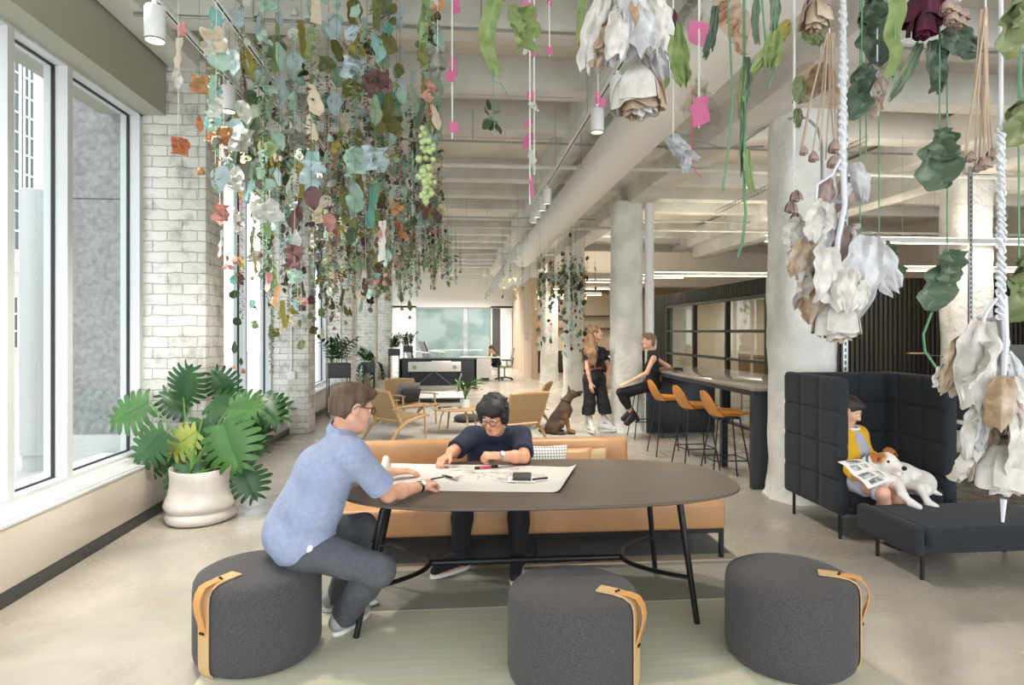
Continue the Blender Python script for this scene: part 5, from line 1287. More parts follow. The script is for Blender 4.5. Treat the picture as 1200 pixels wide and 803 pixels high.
# ------------------------------------------------------------ man in blue on the pouf
def man_blue():
    J = {}
    J['pel'] = wt(352, 632, 3.30); J['che'] = wt(381, 552, 3.24); J['nck'] = wt(401, 506, 3.25)
    J['shR'] = wt(413, 533, 3.07); J['shL'] = wt(394, 524, 3.47)
    J['elR'] = wt(455, 579, 3.22); J['wrR'] = wt(494, 570, 3.46)
    J['elL'] = wz(428, 560, .785); J['wrL'] = wz(462, 553, .79)
    f = V3(.87, .49, 0); rt = V3(.49, -.87, 0)
    J['hpR'] = J['pel']+rt*.09+V3(0, 0, -.02); J['hpL'] = J['pel']-rt*.09+V3(0, 0, -.02)
    J['knR'] = wt(444, 668, 3.12); J['anR'] = wt(402, 718, 3.42); J['anR'].z = .115
    J['knL'] = wt(426, 618, 3.62); J['anL'] = wt(396, 700, 3.68); J['anL'].z = .115
    tR = J['anR']+V3(.09, .17, 0); tR.z = .045; tL = J['anL']+V3(.185, .06, 0); tL.z = .045
    hp, P, R, ax = head_prims(wt(412, 479, 3.24), (.86, .46, -.22), (.12, .06, 1), 1.0, J['nck'])
    pr = body_prims(J, .94)+foot_prims(J['anR'], tR)+foot_prims(J['anL'], tL)+hp
    dR = (wt(515, 561, 3.58)-J['wrR']); pr += hand_prims(J['wrR'], dR, (-.1, -.45, .85), 1, (.75, .9, .5), .98, thumb=(.45, .75, -.5))
    pr += hand_prims(J['wrL'], V3(.8, .3, -.05), (-.1, -.2, 1), -1, (.25, .4, .3), .98)
    b = sdf_obj('person', pr, .006, SK1); tag(b, 'man in light blue shirt leaning over the table with a pen, seated on a pouf', 'person')
    head_extras(b, P)
    F_, L_, U_ = ax
    hr = [ell(P(-.022, 0, .046), (.098, .083, .088), R, .02), ell(P(.03, 0, .085), (.075, .072, .045), R, .03), ell(P(-.06, 0, -.01), (.055, .072, .075), R, .03), ell(P(.07, -.02, .098), (.035, .045, .022), R, .02),
          cone(P(.03, -.073, .03), P(.034, -.074, -.01), .012, .006, .015), cone(P(.03, .073, .03), P(.034, .074, -.01), .012, .006, .015),
          ell(P(.115, 0, -.035), (.075, .09, .105), R, .015, '-'), ell(P(.02, -.088, -.01), (.045, .022, .05), R, .012, '-'), ell(P(.02, .088, -.01), (.045, .022, .05), R, .012, '-'),
          cut(P(-.06, 0, -.05), -U_-F_*.25)]
    sdf_obj('hair', hr, .006, hairmat('brown_hair', '463529', '65503d'), b, disp=hairtuft(.0012, 90, 3))
    glasses(b, P, mat('tortoise_frame', '4a3222', .3), 1, .021, .008, .0028)
    shirt = body_prims(J, 1.0, .016, legs=False, arms=False, hips=False, bellyx=.012)
    shirt += [cone(J['che']+V3(-.03, 0, -.05), J['pel']+V3(-.035, 0, .08), .125, .14, .05), cone(J['che']+V3(.0, 0, -.05), J['pel']+V3(.03, 0, .1), .12, .13, .05)]
    seR, seL = J['shR'].lerp(J['elR'], .80), J['shL'].lerp(J['elL'], .78)
    shirt += [cone(J['shR'], seR+(J['elR']-J['shR']).normalized()*.05, .070, .072, .05), cone(J['shL'], seL+(J['elL']-J['shL']).normalized()*.05, .070, .072, .05)]
    shirt += [cone(J['hpR']+V3(-.05, .0, .03), J['hpL']+V3(-.05, 0, .03), .125, .125, .05), cone(J['hpR']+V3(.03, .0, .05), J['hpL']+V3(.03, 0, .05), .11, .11, .05)]
    for e, s_ in ((seR, 'R'), (seL, 'L')): shirt.append(cut(e, J['el'+s_]-J['sh'+s_], e, .13))
    shirt += [cut(J['pel']+V3(0, 0, -.075), V3(.18, 0, -1)), cut(J['nck']+V3(.01, 0, .03), V3(.3, .1, 1), J['nck'], .12)]
    sh = sdf_obj('shirt', shirt, .007, mat('blue_oxford', '98a3c0', .88, col2='8f9ab8', scale=40, bump=.5, bscale=24, bdist=.008), b, disp=wrinkle(.0010, 30, 2))
    nk = J['nck']; ux, uy, ud = basis(P(-.02, 0, -.05)-nk)
    MB().grid(lambda u, v: nk+ud*(.0+.045*v)-F_*.004+(ux*math.cos(2*PI*u)+uy*math.sin(2*PI*u))*(.078-.012*v), 24, 4, True).thick(.005).obj('collar', bpy.data.materials['blue_oxford'], sh)
    for e, s_ in ((seR, 'R'), (seL, 'L')):
        x_, y_, d_ = basis(J['el'+s_]-J['sh'+s_]); MB().grid(lambda u, v: e-d_*.03*v+(x_*math.cos(2*PI*u)+y_*math.sin(2*PI*u))*.0735, 20, 2, True).thick(.003).obj('cuff', bpy.data.materials['blue_oxford'], sh)
    pants = body_prims(J, 1.0, .018, torso=False, arms=False)
    pants += [cone(J['pel']+V3(-.03, 0, 0), J['pel']+V3(-.03, 0, .02), .12, .12, .05)]
    for x in 'RL':
        pants += [cone(J['kn'+x].lerp(J['an'+x], .5), J['an'+x]+V3(0, 0, -.05), .07, .066, .03), cut(J['an'+x]+V3(0, 0, -.055), V3(0, 0, -1), J['an'+x]-V3(0, 0, .03), .12)]
    pants.append(cut(J['pel']+V3(0, 0, .06), V3(-.3, 0, 1)))
    sdf_obj('trousers', pants, .007, mat('slate_chinos', '55585f', .9, col2='4c4f56', scale=30, bump=.3, bscale=18, bdist=.01), b, disp=wrinkle(.0022, 20, 5))
    for a_, t_ in ((J['anR'], tR), (J['anL'], tL)): shoe('shoe', a_, t_, mat('grey_suede', 'a3a5a6', .9), M['white'], b)
    MB().ball(J['hpR']+V3(.04, -.115, .03), (.022, .012, .03), 10, 8, (.2, .5, 0)).obj('pocket_lining', M['white'], b)
    watch(b, J['elR'].lerp(J['wrR'], .93), J['wrR']-J['elR'], (.2, -.75, .6), M['black'])
    pt = wt(519, 559.5, 3.56); rod('pen', 'black pen held in the right hand of the man in blue', 'pen', wt(505, 568, 3.50)+V3(0, 0, .03), wt(520, 560, 3.60)+V3(0, 0, .004), .0045, M['black'])
man_blue()
# ------------------------------------------------------------ man in navy on the bench
def man_navy():
    J = {}
    J['pel'] = V3(.29, 4.74, .53); J['che'] = V3(.285, 4.68, .74); J['nck'] = wt(583, 505, 4.58)
    J['shR'] = wt(553, 512, 4.64); J['shL'] = wt(611, 512, 4.58)
    J['elR'] = wt(532, 529, 4.44); J['wrR'] = wt(526, 534, 4.2)
    J['elL'] = wt(614, 536, 4.22); J['wrL'] = wt(583, 534.5, 4.12)
    J['hpR'] = J['pel']+V3(-.09, .0, -.02); J['hpL'] = J['pel']+V3(.09, .0, -.02)
    J['knR'] = V3(.05, 4.34, .50); J['knL'] = V3(.43, 4.32, .50)
    J['anR'] = V3(.02, 4.30, .115); J['anL'] = V3(.41, 4.22, .115)
    tR = V3(-.14, 4.18, .045); tL = V3(.37, 4.03, .045)
    hp, P, R, ax = head_prims(wt(579, 487, 4.40), (-.42, -.82, -.42), (-.12, -.25, 1), 1.04, J['nck'])
    pr = body_prims(J, .94)+foot_prims(J['anR'], tR)+foot_prims(J['anL'], tL)+hp
    pr += hand_prims(J['wrR'], V3(-.55, -.75, -.15), (-.2, -.1, 1), -1, (.7, .8, .5), .98)
    pr += hand_prims(J['wrL'], V3(-1, -.12, .05), (0, -.55, .8), 1, (1.2, 1.3, .8), .95, thumb=(.3, .8, -.4))
    b = sdf_obj('person', pr, .006, SK2); tag(b, 'man in navy shirt and glasses seated on the leather bench, forearms on the table', 'person')
    F_, L_, U_ = ax; hm = hairmat('black_hair', '131214', '221f21'); head_extras(b, P, 1.04, None, hm)
    hr = [ell(P(-.02, 0, .055), (.112, .098, .098), R, .02), ell(P(.045, 0, .09), (.075, .085, .05), R, .03), ell(P(-.055, 0, 0), (.075, .09, .095), R, .03),
          ell(P(.078, .03, .068), (.03, .05, .035), R, .02), ell(P(.075, -.035, .075), (.03, .045, .03), R, .02)]
    for y in (-1, 1): hr += [ell(P(.012, y*.085, .0), (.042, .022, .06), R, .02)]
    rr = random.Random(4)
    for k in range(26):
        a, e = rr.uniform(0, 6.28), rr.uniform(.1, 1.4); q = V3(math.cos(a)*math.cos(e)*.1-.015, math.sin(a)*math.cos(e)*.09, .05+.09*math.sin(e)); d = V3(q.x+.02, q.y, .02).normalized()*.03
        hr.append(cone(P(*q), P(*(q+d+V3(0, 0, -.012))), .016, .006, .015))
    hr += [ell(P(.125, 0, -.035), (.07, .085, .095), R, .015, '-'), cut(P(-.06, 0, -.075), -U_)]
    sdf_obj('hair', hr, .006, hm, b, disp=hairtuft(.0025, 60, 3))
    glasses(b, P, mat('dark_wire_frame', '35302e', .4), 1.04, .022, .004, .0026)
    shirt = body_prims(J, 1.0, .016, legs=False, arms=False, hips=False, bellyx=.01)
    seR, seL = J['shR'].lerp(J['elR'], .88), J['shL'].lerp(J['elL'], .82)
    shirt += [cone(J['shR'], seR+(J['elR']-J['shR']).normalized()*.05, .072, .072, .05), cone(J['shL'], seL+(J['elL']-J['shL']).normalized()*.05, .072, .07, .05), cone(J['hpR']+V3(0, 0, .02), J['hpL']+V3(0, 0, .02), .12, .12, .05)]
    for e, s_ in ((seR, 'R'), (seL, 'L')): shirt.append(cut(e, J['el'+s_]-J['sh'+s_], e, .13))
    shirt += [cut(J['pel']+V3(0, 0, -.07), V3(0, 0, -1)), cut(J['nck']+V3(0, 0, .035), V3(-.1, -.35, 1), J['nck'], .11)]
    sh = sdf_obj('shirt', shirt, .007, mat('navy_jersey', '252c44', .9, col2='1f2539', scale=20, bump=.2, bscale=20, bdist=.008), b, disp=wrinkle(.0015, 24, 9))
    MB().tube([J['nck']+V3(.003, -.015, .03)+V3(.068*math.cos(a), .066*math.sin(a), .018*math.sin(a)) for a in [2*PI*i/24 for i in range(25)]], .008, 8).obj('collar', bpy.data.materials['navy_jersey'], sh)
    pants = body_prims(J, 1.0, .016, torso=False, arms=False)
    for x in 'RL': pants += [cone(J['kn'+x].lerp(J['an'+x], .5), J['an'+x]+V3(0, 0, .03), .06, .056, .03), cut(J['an'+x]+V3(0, 0, .03), V3(0, 0, -1), J['an'+x], .12)]
    pants.append(cut(J['pel']+V3(0, 0, .07), V3(0, 0, 1)))
    sdf_obj('trousers', pants, .008, mat('black_trousers', '1b1c20', .9, bump=.25, bscale=18, bdist=.008), b, disp=wrinkle(.0018, 20, 5))
    for a_, t_ in ((J['anR'], tR), (J['anL'], tL)):
        s_ = shoe('shoe', a_, t_, mat('black_knit', '20232a', .9), M['white'], b)
    for a_, t_ in ((J['anR'], tR), (J['anL'], tL)): MB().tube([a_+V3(0, 0, .005), a_+V3(0, 0, .04)], .045, 12).obj('sock', M['white'] if False else bpy.data.materials['warm_skin'], b)
    watch(b, J['elL'].lerp(J['wrL'], .9), J['wrL']-J['elL'], (0, -.8, .6), M['steel'])
man_navy()
# ------------------------------------------------------------ standing woman
def woman_standing():
    t = 10.2; W = lambda x, y, dt=0: wt(x, y, t+dt); J = {}
    J['pel'] = W(696, 440); J['che'] = W(697, 418); J['nck'] = W(696, 407); J['shR'] = W(687, 412, -.10); J['shL'] = W(706, 412, .10)
    J['elR'] = W(688, 432, -.16); J['wrR'] = W(692, 449, -.18); J['elL'] = W(714, 431, .16); J['wrL'] = W(711, 447, .06)
    J['hpR'] = W(691, 444, -.06); J['hpL'] = W(702, 444, .06); J['knR'] = W(691, 472, -.03); J['knL'] = W(707, 472, .03); J['anR'] = W(690, 498, 0); J['anL'] = W(707, 498, .05)
    tR = J['anR']+V3(.04, -.17, 0); tL = J['anL']+V3(.17, -.05, 0); tR.z = tL.z = .05
    for k in ('anR', 'anL'): J[k].z = .16
    hp, P, R, ax = head_prims(W(698, 391), (.93, -.3, .18), (-.15, 0, 1), .98, J['nck'], .045, True)
    pr = body_prims(J, .92, fem=True)+hp
    pr += hand_prims(J['wrR'], V3(.12, -.1, -1), (-.5, -.8, 0), -1, (.3, .3, .2), .95)+hand_prims(J['wrL'], V3(-.15, -.3, -1), (.9, -.3, 0), 1, (.3, .3, .2), .95)
    b = sdf_obj('person', pr, .008, SK3); tag(b, 'standing woman with long wavy hair in black top, wide cropped trousers and white boots', 'person')
    F_, L_, U_ = ax; hm = hairmat('blond_hair', '6d5239', '957552'); head_extras(b, P, .98, None, hm)
    hr = [ell(P(-.022, 0, .042), (.102, .086, .09), R, .02), ell(P(-.06, 0, -.04), (.06, .08, .1), R, .04)]
    for k, (x0, y0, x1, y1, x2, y2, dt) in enumerate(((692, 396, 687, 412, 686, 427, -.14), (694, 398, 691, 415, 692, 429, -.19), (697, 402, 697, 416, 697, 430, -.2), (690, 394, 684, 410, 682, 424, -.05), (692, 394, 688, 408, 687, 422, .02), (695, 400, 694, 414, 695, 426, -.2))):
        a_, b_, c_ = W(x0, y0, dt*.5), W(x1, y1, dt), W(x2, y2, dt); hr += [cone(a_, b_, .045, .042, .03), cone(b_, c_, .042, .016, .03)]
    hr += [ell(P(.115, 0, -.04), (.07, .085, .11), R, .015, '-')]
    sdf_obj('hair', hr, .008, hm, b, disp=hairtuft(.005, 34, 3))
    bt = mat('black_cloth', '1e1e21', .9, bump=.2, bscale=25, bdist=.006)
    top = body_prims(J, .95, .016, fem=True, legs=False, arms=False, hips=False); se = {}
    for x in 'LR': se[x] = J['sh'+x].lerp(J['el'+x], .5); top += [cone(J['sh'+x], J['sh'+x].lerp(J['el'+x], .62), .062, .062, .03), cut(se[x], J['el'+x]-J['sh'+x], se[x], .14)]
    top += [cut(W(696, 430), V3(0, 0, -1)), ell(J['nck']+V3(.06, -.07, .0), (.05, .05, .10), None, .01, '-'), cut(J['nck']+V3(0, 0, .03), V3(0, 0, 1), J['nck'], .11)]
    sdf_obj('top', top, .008, bt, b, disp=wrinkle(.002, 22, 1))
    tr_ = body_prims(J, .95, .016, fem=True, torso=False, arms=False)+[cone(W(696, 434), J['pel'], .112, .12, .04)]
    for x, q in (('R', W(689, 487, -.02)), ('L', W(710, 487, .04))): tr_ += [cone(J['hp'+x], J['kn'+x], .1, .098, .03), cone(J['kn'+x], q, .098, .105, .03), cut(W(700, 485.5), V3(0, 0, -1))]
    tr_ += [cut(W(696, 432.5), V3(0, 0, 1))]
    sdf_obj('trousers', tr_, .009, mat('black_denim', '26262a', .9, bump=.25, bscale=22, bdist=.008), b, disp=wrinkle(.003, 18, 5))
    MB().tube([J['pel'].lerp(J['che'], .4)+V3(.125*math.cos(a), .105*math.sin(a), 0) for a in [2*PI*i/24 for i in range(25)]], .012, 6, flat=1.2).obj('belt', mat('rust_belt', 'a5583c', .6), b)
    for a_, t_ in ((J['anR'], tR), (J['anL'], tL)):
        o = shoe('boot', a_, t_, M['white'], M['white'], b, top=.10, r=.05, heel=.02)
woman_standing()
# ------------------------------------------------------------ woman on the bar stool
def woman_bar():
    t = 9.62; W = lambda x, y, dt=0: wt(x, y, t+dt); J = {}
    J['pel'] = W(764, 449); J['pel'].z = .84; J['che'] = W(765, 428); J['nck'] = W(764, 413); J['shL'] = W(766, 419, -.16); J['shR'] = W(764, 418, .16)
    J['elL'] = W(758, 437, -.2); J['wrL'] = W(737, 448, -.15); J['elR'] = W(784, 430, .12); J['wrR'] = W(772, 433, .2)
    J['hpL'] = J['pel']+V3(0, -.085, -.02); J['hpR'] = J['pel']+V3(0, .085, -.02); J['knL'] = W(727, 460, -.12); J['knR'] = W(731, 463, .1)
    J['anL'] = W(741, 486, -.1); J['anR'] = W(739, 483, .08)
    tL = J['anL']+V3(-.10, -.03, -.12); tR = J['anR']+V3(-.12, .0, -.10)
    hp, P, R, ax = head_prims(W(760, 400), (-1, -.12, .05), (0, 0, 1), .98, J['nck'], .044, True)
    pr = body_prims(J, .9, fem=True)+hp
    pr += hand_prims(J['wrL'], V3(-.8, -.1, -.25), (-.2, -.5, .8), 1, (.3, .4, .3), .95)+hand_prims(J['wrR'], V3(-.9, .2, -.05), (0, 0, 1), -1, (.2, .3, .2), .95)
    b = sdf_obj('person', pr, .008, SK3); tag(b, 'woman in sleeveless black outfit seated on a bar stool, leaning an elbow on the bar', 'person')
    F_, L_, U_ = ax; hm = hairmat('ash_hair', '6f5a48', '8d7962'); head_extras(b, P, .98, None, hm)
    hr = [ell(P(-.02, 0, .045), (.1, .084, .085), R, .02), ell(P(.05, 0, .085), (.055, .065, .035), R, .03), ell(P(-.055, 0, -.02), (.055, .074, .08), R, .03), ell(P(.115, 0, -.03), (.075, .09, .1), R, .015, '-'), cut(P(-.06, 0, -.08), -U_)]
    sdf_obj('hair', hr, .008, hm, b, disp=hairtuft(.002, 60, 3))
    sdf_obj('blond_hair_ends', [ell(P(-.085, 0, .0), (.035, .06, .085), R, .02), cone(P(-.09, -.02, -.02), P(-.1, -.03, -.11), .035, .02, .02), cone(P(-.09, .02, -.02), P(-.1, .03, -.11), .035, .02, .02)], .008, hairmat('pale_blond', 'c9c0b4', 'ddd6cc'), b, disp=hairtuft(.002, 60, 5))
    bt = bpy.data.materials['black_cloth']
    top = body_prims(J, .93, .014, fem=True, legs=False, arms=False)
    for x in 'LR': top += [ell(J['sh'+x]+(J['el'+x]-J['sh'+x]).normalized()*.03+V3(0, -.03 if x == 'L' else .03, 0), (.05, .05, .06), None, .01, '-')]
    top += [cut(J['nck']+V3(0, 0, .045), V3(-.2, 0, 1))]
    sdf_obj('top', top, .008, bt, b, disp=wrinkle(.002, 22, 1))
    tr_ = body_prims(J, .92, .012, fem=True, torso=False, arms=False)
    for x in 'LR': e = J['kn'+x].lerp(J['an'+x], .72); tr_ += [cut(e, J['an'+x]-J['kn'+x], e, .1)]
    sdf_obj('trousers', tr_, .008, bt, b, disp=wrinkle(.002, 20, 5))
    for x, a_, t_ in (('L', J['anL'], tL), ('R', J['anR'], tR)):
        f = (t_-a_); d = f.normalized(); q = [cone(a_+V3(.0, 0, .05), a_, .048, .05, .02), cone(a_, t_, .05, .038, .02), cone(a_+V3(.055, 0, -.03), t_+V3(.02, 0, -.01), .036, .034, .02), cut(a_+V3(0, 0, .06), V3(0, 0, 1))]
        o = sdf_obj('boot', q, .008, mat('black_boot', '1c1c1f', .5), b)
        MB().tube([a_+V3(.062, 0, -.03), a_+V3(.09, 0, -.10)], [.034, .03], 10).obj('heel', M['black'], o)
woman_bar()
# ------------------------------------------------------------ woman reading in the booth
def woman_read():
    t = 5.08; W = lambda x, y, dt=0: wt(x, y, t+dt); J = {}
    J['pel'] = W(998, 556); J['pel'].z = .49; J['che'] = W(996, 524); J['nck'] = W(992, 502); J['shR'] = W(985, 511, -.02); J['shL'] = W(1006, 509, .1)
    J['elR'] = W(994, 546, -.14); J['wrR'] = W(1005, 561, -.30); J['elL'] = W(1016, 535, .06); J['wrL'] = W(1034, 541, .02)
    J['hpR'] = J['pel']+V3(-.06, -.04, -.01); J['hpL'] = J['pel']+V3(.09, .03, -.01)
    J['knR'] = W(1034, 578, -.42); J['knL'] = W(1046, 568, -.30); J['anR'] = V3(3.30, 4.56, .10); J['anL'] = V3(3.42, 4.57, .10)
    hp, P, R, ax = head_prims(W(993, 481, -.04), (.72, -.5, -.5), (.3, -.2, 1), .98, J['nck'], .045, True)
    pr = body_prims(J, .9, fem=True)+hp+foot_prims(J['anR'], J['anR']+V3(.02, -.02, -.055))+foot_prims(J['anL'], J['anL']+V3(.02, -.02, -.055))
    pr += hand_prims(J['wrR'], V3(.85, -.1, .1), (-.2, -.8, .3), 1, (.8, .8, .5), .95)+hand_prims(J['wrL'], V3(.8, -.2, -.2), (0, -.2, 1), -1, (.3, .3, .3), .95)
    b = sdf_obj('person', pr, .007, SK3); tag(b, 'woman in yellow cardigan and lilac dress reading a magazine in the booth sofa', 'person')
    F_, L_, U_ = ax; hm = hairmat('dark_brown_hair', '2a211e', '3d302a'); head_extras(b, P, .98, None, hm)
    hr = [ell(P(-.02, 0, .042), (.1, .082, .086), R, .02), ell(P(.045, 0, .082), (.055, .06, .03), R, .03), ell(P(-.06, 0, -.02), (.05, .07, .07), R, .03), ell(P(-.11, 0, -.03), (.035, .04, .04), R, .02), ell(P(.115, 0, -.035), (.075, .09, .1), R, .015, '-'),
          ell(P(.012, -.09, -.012), (.035, .022, .045), R, .012, '-'), ell(P(.012, .09, -.012), (.035, .022, .045), R, .012, '-')]
    sdf_obj('hair', hr, .007, hm, b, disp=hairtuft(.0012, 80, 3))
    dress = body_prims(J, .92, .012, fem=True, legs=False, arms=False)
    for x in 'RL':
        e = J['hp'+x].lerp(J['kn'+x], .62); dress += [cone(J['hp'+x], e+(J['kn'+x]-J['hp'+x])*.2, .1, .082, .05), cut(e, J['kn'+x]-J['hp'+x], e, .13)]
    dress += [cut(J['nck']+V3(0, 0, .02), V3(.2, -.2, 1), J['nck'], .1)]
    sdf_obj('dress', dress, .007, mat('lilac_dress', 'b4b3c6', .9, bump=.2, bscale=22), b, disp=wrinkle(.0015, 24, 3))
    cd = body_prims(J, .95, .022, fem=True, legs=False, arms=True, hips=False)
    ff = V3(.62, -.78, 0)
    cd += [ell(J['che']+ff*.13+V3(.0, 0, -.02), (.095, .10, .32), rotR(*fr3(ff)), .02, '-'), cut(J['nck']+V3(0, 0, .02), V3(.2, -.2, 1), J['nck'], .1), cut(J['pel']+V3(0, 0, .03), V3(0, 0, -1), J['pel']-V3(0, 0, .1), .26)]
    for x in 'RL': e = J['el'+x].lerp(J['wr'+x], .84); cd.append(cut(e, J['wr'+x]-J['el'+x], e, .09))
    sdf_obj('cardigan', cd, .007, mat('mustard_knit', 'd9a928', .95, bump=.35, bscale=120), b, disp=wrinkle(.0015, 24, 7))
    MB().tube([J['nck']+V3(.02, -.02, .012)+V3(.062*math.cos(a), .058*math.sin(a), .01*math.sin(a)) for a in [2*PI*i/20 for i in range(21)]], .011, 6).obj('collar', M['white'], b)
    for x in 'RL': shoe('shoe', J['an'+x]+V3(0, 0, -.03), J['an'+x]+V3(.01, -.14, -.06), M['black'], M['black'], b)
    # magazine
    c = [W(982, 541, -.30), W(1018, 573, -.48), W(1045, 562, -.40), W(1006, 538, -.22)]
    def mg(u, v):
        a = c[0].lerp(c[1], u); d = c[3].lerp(c[2], u); p = a.lerp(d, v); return p+V3(0, -.0, .018*abs(math.sin(PI*u*1.0))*0+.02*math.sin(PI*abs(u-.5)*2)*.8)
    mgz = thing('magazine', 'open black and white magazine on the lap of the reading woman', 'magazine', (0, 0, 0))
    MB().grid(mg, 20, 6).thick(.006).obj('pages', M['paper'], mgz)
    ph = MB(); rr = random.Random(2)
    for u0, u1, v0, v1 in ((.06, .24, .25, .8), (.28, .44, .15, .5), (.56, .78, .1, .6), (.82, .95, .2, .75), (.6, .9, .72, .9), (.3, .42, .62, .85)):
        ph.grid(lambda u, v: mg(u0+(u1-u0)*u, v0+(v1-v0)*v)+V3(-.0005, -.002, .002), 4, 3)
    ph.obj('photo_print', mat('print_grey', '55585a', .5, col2='c9cacb', scale=22, contrast=(.4, .6)), mgz)
woman_read()
# ------------------------------------------------------------ far man at the desk
def man_far():
    t = 21.4; W = lambda x, y, dt=0: wt(x, y, t+dt); J = {}
    J['pel'] = W(583, 434); J['pel'].z = .56; J['che'] = W(582, 424); J['nck'] = W(579, 416); J['shR'] = W(580, 419, .18); J['shL'] = W(580, 419, -.18)
    J['elL'] = W(574.5, 425, -.2); J['wrL'] = W(567, 419.5, -.1); J['elR'] = W(573, 421, .2); J['wrR'] = W(573.5, 411, .1)
    J['hpL'] = J['pel']+V3(0, -.09, 0); J['hpR'] = J['pel']+V3(0, .09, 0); J['knL'] = J['pel']+V3(-.42, -.1, 0); J['knR'] = J['pel']+V3(-.42, .1, 0); J['anL'] = J['knL']+V3(.05, 0, -.43); J['anR'] = J['knR']+V3(.05, 0, -.43)
    hp, P, R, ax = head_prims(W(576, 409), (-.9, -.05, -.35), (-.2, 0, 1), 1, J['nck'])
    pr = body_prims(J, .94)+hp+foot_prims(J['anR'], J['anR']+V3(-.18, 0, -.07))+foot_prims(J['anL'], J['anL']+V3(-.18, 0, -.07))
    pr += hand_prims(J['wrL'], V3(-1, 0, -.1), (0, 0, 1), 1, (.3, .3, .2))+hand_prims(J['wrR'], V3(-.1, -.2, .9), (-.9, 0, .1), 1, (.4, .5, .4))
    b = sdf_obj('person', pr, .011, SK1); tag(b, 'man in dark grey t-shirt seated at the far desk with hand on his forehead', 'person')
    sdf_obj('hair', [ell(P(-.02, 0, .045), (.104, .086, .09), R, .02), ell(P(-.06, 0, -.03), (.05, .07, .08), R, .03), ell(P(.115, 0, -.03), (.075, .09, .1), R, .015, '-')], .011, hairmat('chestnut_hair', '4a372a', '65493a'), b)
    sh = body_prims(J, 1, .016, legs=False, arms=False, hips=True)
    for x in 'LR': e = J['sh'+x].lerp(J['el'+x], .7); sh += [cone(J['sh'+x], J['el'+x], .068, .06, .03), cut(e, J['el'+x]-J['sh'+x], e, .12)]
    sdf_obj('shirt', sh, .012, mat('grey_tee', '45464a', .9), b)
    sdf_obj('trousers', body_prims(J, 1, .018, torso=False, arms=False)+[cut(J['pel']+V3(0, 0, .05), V3(0, 0, 1))], .012, bpy.data.materials['black_trousers'], b)
    for x in 'LR': shoe('shoe', J['an'+x]+V3(0, 0, -.02), J['an'+x]+V3(-.17, 0, -.08), M['black'], M['white'], b)
man_far()
# ------------------------------------------------------------ dogs
def dog_mat(name, base, patches, sad=None, sadc=None):
    """coat colour with patches: list of (centre, radius, colour)"""
    m = mat(name, base, .85, bump=.5, bscale=140, bdist=.004); N, L = m.node_tree.nodes, m.node_tree.links; b = N['Principled BSDF']
    tc = N.new('ShaderNodeTexCoord'); ns = N.new('ShaderNodeTexNoise'); ns.inputs['Scale'].default_value = 30; L.new(tc.outputs['Object'], ns.inputs['Vector'])
    cur = N.new('ShaderNodeRGB'); cur.outputs[0].default_value = lin(base); out = cur.outputs[0]
    for c, r, col in patches:
        d = N.new('ShaderNodeVectorMath'); d.operation = 'DISTANCE'; d.inputs[1].default_value = tuple(c); L.new(tc.outputs['Object'], d.inputs[0])
        a = N.new('ShaderNodeMath'); a.operation = 'MULTIPLY_ADD'; a.inputs[1].default_value = .035; L.new(ns.outputs['Fac'], a.inputs[0]); L.new(d.outputs['Value'], a.inputs[2])
        mr = N.new('ShaderNodeMapRange'); mr.inputs['From Min'].default_value = r+.02; mr.inputs['From Max'].default_value = r-.01; L.new(a.outputs[0], mr.inputs['Value'])
        mx = N.new('ShaderNodeMix'); mx.data_type = 'RGBA'; L.new(mr.outputs['Result'], mx.inputs['Factor']); L.new(out, mx.inputs['A']); mx.inputs['B'].default_value = lin(col); out = mx.outputs['Result']
    L.new(out, b.inputs['Base Color']); return m
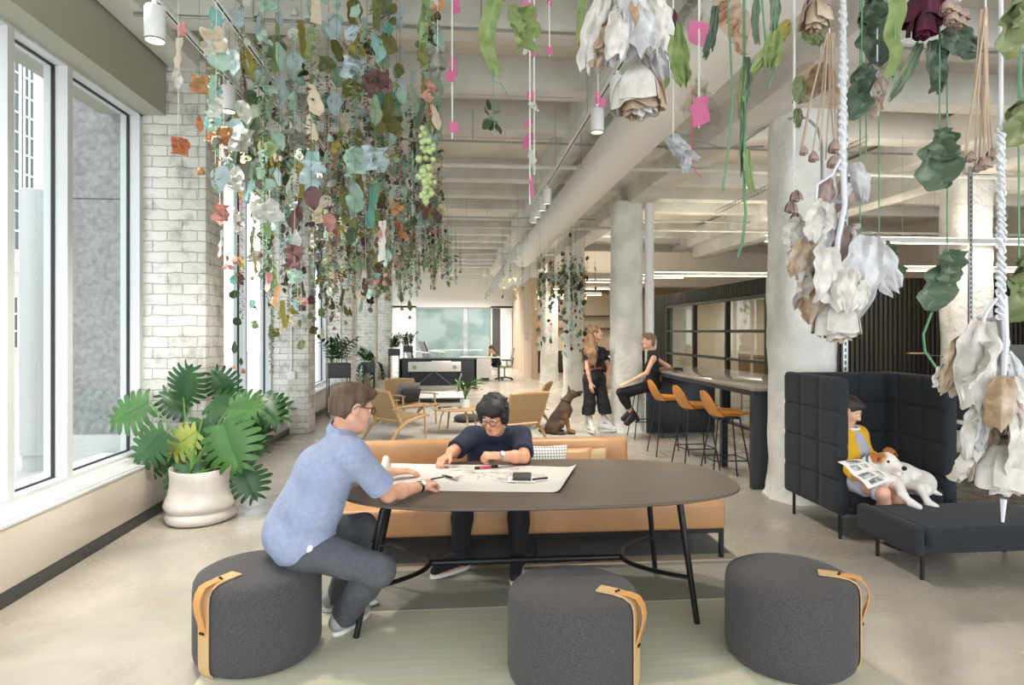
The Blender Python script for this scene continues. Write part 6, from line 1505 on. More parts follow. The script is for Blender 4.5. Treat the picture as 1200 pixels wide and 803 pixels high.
def shepherd():
    t = 10.05; W = lambda x, y, dt=0: wt(x, y, t+dt)
    hd = W(670, 462); nk = W(663, 471); ch = W(661, 480); be = W(654, 491); ru = W(648, 500)
    pr = [cone(nk, ch, .075, .105, .04), cone(ch, be, .115, .115, .04), cone(be, ru, .12, .125, .05), cone(hd, nk, .062, .075, .03), cone(ch+V3(.05, 0, -.02), ch+V3(.04, 0, -.1), .085, .06, .04),
          ell(hd, (.075, .062, .062), None, .02), cone(hd+V3(.05, 0, .0), W(681.5, 459.5), .040, .021, .03), cone(hd+V3(.05, 0, -.03), W(680, 463), .026, .014, .015)]
    for s in (-1, 1):
        e0 = hd+V3(-.035, s*.035, .04); pr += [cone(e0, e0+V3(-.02, s*.012, .095), .024, .006, .012)]
        el = W(663, 489, s*.08); pw = W(667, 505, s*.08); pw.z = .05
        pr += [cone(ch+V3(.0, s*.06, -.03), el, .06, .042, .03), cone(el, pw, .04, .026, .02), cone(pw, pw+V3(.075, 0, -.022), .030, .024, .015)]
        kn = W(657, 498, s*.11); hk = W(649, 504.5, s*.12); hk.z = .06; ft = W(659, 507, s*.12); ft.z = .03
        pr += [cone(ru+V3(.02, s*.06, .02), kn, .095, .06, .03), cone(kn, hk, .052, .034, .03), cone(hk, ft, .03, .027, .02)]
    tl = [ru+V3(-.08, 0, -.06), W(641, 505), W(633, 504)]; tl[1].z = .05; tl[2].z = .06; pr += [cone(tl[0], tl[1], .05, .05, .03), cone(tl[1], tl[2], .05, .03, .02)]
    m = dog_mat('sable_coat', '564534', [(W(664, 492, 0), .2, '735639'), (W(651, 488), .17, '43362b'), (W(658, 478, 0), .11, '4a3a2d'), (W(669, 500), .14, 'a98050'), (W(658, 505), .1, 'a98050'), (W(679, 461), .075, '2a221d'), (W(636, 505), .12, '3a2e25'), (W(667, 456), .05, '4e3c2d')])
    b = sdf_obj('dog', pr, .008, m, disp=wrinkle(.0018, 60, 2)); tag(b, 'brown shepherd dog sitting on the floor, looking up at the standing woman', 'dog')
    MB().ball(W(682, 459.3), (.02, .02, .016), 10, 8).obj('nose', M['black'], b)
    for s in (-1, 1): MB().ball(hd+V3(.055, s*.038, .03), .011, 8, 6).obj('eye', M['iris'], b)
    MB().tube([nk+V3(.0, 0, .01)+V3(.078*math.cos(a), .08*math.sin(a), -.03*math.cos(a)) for a in [2*PI*i/20 for i in range(21)]], .011, 6).obj('collar', M['black'], b)
shepherd()
def white_dog():
    t = 4.86; W = lambda x, y, dt=0: wt(x, y, t+dt)
    hd = W(1038, 541, -.06); mz = W(1055, 549, -.16); nk = W(1022, 546, .02); sh = W(1032, 560, .0); mid = W(1056, 560, .12); ru = W(1078, 566, .1)
    pr = [cone(nk, sh, .075, .1, .04), cone(sh, mid, .105, .11, .05), cone(mid, ru, .11, .1, .05), cone(hd, nk, .07, .078, .03), ell(hd, (.075, .07, .065), None, .02), cone(hd+V3(.03, -.02, -.01), mz, .05, .032, .03),
          cone(hd+V3(.02, -.03, -.055), mz+V3(-.012, .0, -.045), .03, .018, .012)]
    F_ = (mz-hd).normalized(); sd = V3(0, 0, 1).cross(F_).normalized()
    # front legs hang over the cushion edge; hind leg folded
    for s, (a, k, f) in ((0, (W(1052, 567, -.1), W(1058, 580, -.22), W(1068, 590, -.27))), (1, (W(1062, 566, .0), W(1078, 572, -.12), W(1088, 590, -.2)))):
        pr += [cone(a, k, .045, .03, .03), cone(k, f, .028, .024, .02), cone(f, f+V3(.02, -.05, -.012), .027, .022, .015)]
    for s in (0, 1):
        pr += [cone(ru+V3(.0, -.03, 0), W(1082, 574, -.08), .085, .05, .03)]
    tl = [W(1086, 572, .0), W(1096, 577, -.06), W(1103, 580, -.08)]; pr += [cone(tl[0], tl[1], .026, .018, .02), cone(tl[1], tl[2], .018, .009, .01)]
    brown = 'b26f35'
    m = dog_mat('white_coat', 'e6e1dc', [(hd+sd*-.05+V3(0, 0, .03)-F_*.01, .062, brown), (hd+sd*.06+V3(0, 0, .035), .05, brown), (W(1070, 556, .16), .07, brown)])
    b = sdf_obj('dog', pr, .006, m, disp=wrinkle(.001, 60, 2)); tag(b, 'white dog with brown ears lying beside the reading woman in the booth', 'dog')
    em = mat('brown_ear', 'a7662f', .85)
    for s in (-1, 1):
        e0 = hd+sd*s*.062+V3(0, 0, .045)-F_*.03; e1 = e0+sd*s*.045+V3(0, 0, .03 if s > 0 else .0)+F_*.0; e2 = e1+sd*s*.03-V3(0, 0, .045)+F_*.03
        MB().grid(lambda u, v: e0.lerp(e1, min(1, v*2)).lerp(e2, max(0, v*2-1))+F_*((u-.5)*.085*(1-.75*v*v))+V3(0, 0, .008*math.sin(PI*u)), 7, 9).thick(.006).obj('ear', em, b)
        MB().ball(hd+F_*.052+sd*s*.047+V3(0, 0, .026), .0125, 8, 6).obj('eye', M['iris'], b)
    MB().ball(mz+F_*.028+V3(0, 0, .012), (.022, .022, .017), 12, 8).obj('nose', M['black'], b)
    MB().grid(lambda u, v: hd.lerp(mz, .55+.5*v)+V3(0, 0, -.034-.010*v)+sd*((u-.5)*.05)+F_*.0, 5, 6).thick(.008).obj('tongue', mat('tongue_pink', 'd58a90', .4), b)
    MB().tube([nk.lerp(hd, .15)+basis(hd-nk)[0]*.083*math.cos(a)+basis(hd-nk)[1]*.083*math.sin(a) for a in [2*PI*i/24 for i in range(25)]], .009, 6).obj('collar', mat('teal_collar', '2f7f86', .6), b)
white_dog()
# ================================================================ THE HANGING GARDEN
R5 = random.Random(21)
PAL = dict(mint='b7d2c2', paleblue='c0d0d4', sage='8c9f80', teal='69a896', aqua='a2cdc9', olive='7d7b45', mustard='b5aa5c', plum='7a5b59', cream='ded3ba', white='dddcd5', pink='d9a498', hotpink='dc7aa6', tan='c6996b', moss='465838', brown='6b5140', purple='4d2c3c', lime='9bb07a', rust='bd7a58', grey='9fa29a')
TM = {k: thin_mat('petal_'+k, v, None, .65, .3, bump=.2) for k, v in PAL.items()}
WORD = dict(mint='mint', paleblue='pale blue', sage='sage green', teal='teal', aqua='aqua', olive='olive', mustard='mustard', plum='plum', cream='cream', white='white', pink='salmon pink', hotpink='hot pink', tan='tan', moss='moss green', brown='brown', purple='dark purple', lime='lime green', rust='rust', grey='grey')
M['string_green'] = mat('green_thread', '5f8f6c', .7); M['string_white'] = mat('white_thread', 'dcdcda', .7); M['string_red'] = mat('red_thread', 'c8545c', .7); M['string_brown'] = mat('brown_twine', '6f5b48', .8)
def cn(x, z, s, am):
    return am*(abs(math.sin(x*31+z*17+s))+abs(math.sin(x*-23+z*37+s*2.1))+.6*math.sin(z*55+x*41+s*3)-1.2)
OUT = dict(leaf=lambda v: math.sin(PI*min(1, .04+.96*v)**.8)**.8, round=lambda v: math.sqrt(max(.02, 1-(2*v-1)**2)), strip=lambda v: 1.0, drop=lambda v: math.sin(PI*(.06+.9*v**1.6))**.7, tape=lambda v: .9+.1*math.sin(v*9))
def crump(w, h, out='leaf', seed=0, amp=.012, n=7, m=10, curl=.0, th=.0012, top=0.0):
    o = OUT[out]
    def fn(u, v):
        a = (u-.5)*2; x = a*w/2*o(v)*(1+.08*math.sin(v*13+seed)); z = top-h*v
        return (x+.15*w*math.sin(v*3+seed)*v, cn(x*1.5, z*1.5, seed, amp)-curl*a*a*w+curl*v*v*h*.5, z)
    return MB().grid(fn, n, m).thick(th)
def bud(r, seed, n=9):
    rr = random.Random(seed); mb = MB()
    for k in range(n):
        a0 = k*2.4; q = (k/n)**.6; R0 = r*(.25+.75*q)
        def fn(u, v):
            a = a0+(u-.5)*(2.2-.5*q); rad = R0*(.35+.65*math.sin(v*PI*.62))*(1+.06*math.sin(u*9+k)); return (rad*math.cos(a), rad*math.sin(a), -r*1.9*v*(1-.12*q)+.02*r*math.sin(u*14))
        mb.grid(fn, 6, 6)
    return mb
def twig(L, n, leaf, w, seed, spread=.03):
    rr = random.Random(seed); mb = MB()
    for k in range(n):
        z = -L*(k+rr.random())/n; a = rr.uniform(0, 6.28); d = Vector((math.cos(a), math.sin(a), rr.uniform(-1.1, .2))); p = Vector((math.cos(a)*.004, math.sin(a)*.004, z)); l_ = leaf*rr.uniform(.5, 1.15)
        x, y, d = basis(d); ww = w*rr.uniform(.6, 1.2)
        vs = [p, p+d*l_*.5+x*ww/2+y*.004, p+d*l_+y*rr.uniform(-.01, .01), p+d*l_*.5-x*ww/2+y*.004, p+d*l_*.5-y*.004]; mb.add(vs, [(0, 1, 4), (1, 2, 4), (2, 3, 4), (3, 0, 4)])
    return mb
def clump(r, h, n, seed):
    rr = random.Random(seed); mb = MB()
    for k in range(n):
        p = Vector((rr.uniform(-1, 1)*r, rr.uniform(-1, 1)*r, -rr.random()*h)); q = crump(r*1.3, r*1.5, 'round', seed+k, r*.16, 5, 6); q.xf(Tr(*p) @ Euler((rr.uniform(-1.2, 1.2), rr.uniform(-1, 1), rr.uniform(0, 6.28))).to_matrix().to_4x4()); mb.add(q.v, q.f)
    return mb
PROTO = {}
def proto(kind, col, var):
    k = (kind, col, var)
    if k not in PROTO:
        s = hash((kind, col)) % 7+var*3.3
        s = sum(map(ord, kind+col)) % 50+var*3.3
        mb = {'leaf': lambda: crump(.085, .13, 'leaf', s, .007, curl=.12), 'round': lambda: crump(.10, .105, 'round', s, .006, curl=.08), 'strip': lambda: crump(.05, .2, 'tape', s, .006, curl=.05), 'drop': lambda: crump(.075, .16, 'drop', s, .008, curl=.1),
              'crumple': lambda: crump(.12, .11, 'strip', s, .024, 9, 9), 'bud': lambda: bud(.026, int(s)), 'clump': lambda: clump(.035, .09, 5, int(s)), 'tag': lambda: crump(.05, .06, 'strip', s, .006, 4, 4)}[kind]()
        PROTO[k] = mb.mesh(KN[kind], TM[col], angle=35)
    return PROTO[k]
KN = dict(leaf='paper_leaf', round='round_leaf', strip='paper_strip', drop='drop_leaf', crumple='crumpled_paper', bud='dried_bud', clump='petal_clump', tag='paper_tag')
KW = dict(leaf='leaf', round='round leaf', strip='strip', drop='drop leaf', crumple='crumpled paper', bud='dried bud', clump='petal clump', tag='paper tag')
TW = {}
def twig_mesh(col, var, L, small=False):
    k = (col, var, round(L, 1), small)
    if k not in TW: TW[k] = twig(L, int(L*(95 if small else 62)), .032 if small else .05, .014 if small else .026, var*7+len(col)).mesh('dried_leaves', TM[col], smooth=False)
    return TW[k]
USED = {}
def piece(parent, kind, col, z, s, rz=None, off=.0, tilt=.25, var=None):
    o = link(KN[kind], proto(kind, col, R5.randint(0, 2) if var is None else var), parent); a = R5.uniform(0, 6.28)
    o.location = (math.cos(a)*off, math.sin(a)*off, z); o.scale = (s, s, s*R5.uniform(.9, 1.15)); o.rotation_euler = (R5.uniform(-tilt, tilt), R5.uniform(-tilt, tilt), R5.uniform(-1.1, 1.1) if rz is None else rz)
    return o
def strand(x, y, zt, zb, items, label, group=None, string='string_green', r=.0016, cat='hanging strand', twigs=()):
    L = zt-zb; mb = MB().tube([(0, 0, 0), (.004*math.sin(x*9), .004*math.cos(y*7), -L*.5), (0, 0, -L)], r, 5)
    t = link('hanging_strand', mb.mesh('hanging_strand', M[string])); t.location = (x, y, zt); tag(t, label, cat, group)
    for col, z, l, small in twigs:
        o = link('dried_leaves', twig_mesh(col, R5.randint(0, 2), l, small), t); o.location = (0, 0, -(zt-z)); o.rotation_euler = (0, 0, R5.uniform(0, 6.28))
    for kind, col, z, s in items: piece(t, kind, col, -(zt-z), s, off=R5.uniform(0, .02))
    return t
SHORT = dict(round='round leaves', leaf='leaves', strip='strips', drop='drop leaves', crumple='crumpled paper', bud='dried buds', clump='petal clumps', tag='tags')
COLS_N = ['mint', 'paleblue', 'paleblue', 'mint', 'mint', 'sage', 'sage', 'sage', 'olive', 'teal', 'aqua', 'mustard', 'plum', 'cream', 'white', 'white', 'moss', 'lime', 'grey', 'grey']
COLS_F = ['sage', 'olive', 'moss', 'mint', 'brown', 'plum', 'tan', 'mustard', 'purple', 'cream', 'pink', 'aqua', 'moss', 'olive', 'lime', 'sage', 'white', 'mint', 'cream', 'grey']
TWC = ['moss', 'sage', 'olive', 'brown', 'plum', 'sage', 'grey', 'lime', 'cream', 'mint']
def auto_label(main, endk, endc, lo):
    for tail in ('', ', window side', ', aisle side', ', deep inside', ', outermost', ', behind others', ', in front'):
        lb = 'strand of %s %s ending in a %s %s%s' % (WORD[main[1]], SHORT[main[0]], WORD[endc], KW[endk], tail)
        if lb not in USED: USED[lb] = 1; return lb, None
    lb = 'dense strand of mixed leaves deep in the hanging garden'; return lb, 'mixed strands deep in the hanging garden'
# --- near and middle of the big mass by the windows
def in_mass(px, y): return True
cells = []
for iy in range(16):
    for ix in range(10):
        x = -2.02+.2*ix+R5.uniform(-.07, .07); y = 3.75+.42*iy+R5.uniform(-.16, .16); cells.append((x, y))
for x, y in cells:
    q = x*CS-y*SN; tt = x*SN+y*CS; px = 600+q/tt*F
    if px < 246 or px > 528: continue
    if px < 285 and R5.random() < .4: continue
    near = tt < 5.2
    yb = 300+ (110 if 268 < px < 345 else 95 if px < 385 else 70 if px < 440 else 40)*R5.random()**.9 - (60 if px < 262 else 0) - (70 if px > 470 else 0)
    if near: yb -= R5.uniform(40, 150)
    zb = H+(Y0-yb)/F*tt; zt = 4.02
    zb = max(1.42, min(zb, 2.9))
    ztop = min(zt-.1, H+(Y0+30)/F*tt)
    n = R5.randint(6, 9) if near else R5.randint(6, 10)
    c0 = R5.choice(COLS_N if near or R5.random() < .5 else COLS_F); k0 = R5.choice(['leaf', 'round', 'drop', 'leaf', 'strip', 'clump'])
    items = []
    for k in range(n):
        z = ztop-(ztop-zb-.12)*(k+R5.uniform(.1, .9))/n
        low = (z < 2.5)
        col = c0 if R5.random() < .4 else R5.choice(COLS_F if low or R5.random() < .3 else COLS_N); kind = k0 if R5.random() < .4 else R5.choice(['leaf', 'round', 'drop', 'crumple', 'bud', 'clump', 'strip', 'crumple'])
        items.append((kind, col, z, R5.uniform(.65, 1.25)*(1.1 if near else .85)))
    ek, ec = R5.choice(['leaf', 'bud', 'clump', 'drop', 'crumple', 'round']), R5.choice(COLS_F)
    items.append((ek, ec, zb+.1, R5.uniform(.55, .9)))
    tw = [(R5.choice(TWC), R5.uniform(zb+.3, ztop), R5.choice([.3, .4, .5, .6]), R5.random() < .5) for k in range(R5.choice([2, 2, 3, 3]))]
    lb, gp_ = auto_label((k0, c0), ek, ec, zb); lb = lb.replace('strand of', 'hanging strand of', 1) if len(lb.split()) < 14 else lb
    strand(x, y, zt, zb, items, lb, gp_ or 'strands of the hanging garden by the windows', R5.choice(['string_green', 'string_green', 'string_white', 'string_brown', 'string_red']), twigs=tw)
# --- far end of the mass over the lounge
for i in range(105):
    x, y = R5.uniform(-2.0, .2)-.25*R5.random(), R5.uniform(9.2, 15.5); tt = x*SN+y*CS; px = 600+(x*CS-y*SN)/tt*F
    zb = H+(Y0-R5.uniform(318, 356)+(max(0, px-470)*.25))/F*tt; ztop = H+(Y0-R5.uniform(262, 298))/F*tt; n = R5.randint(3, 5); items = []
    for k in range(n): items.append((R5.choice(['bud', 'leaf', 'clump', 'round']), R5.choice(['sage', 'mint', 'lime', 'olive', 'cream', 'mustard', 'moss', 'white', 'pink', 'tan', 'aqua', 'sage', 'lime']), zb+.1+(ztop-zb)*k/n, R5.uniform(.5, .9)))
    strand(x, y, 3.95, zb, items, 'short strand of small dried leaves at the far end, hanging over the lounge', 'far strands of the hanging garden', twigs=[(R5.choice(['sage', 'lime', 'mint', 'olive', 'sage', 'cream']), ztop, .5, True), (R5.choice(['sage', 'lime', 'moss', 'olive', 'mint']), zb+.45, .4, False)])
# --- curtain of strands round the two far columns
for i in range(52):
    y = R5.uniform(11.5, 15.0); px = R5.uniform(627, 690); p = wt(px, 300, y)
    zb = H+(Y0-(R5.uniform(330, 425) if px < 662 else R5.uniform(360, 440)))/F*y; ztop = H+(Y0-R5.uniform(292, 320))/F*y; n = R5.randint(3, 5); items = []
    for k in range(n): items.append((R5.choice(['round', 'bud', 'leaf', 'round']), R5.choice(['moss', 'olive', 'moss', 'aqua', 'teal', 'brown', 'purple', 'sage', 'mint']), zb+.08+(ztop-zb)*(k+R5.random()*.6)/n, R5.uniform(.55, 1.05)))
    strand(p.x, p.y, 3.9, zb, items, 'thin strand of green and teal leaves hanging in front of the far rough columns', 'strands in front of the far columns', R5.choice(['string_green', 'string_white', 'string_green', 'string_red']), twigs=[(R5.choice(['moss', 'olive', 'sage', 'brown']), ztop-.1, .6, False)])
for i, (px, yb) in enumerate(((697, 340), (668, 300), (612, 340), (604, 352), (598, 330), (590, 350))):
    p = wt(px, 300, 13.5); zb = H+(Y0-yb)/F*13.5
    strand(p.x, p.y, 3.95, zb, [('leaf', R5.choice(COLS_F), zb+.5, .8), ('bud', 'tan', zb+.25, .9), ('round', 'olive', zb+.08, .8)], 'lone thin strand near the end of the air duct', 'lone strands near the end of the duct', twigs=[('olive', zb+.6, .5, True)])

# --- sparse strands nearest the window
def S(px, t, yb, items, label, string='string_green', r=.0016, twigs=(), cat='hanging strand'):
    p = wt(px, 200, t); f = lambda yy: H+(Y0-yy)/F*t
    return strand(p.x, p.y, 4.1, f(yb), [(k, c, f(yy), s) for k, c, yy, s in items], label, None, string, r, cat, [(c, f(yy), l, sm) for c, yy, l, sm in twigs])
S(209, 3.2, 180, [('crumple', 'pink', 27, .5), ('strip', 'cream', 42, .95), ('drop', 'white', 80, .6), ('crumple', 'rust', 162, .75)], 'sparse strand by the brick pier ending in a red and cream folded paper', 'string_white')
S(233, 3.4, 232, [('crumple', 'tan', 88, .8), ('drop', 'rust', 135, .5), ('bud', 'tan', 196, .9)], 'sparse green thread with tan buds just in front of the brick pier')
S(253, 3.3, 130, [('crumple', 'cream', 34, 1.0), ('round', 'mint', 57, 1.15), ('crumple', 'white', 48, .8), ('strip', 'mint', 88, .75), ('crumple', 'white', 115, .9)], 'strand of cream paper and one big pale mint leaf left of the spotlights', 'string_white')
S(262, 3.7, 300, [('leaf', 'paleblue', 45, 1.1), ('crumple', 'tan', 148, 1.0), ('strip', 'pink', 168, .7), ('leaf', 'paleblue', 195, 1.2), ('crumple', 'pink', 240, .9), ('strip', 'white', 270, .8), ('clump', 'pink', 300, .8)], 'strand with salmon pink folded papers halfway down beside the pier edge', 'string_white')
S(258, 4.0, 265, [('leaf', 'pink', 238, .7), ('leaf', 'pink', 250, .65), ('bud', 'plum', 205, .9)], 'thin strand with stacked salmon pink paper petals at its end', 'string_white')
S(276, 3.9, 330, [('round', 'paleblue', 12, 1.0), ('leaf', 'paleblue', 60, 1.1), ('leaf', 'paleblue', 140, 1.2), ('crumple', 'white', 205, .8), ('leaf', 'white', 195, 1.1), ('bud', 'pink', 300, 1.1), ('clump', 'white', 240, 1.0)], 'strand of large pale blue leaves with a salmon pink bud low down')
S(326, 4.2, 260, [('round', 'paleblue', 8, 1.2), ('drop', 'mint', 48, 1.3), ('leaf', 'paleblue', 90, 1.5), ('leaf', 'mint', 155, 1.0), ('round', 'paleblue', 195, 1.1)], 'strand of very large pale leaves in the front of the mass')
S(367, 4.0, 250, [('leaf', 'mint', 0, 1.0), ('strip', 'teal', 104, 1.3), ('strip', 'aqua', 176, 1.7)], 'strand with a teal paper strip above a long aqua strip')
S(353, 4.4, 300, [('strip', 'mustard', 26, 1.3), ('clump', 'moss', 70, 1.0), ('strip', 'mustard', 190, 1.2), ('drop', 'plum', 240, 1.2)], 'strand with mustard paper ribbons above a plum drop leaf')
S(395, 4.1, 260, [('clump', 'mint', 0, 1.3), ('round', 'olive', 48, 1.2), ('leaf', 'sage', 80, 1.0), ('leaf', 'paleblue', 110, 1.2), ('clump', 'mustard', 160, 1.0)], 'strand with a big round olive leaf near its top')
S(417, 4.3, 330, [('strip', 'mustard', 0, 1.0), ('strip', 'mustard', 36, .9), ('round', 'sage', 55, 1.1), ('round', 'grey', 142, .9), ('leaf', 'olive', 130, .9), ('clump', 'cream', 165, 1.2)], 'strand with two mustard strips close to the top of the picture')
S(455, 3.9, 200, [('clump', 'olive', 0, 1.3), ('round', 'teal', 28, .9), ('round', 'olive', 40, 1.3), ('clump', 'lime', 85, 1.1), ('drop', 'olive', 102, 1.0), ('crumple', 'olive', 132, 1.4), ('clump', 'lime', 180, .9)], 'strand of olive leaf clusters at the right of the mass')
S(468, 4.2, 300, [('round', 'paleblue', 8, .9), ('leaf', 'olive', 75, .8), ('round', 'paleblue', 92, .8), ('leaf', 'mint', 104, .9), ('leaf', 'paleblue', 140, 1.1), ('clump', 'tan', 230, 1.1), ('clump', 'rust', 260, .9)], 'strand with hot red thread and pale leaves ending in tan petals', 'string_red', twigs=[('purple', 150, .5, True)])
S(275, 5.6, 432, [('round', 'teal', 322, .8), ('round', 'moss', 340, .8), ('round', 'moss', 372, .8), ('drop', 'moss', 400, .7), ('bud', 'tan', 428, .7)], 'long strand of dark round leaves reaching lowest beside the pier')
S(283, 6.0, 440, [('bud', 'rust', 432, .9), ('leaf', 'moss', 420, .6)], 'long strand with one rust bud low over the potted plant', twigs=[('brown', 300, .6, True)])
S(318, 6.4, 420, [('drop', 'sage', 380, 1.0)], 'long hanging sprig of narrow grey green leaves right of the pier', twigs=[('sage', 340, .6, False), ('moss', 380, .5, True)])
S(328, 5.4, 380, [('strip', 'tan', 335, .9), ('strip', 'mustard', 352, 1.1)], 'strand with a long curling mustard ribbon at its end')
S(353, 6.2, 406, [('clump', 'pink', 345, .9), ('round', 'lime', 398, 1.0), ('leaf', 'olive', 375, .6)], 'strand ending in one round lime leaf in front of the second pier', 'string_white')
S(341, 6.0, 372, [('drop', 'cream', 366, .9)], 'strand ending in a single cream drop leaf before the second pier', 'string_white')
for k, (px, yb) in enumerate(((405, 388), (390, 395), (388, 380), (452, 360), (480, 382), (470, 372))):
    S(px, 8.5, yb, [('bud', 'tan', yb-12, 1.0), ('drop', 'olive', yb-30, .9)], ['strand hanging lower than its neighbours in front of the third pier', 'low strand with two tan buds near the plant stand', 'low strand just left of the nearest plant stand leaves', 'low strand in front of the fourth pier', 'lowest strand in front of the far glass partition, right of two', 'low strand in front of the far glass partition, left of two'][k])

# --- pieces between the mass and the duct
S(530, 3.4, 163, [('tag', 'hotpink', 0, 1.0), ('tag', 'hotpink', 66, .8), ('tag', 'hotpink', 76, .8), ('tag', 'hotpink', 84, 1.0), ('tag', 'hotpink', 144, 1.0)], 'white cord with hot pink paper tags left of the wavy olive ribbon', 'string_white', .0042)
S(621, 3.2, 240, [('tag', 'hotpink', 4, 1.5), ('tag', 'hotpink', 55, .7), ('tag', 'hotpink', 106, .7), ('drop', 'white', 48, .5), ('tag', 'hotpink', 140, .7), ('crumple', 'white', 120, .4), ('tag', 'hotpink', 155, 1.3), ('clump', 'white', 176, .9), ('strip', 'hotpink', 206, .5)], 'white double cord with many hot pink tags and a white shell shape', 'string_white', .0045)
S(626, 3.22, 205, [('tag', 'hotpink', 2, .5)], 'second white cord close beside the one with many pink tags', 'string_white', .0042)
S(644, 3.5, 66, [('tag', 'hotpink', 55, .7), ('tag', 'hotpink', 0, .7)], 'white cord with two hot pink tags, right of the double cord', 'string_white', .004)
S(701, 2.9, 130, [('tag', 'hotpink', 108, .75), ('tag', 'hotpink', 116, .7)], 'thin white cord with a hot pink tag in front of the duct spotlight', 'string_white')
S(499, 3.0, 76, [('strip', 'lime', -10, 1.0), ('clump', 'lime', 5, .8), ('clump', 'sage', 30, .8), ('strip', 'lime', 28, .9), ('drop', 'olive', 50, .8)], 'strand of crinkled lime green strips at the top of the picture')
S(513, 3.0, 84, [('clump', 'tan', 0, .7), ('bud', 'brown', 14, .8), ('bud', 'grey', 62, 1.6)], 'dried grey rosebud hanging head down beside crinkled lime strips', 'string_white')
def ribbon(px, t, y0, y1, w, amp, waves, col, label, tail=None):
    p0 = wt(px, y0, t); p1 = wt(px, y1, t); L = p0.z-p1.z; o = thing('hanging_ribbon', label, 'ribbon', (p0.x, p0.y, p0.z), -YAW)
    MB().grid(lambda u, v: (w*(u-.5)*(1-.55*v**3)+amp*math.sin(v*waves+.5), .012*math.sin(v*14)+.010*math.cos(u*6), -L*v), 7, 28).thick(.003).obj('ribbon_leaf', TM[col], o)
    MB().tube([(0, 0, 4.1-p0.z), (0, 0, -L-.02)]+([(q[0], 0, -L-q[1]) for q in tail] if tail else []), .0018, 5).obj('thread', M['string_green'], o)
    return o
ribbon(577, 2.2, -40, 88, .062, .022, 6.5, 'olive', 'wavy olive ribbon leaf hanging at the top between pink tags', [(.03, .03), (.055, .07)])
for k in (0,): TM['oliveleaf'] = thin_mat('olive_leaf', '7e9256', 'a3b277', .5, .25, scale=18)
bpy.data.objects['ribbon_leaf'].data.materials[0] = TM['oliveleaf']; WORD['oliveleaf'] = 'olive'
S(578, 2.9, 136, [('clump', 'moss', 118, 1.0), ('clump', 'sage', 122, .9)], 'small crumpled green leaf on a thread just under the wavy ribbon')
S(611, 2.6, 62, [('crumple', 'oliveleaf', 8, 1.0), ('strip', 'oliveleaf', 22, .6), ('crumple', 'oliveleaf', 26, .9)], 'folded olive leaf hanging just left of the pink tagged cords')
ribbon(681, 2.0, -40, 50, .03, .008, 4, 'oliveleaf', 'narrow olive leaf hanging behind the big dried rose', [(-.01, .05)])
def grapes():
    p0 = wt(501, 150, 3.3); o = thing('hanging_grapes', 'bunch of pale green bubble shapes hanging right of the mass', 'hanging bunch', p0, -YAW)
    MB().tube([(0, 0, 4.1-p0.z), (0, 0, -.05)], .0018, 5).obj('thread', M['string_green'], o); gm = mat('pale_grape', 'aebf86', .3, coat=.3); rr = random.Random(3)
    for k in range(46):
        v = rr.random(); z = -.40*v; rad = .055*(math.sin(PI*min(1, .25+.75*v))**.6)*math.sqrt(rr.random()); a = rr.uniform(0, 6.28)
        MB().ball((rad*math.cos(a), rad*math.sin(a)*.8, z), rr.uniform(.014, .021), 10, 7).obj('bubble', gm, o)
grapes()

# --- large blooms close to the lens
PW = thin_mat('white_petal', 'e0ddd9', 'c4bbb1', .5, .22, scale=22, bump=.8, bscale=60)
PW2 = thin_mat('silver_petal', 'dadadc', 'b9b8ba', .5, .22, scale=20, bump=.8, bscale=60)
PC = thin_mat('cream_petal', 'd0c2b0', 'a88b6b', .55, .25, scale=18, bump=.8, bscale=60)
PM = thin_mat('maroon_petal', '5a1730', '3f1124', .6, .1, scale=20, bump=.4, bscale=40)
PP = thin_mat('dusty_petal', 'b8a19b', '9d8680', .6, .2, scale=24, bump=.5, bscale=40)
PT = thin_mat('dried_petal', 'c9ad8c', 'a9938f', .6, .2, scale=22, bump=.5, bscale=40)
GL = thin_mat('green_leaf', '5a6d58', '6c7f68', .36, .07, scale=14, bump=.3, bscale=26)
GD = thin_mat('dark_leaf', '485849', '566755', .36, .07, scale=14, bump=.3, bscale=26)
GY = thin_mat('yellowgreen_leaf', '8a9060', '75825c', .45, .12, scale=10, bump=.3, bscale=26)
PG = thin_mat('paper_print', 'e2e2e4', 'a9abb0', .6, .3, scale=30)
def petal(w, h, seed, cup=.25, ruf=.12, fold=.012):
    s = seed*1.37+.3; kk = w/.06
    def fn(u, v):
        a = (u-.5)*2; o = math.sin(PI*(.10+.80*v**.9))**.6*(1+.10*math.sin(a*6+s)*v+.07*math.sin(v*16+s*2)); x = a*w/2*o*(1+.06*math.sin(v*23+s*3))
        cr = abs(math.sin(a*3.6+s+1.3*v))+.6*v*abs(math.sin(a*8+s*2))+.8*abs(math.sin(v*6+s+a*1.6))+.4*abs(math.sin(a*15+v*10+s))-1.2
        y = cup*w*(1-a*a)*math.sin(PI*v*.7)-cup*h*.4*v*v+fold*kk**.5*.8*cr+.22*w*abs(a)**3*math.sin(s*2.1)+h*.25*v**3*math.cos(s*1.7)+ruf*w*.3*math.sin(a*7+seed)*v**3
        return (x, -y, -h*v*(1+.05*math.sin(a*5+s)))
    return MB().grid(fn, 15, 17).thick(.0014)
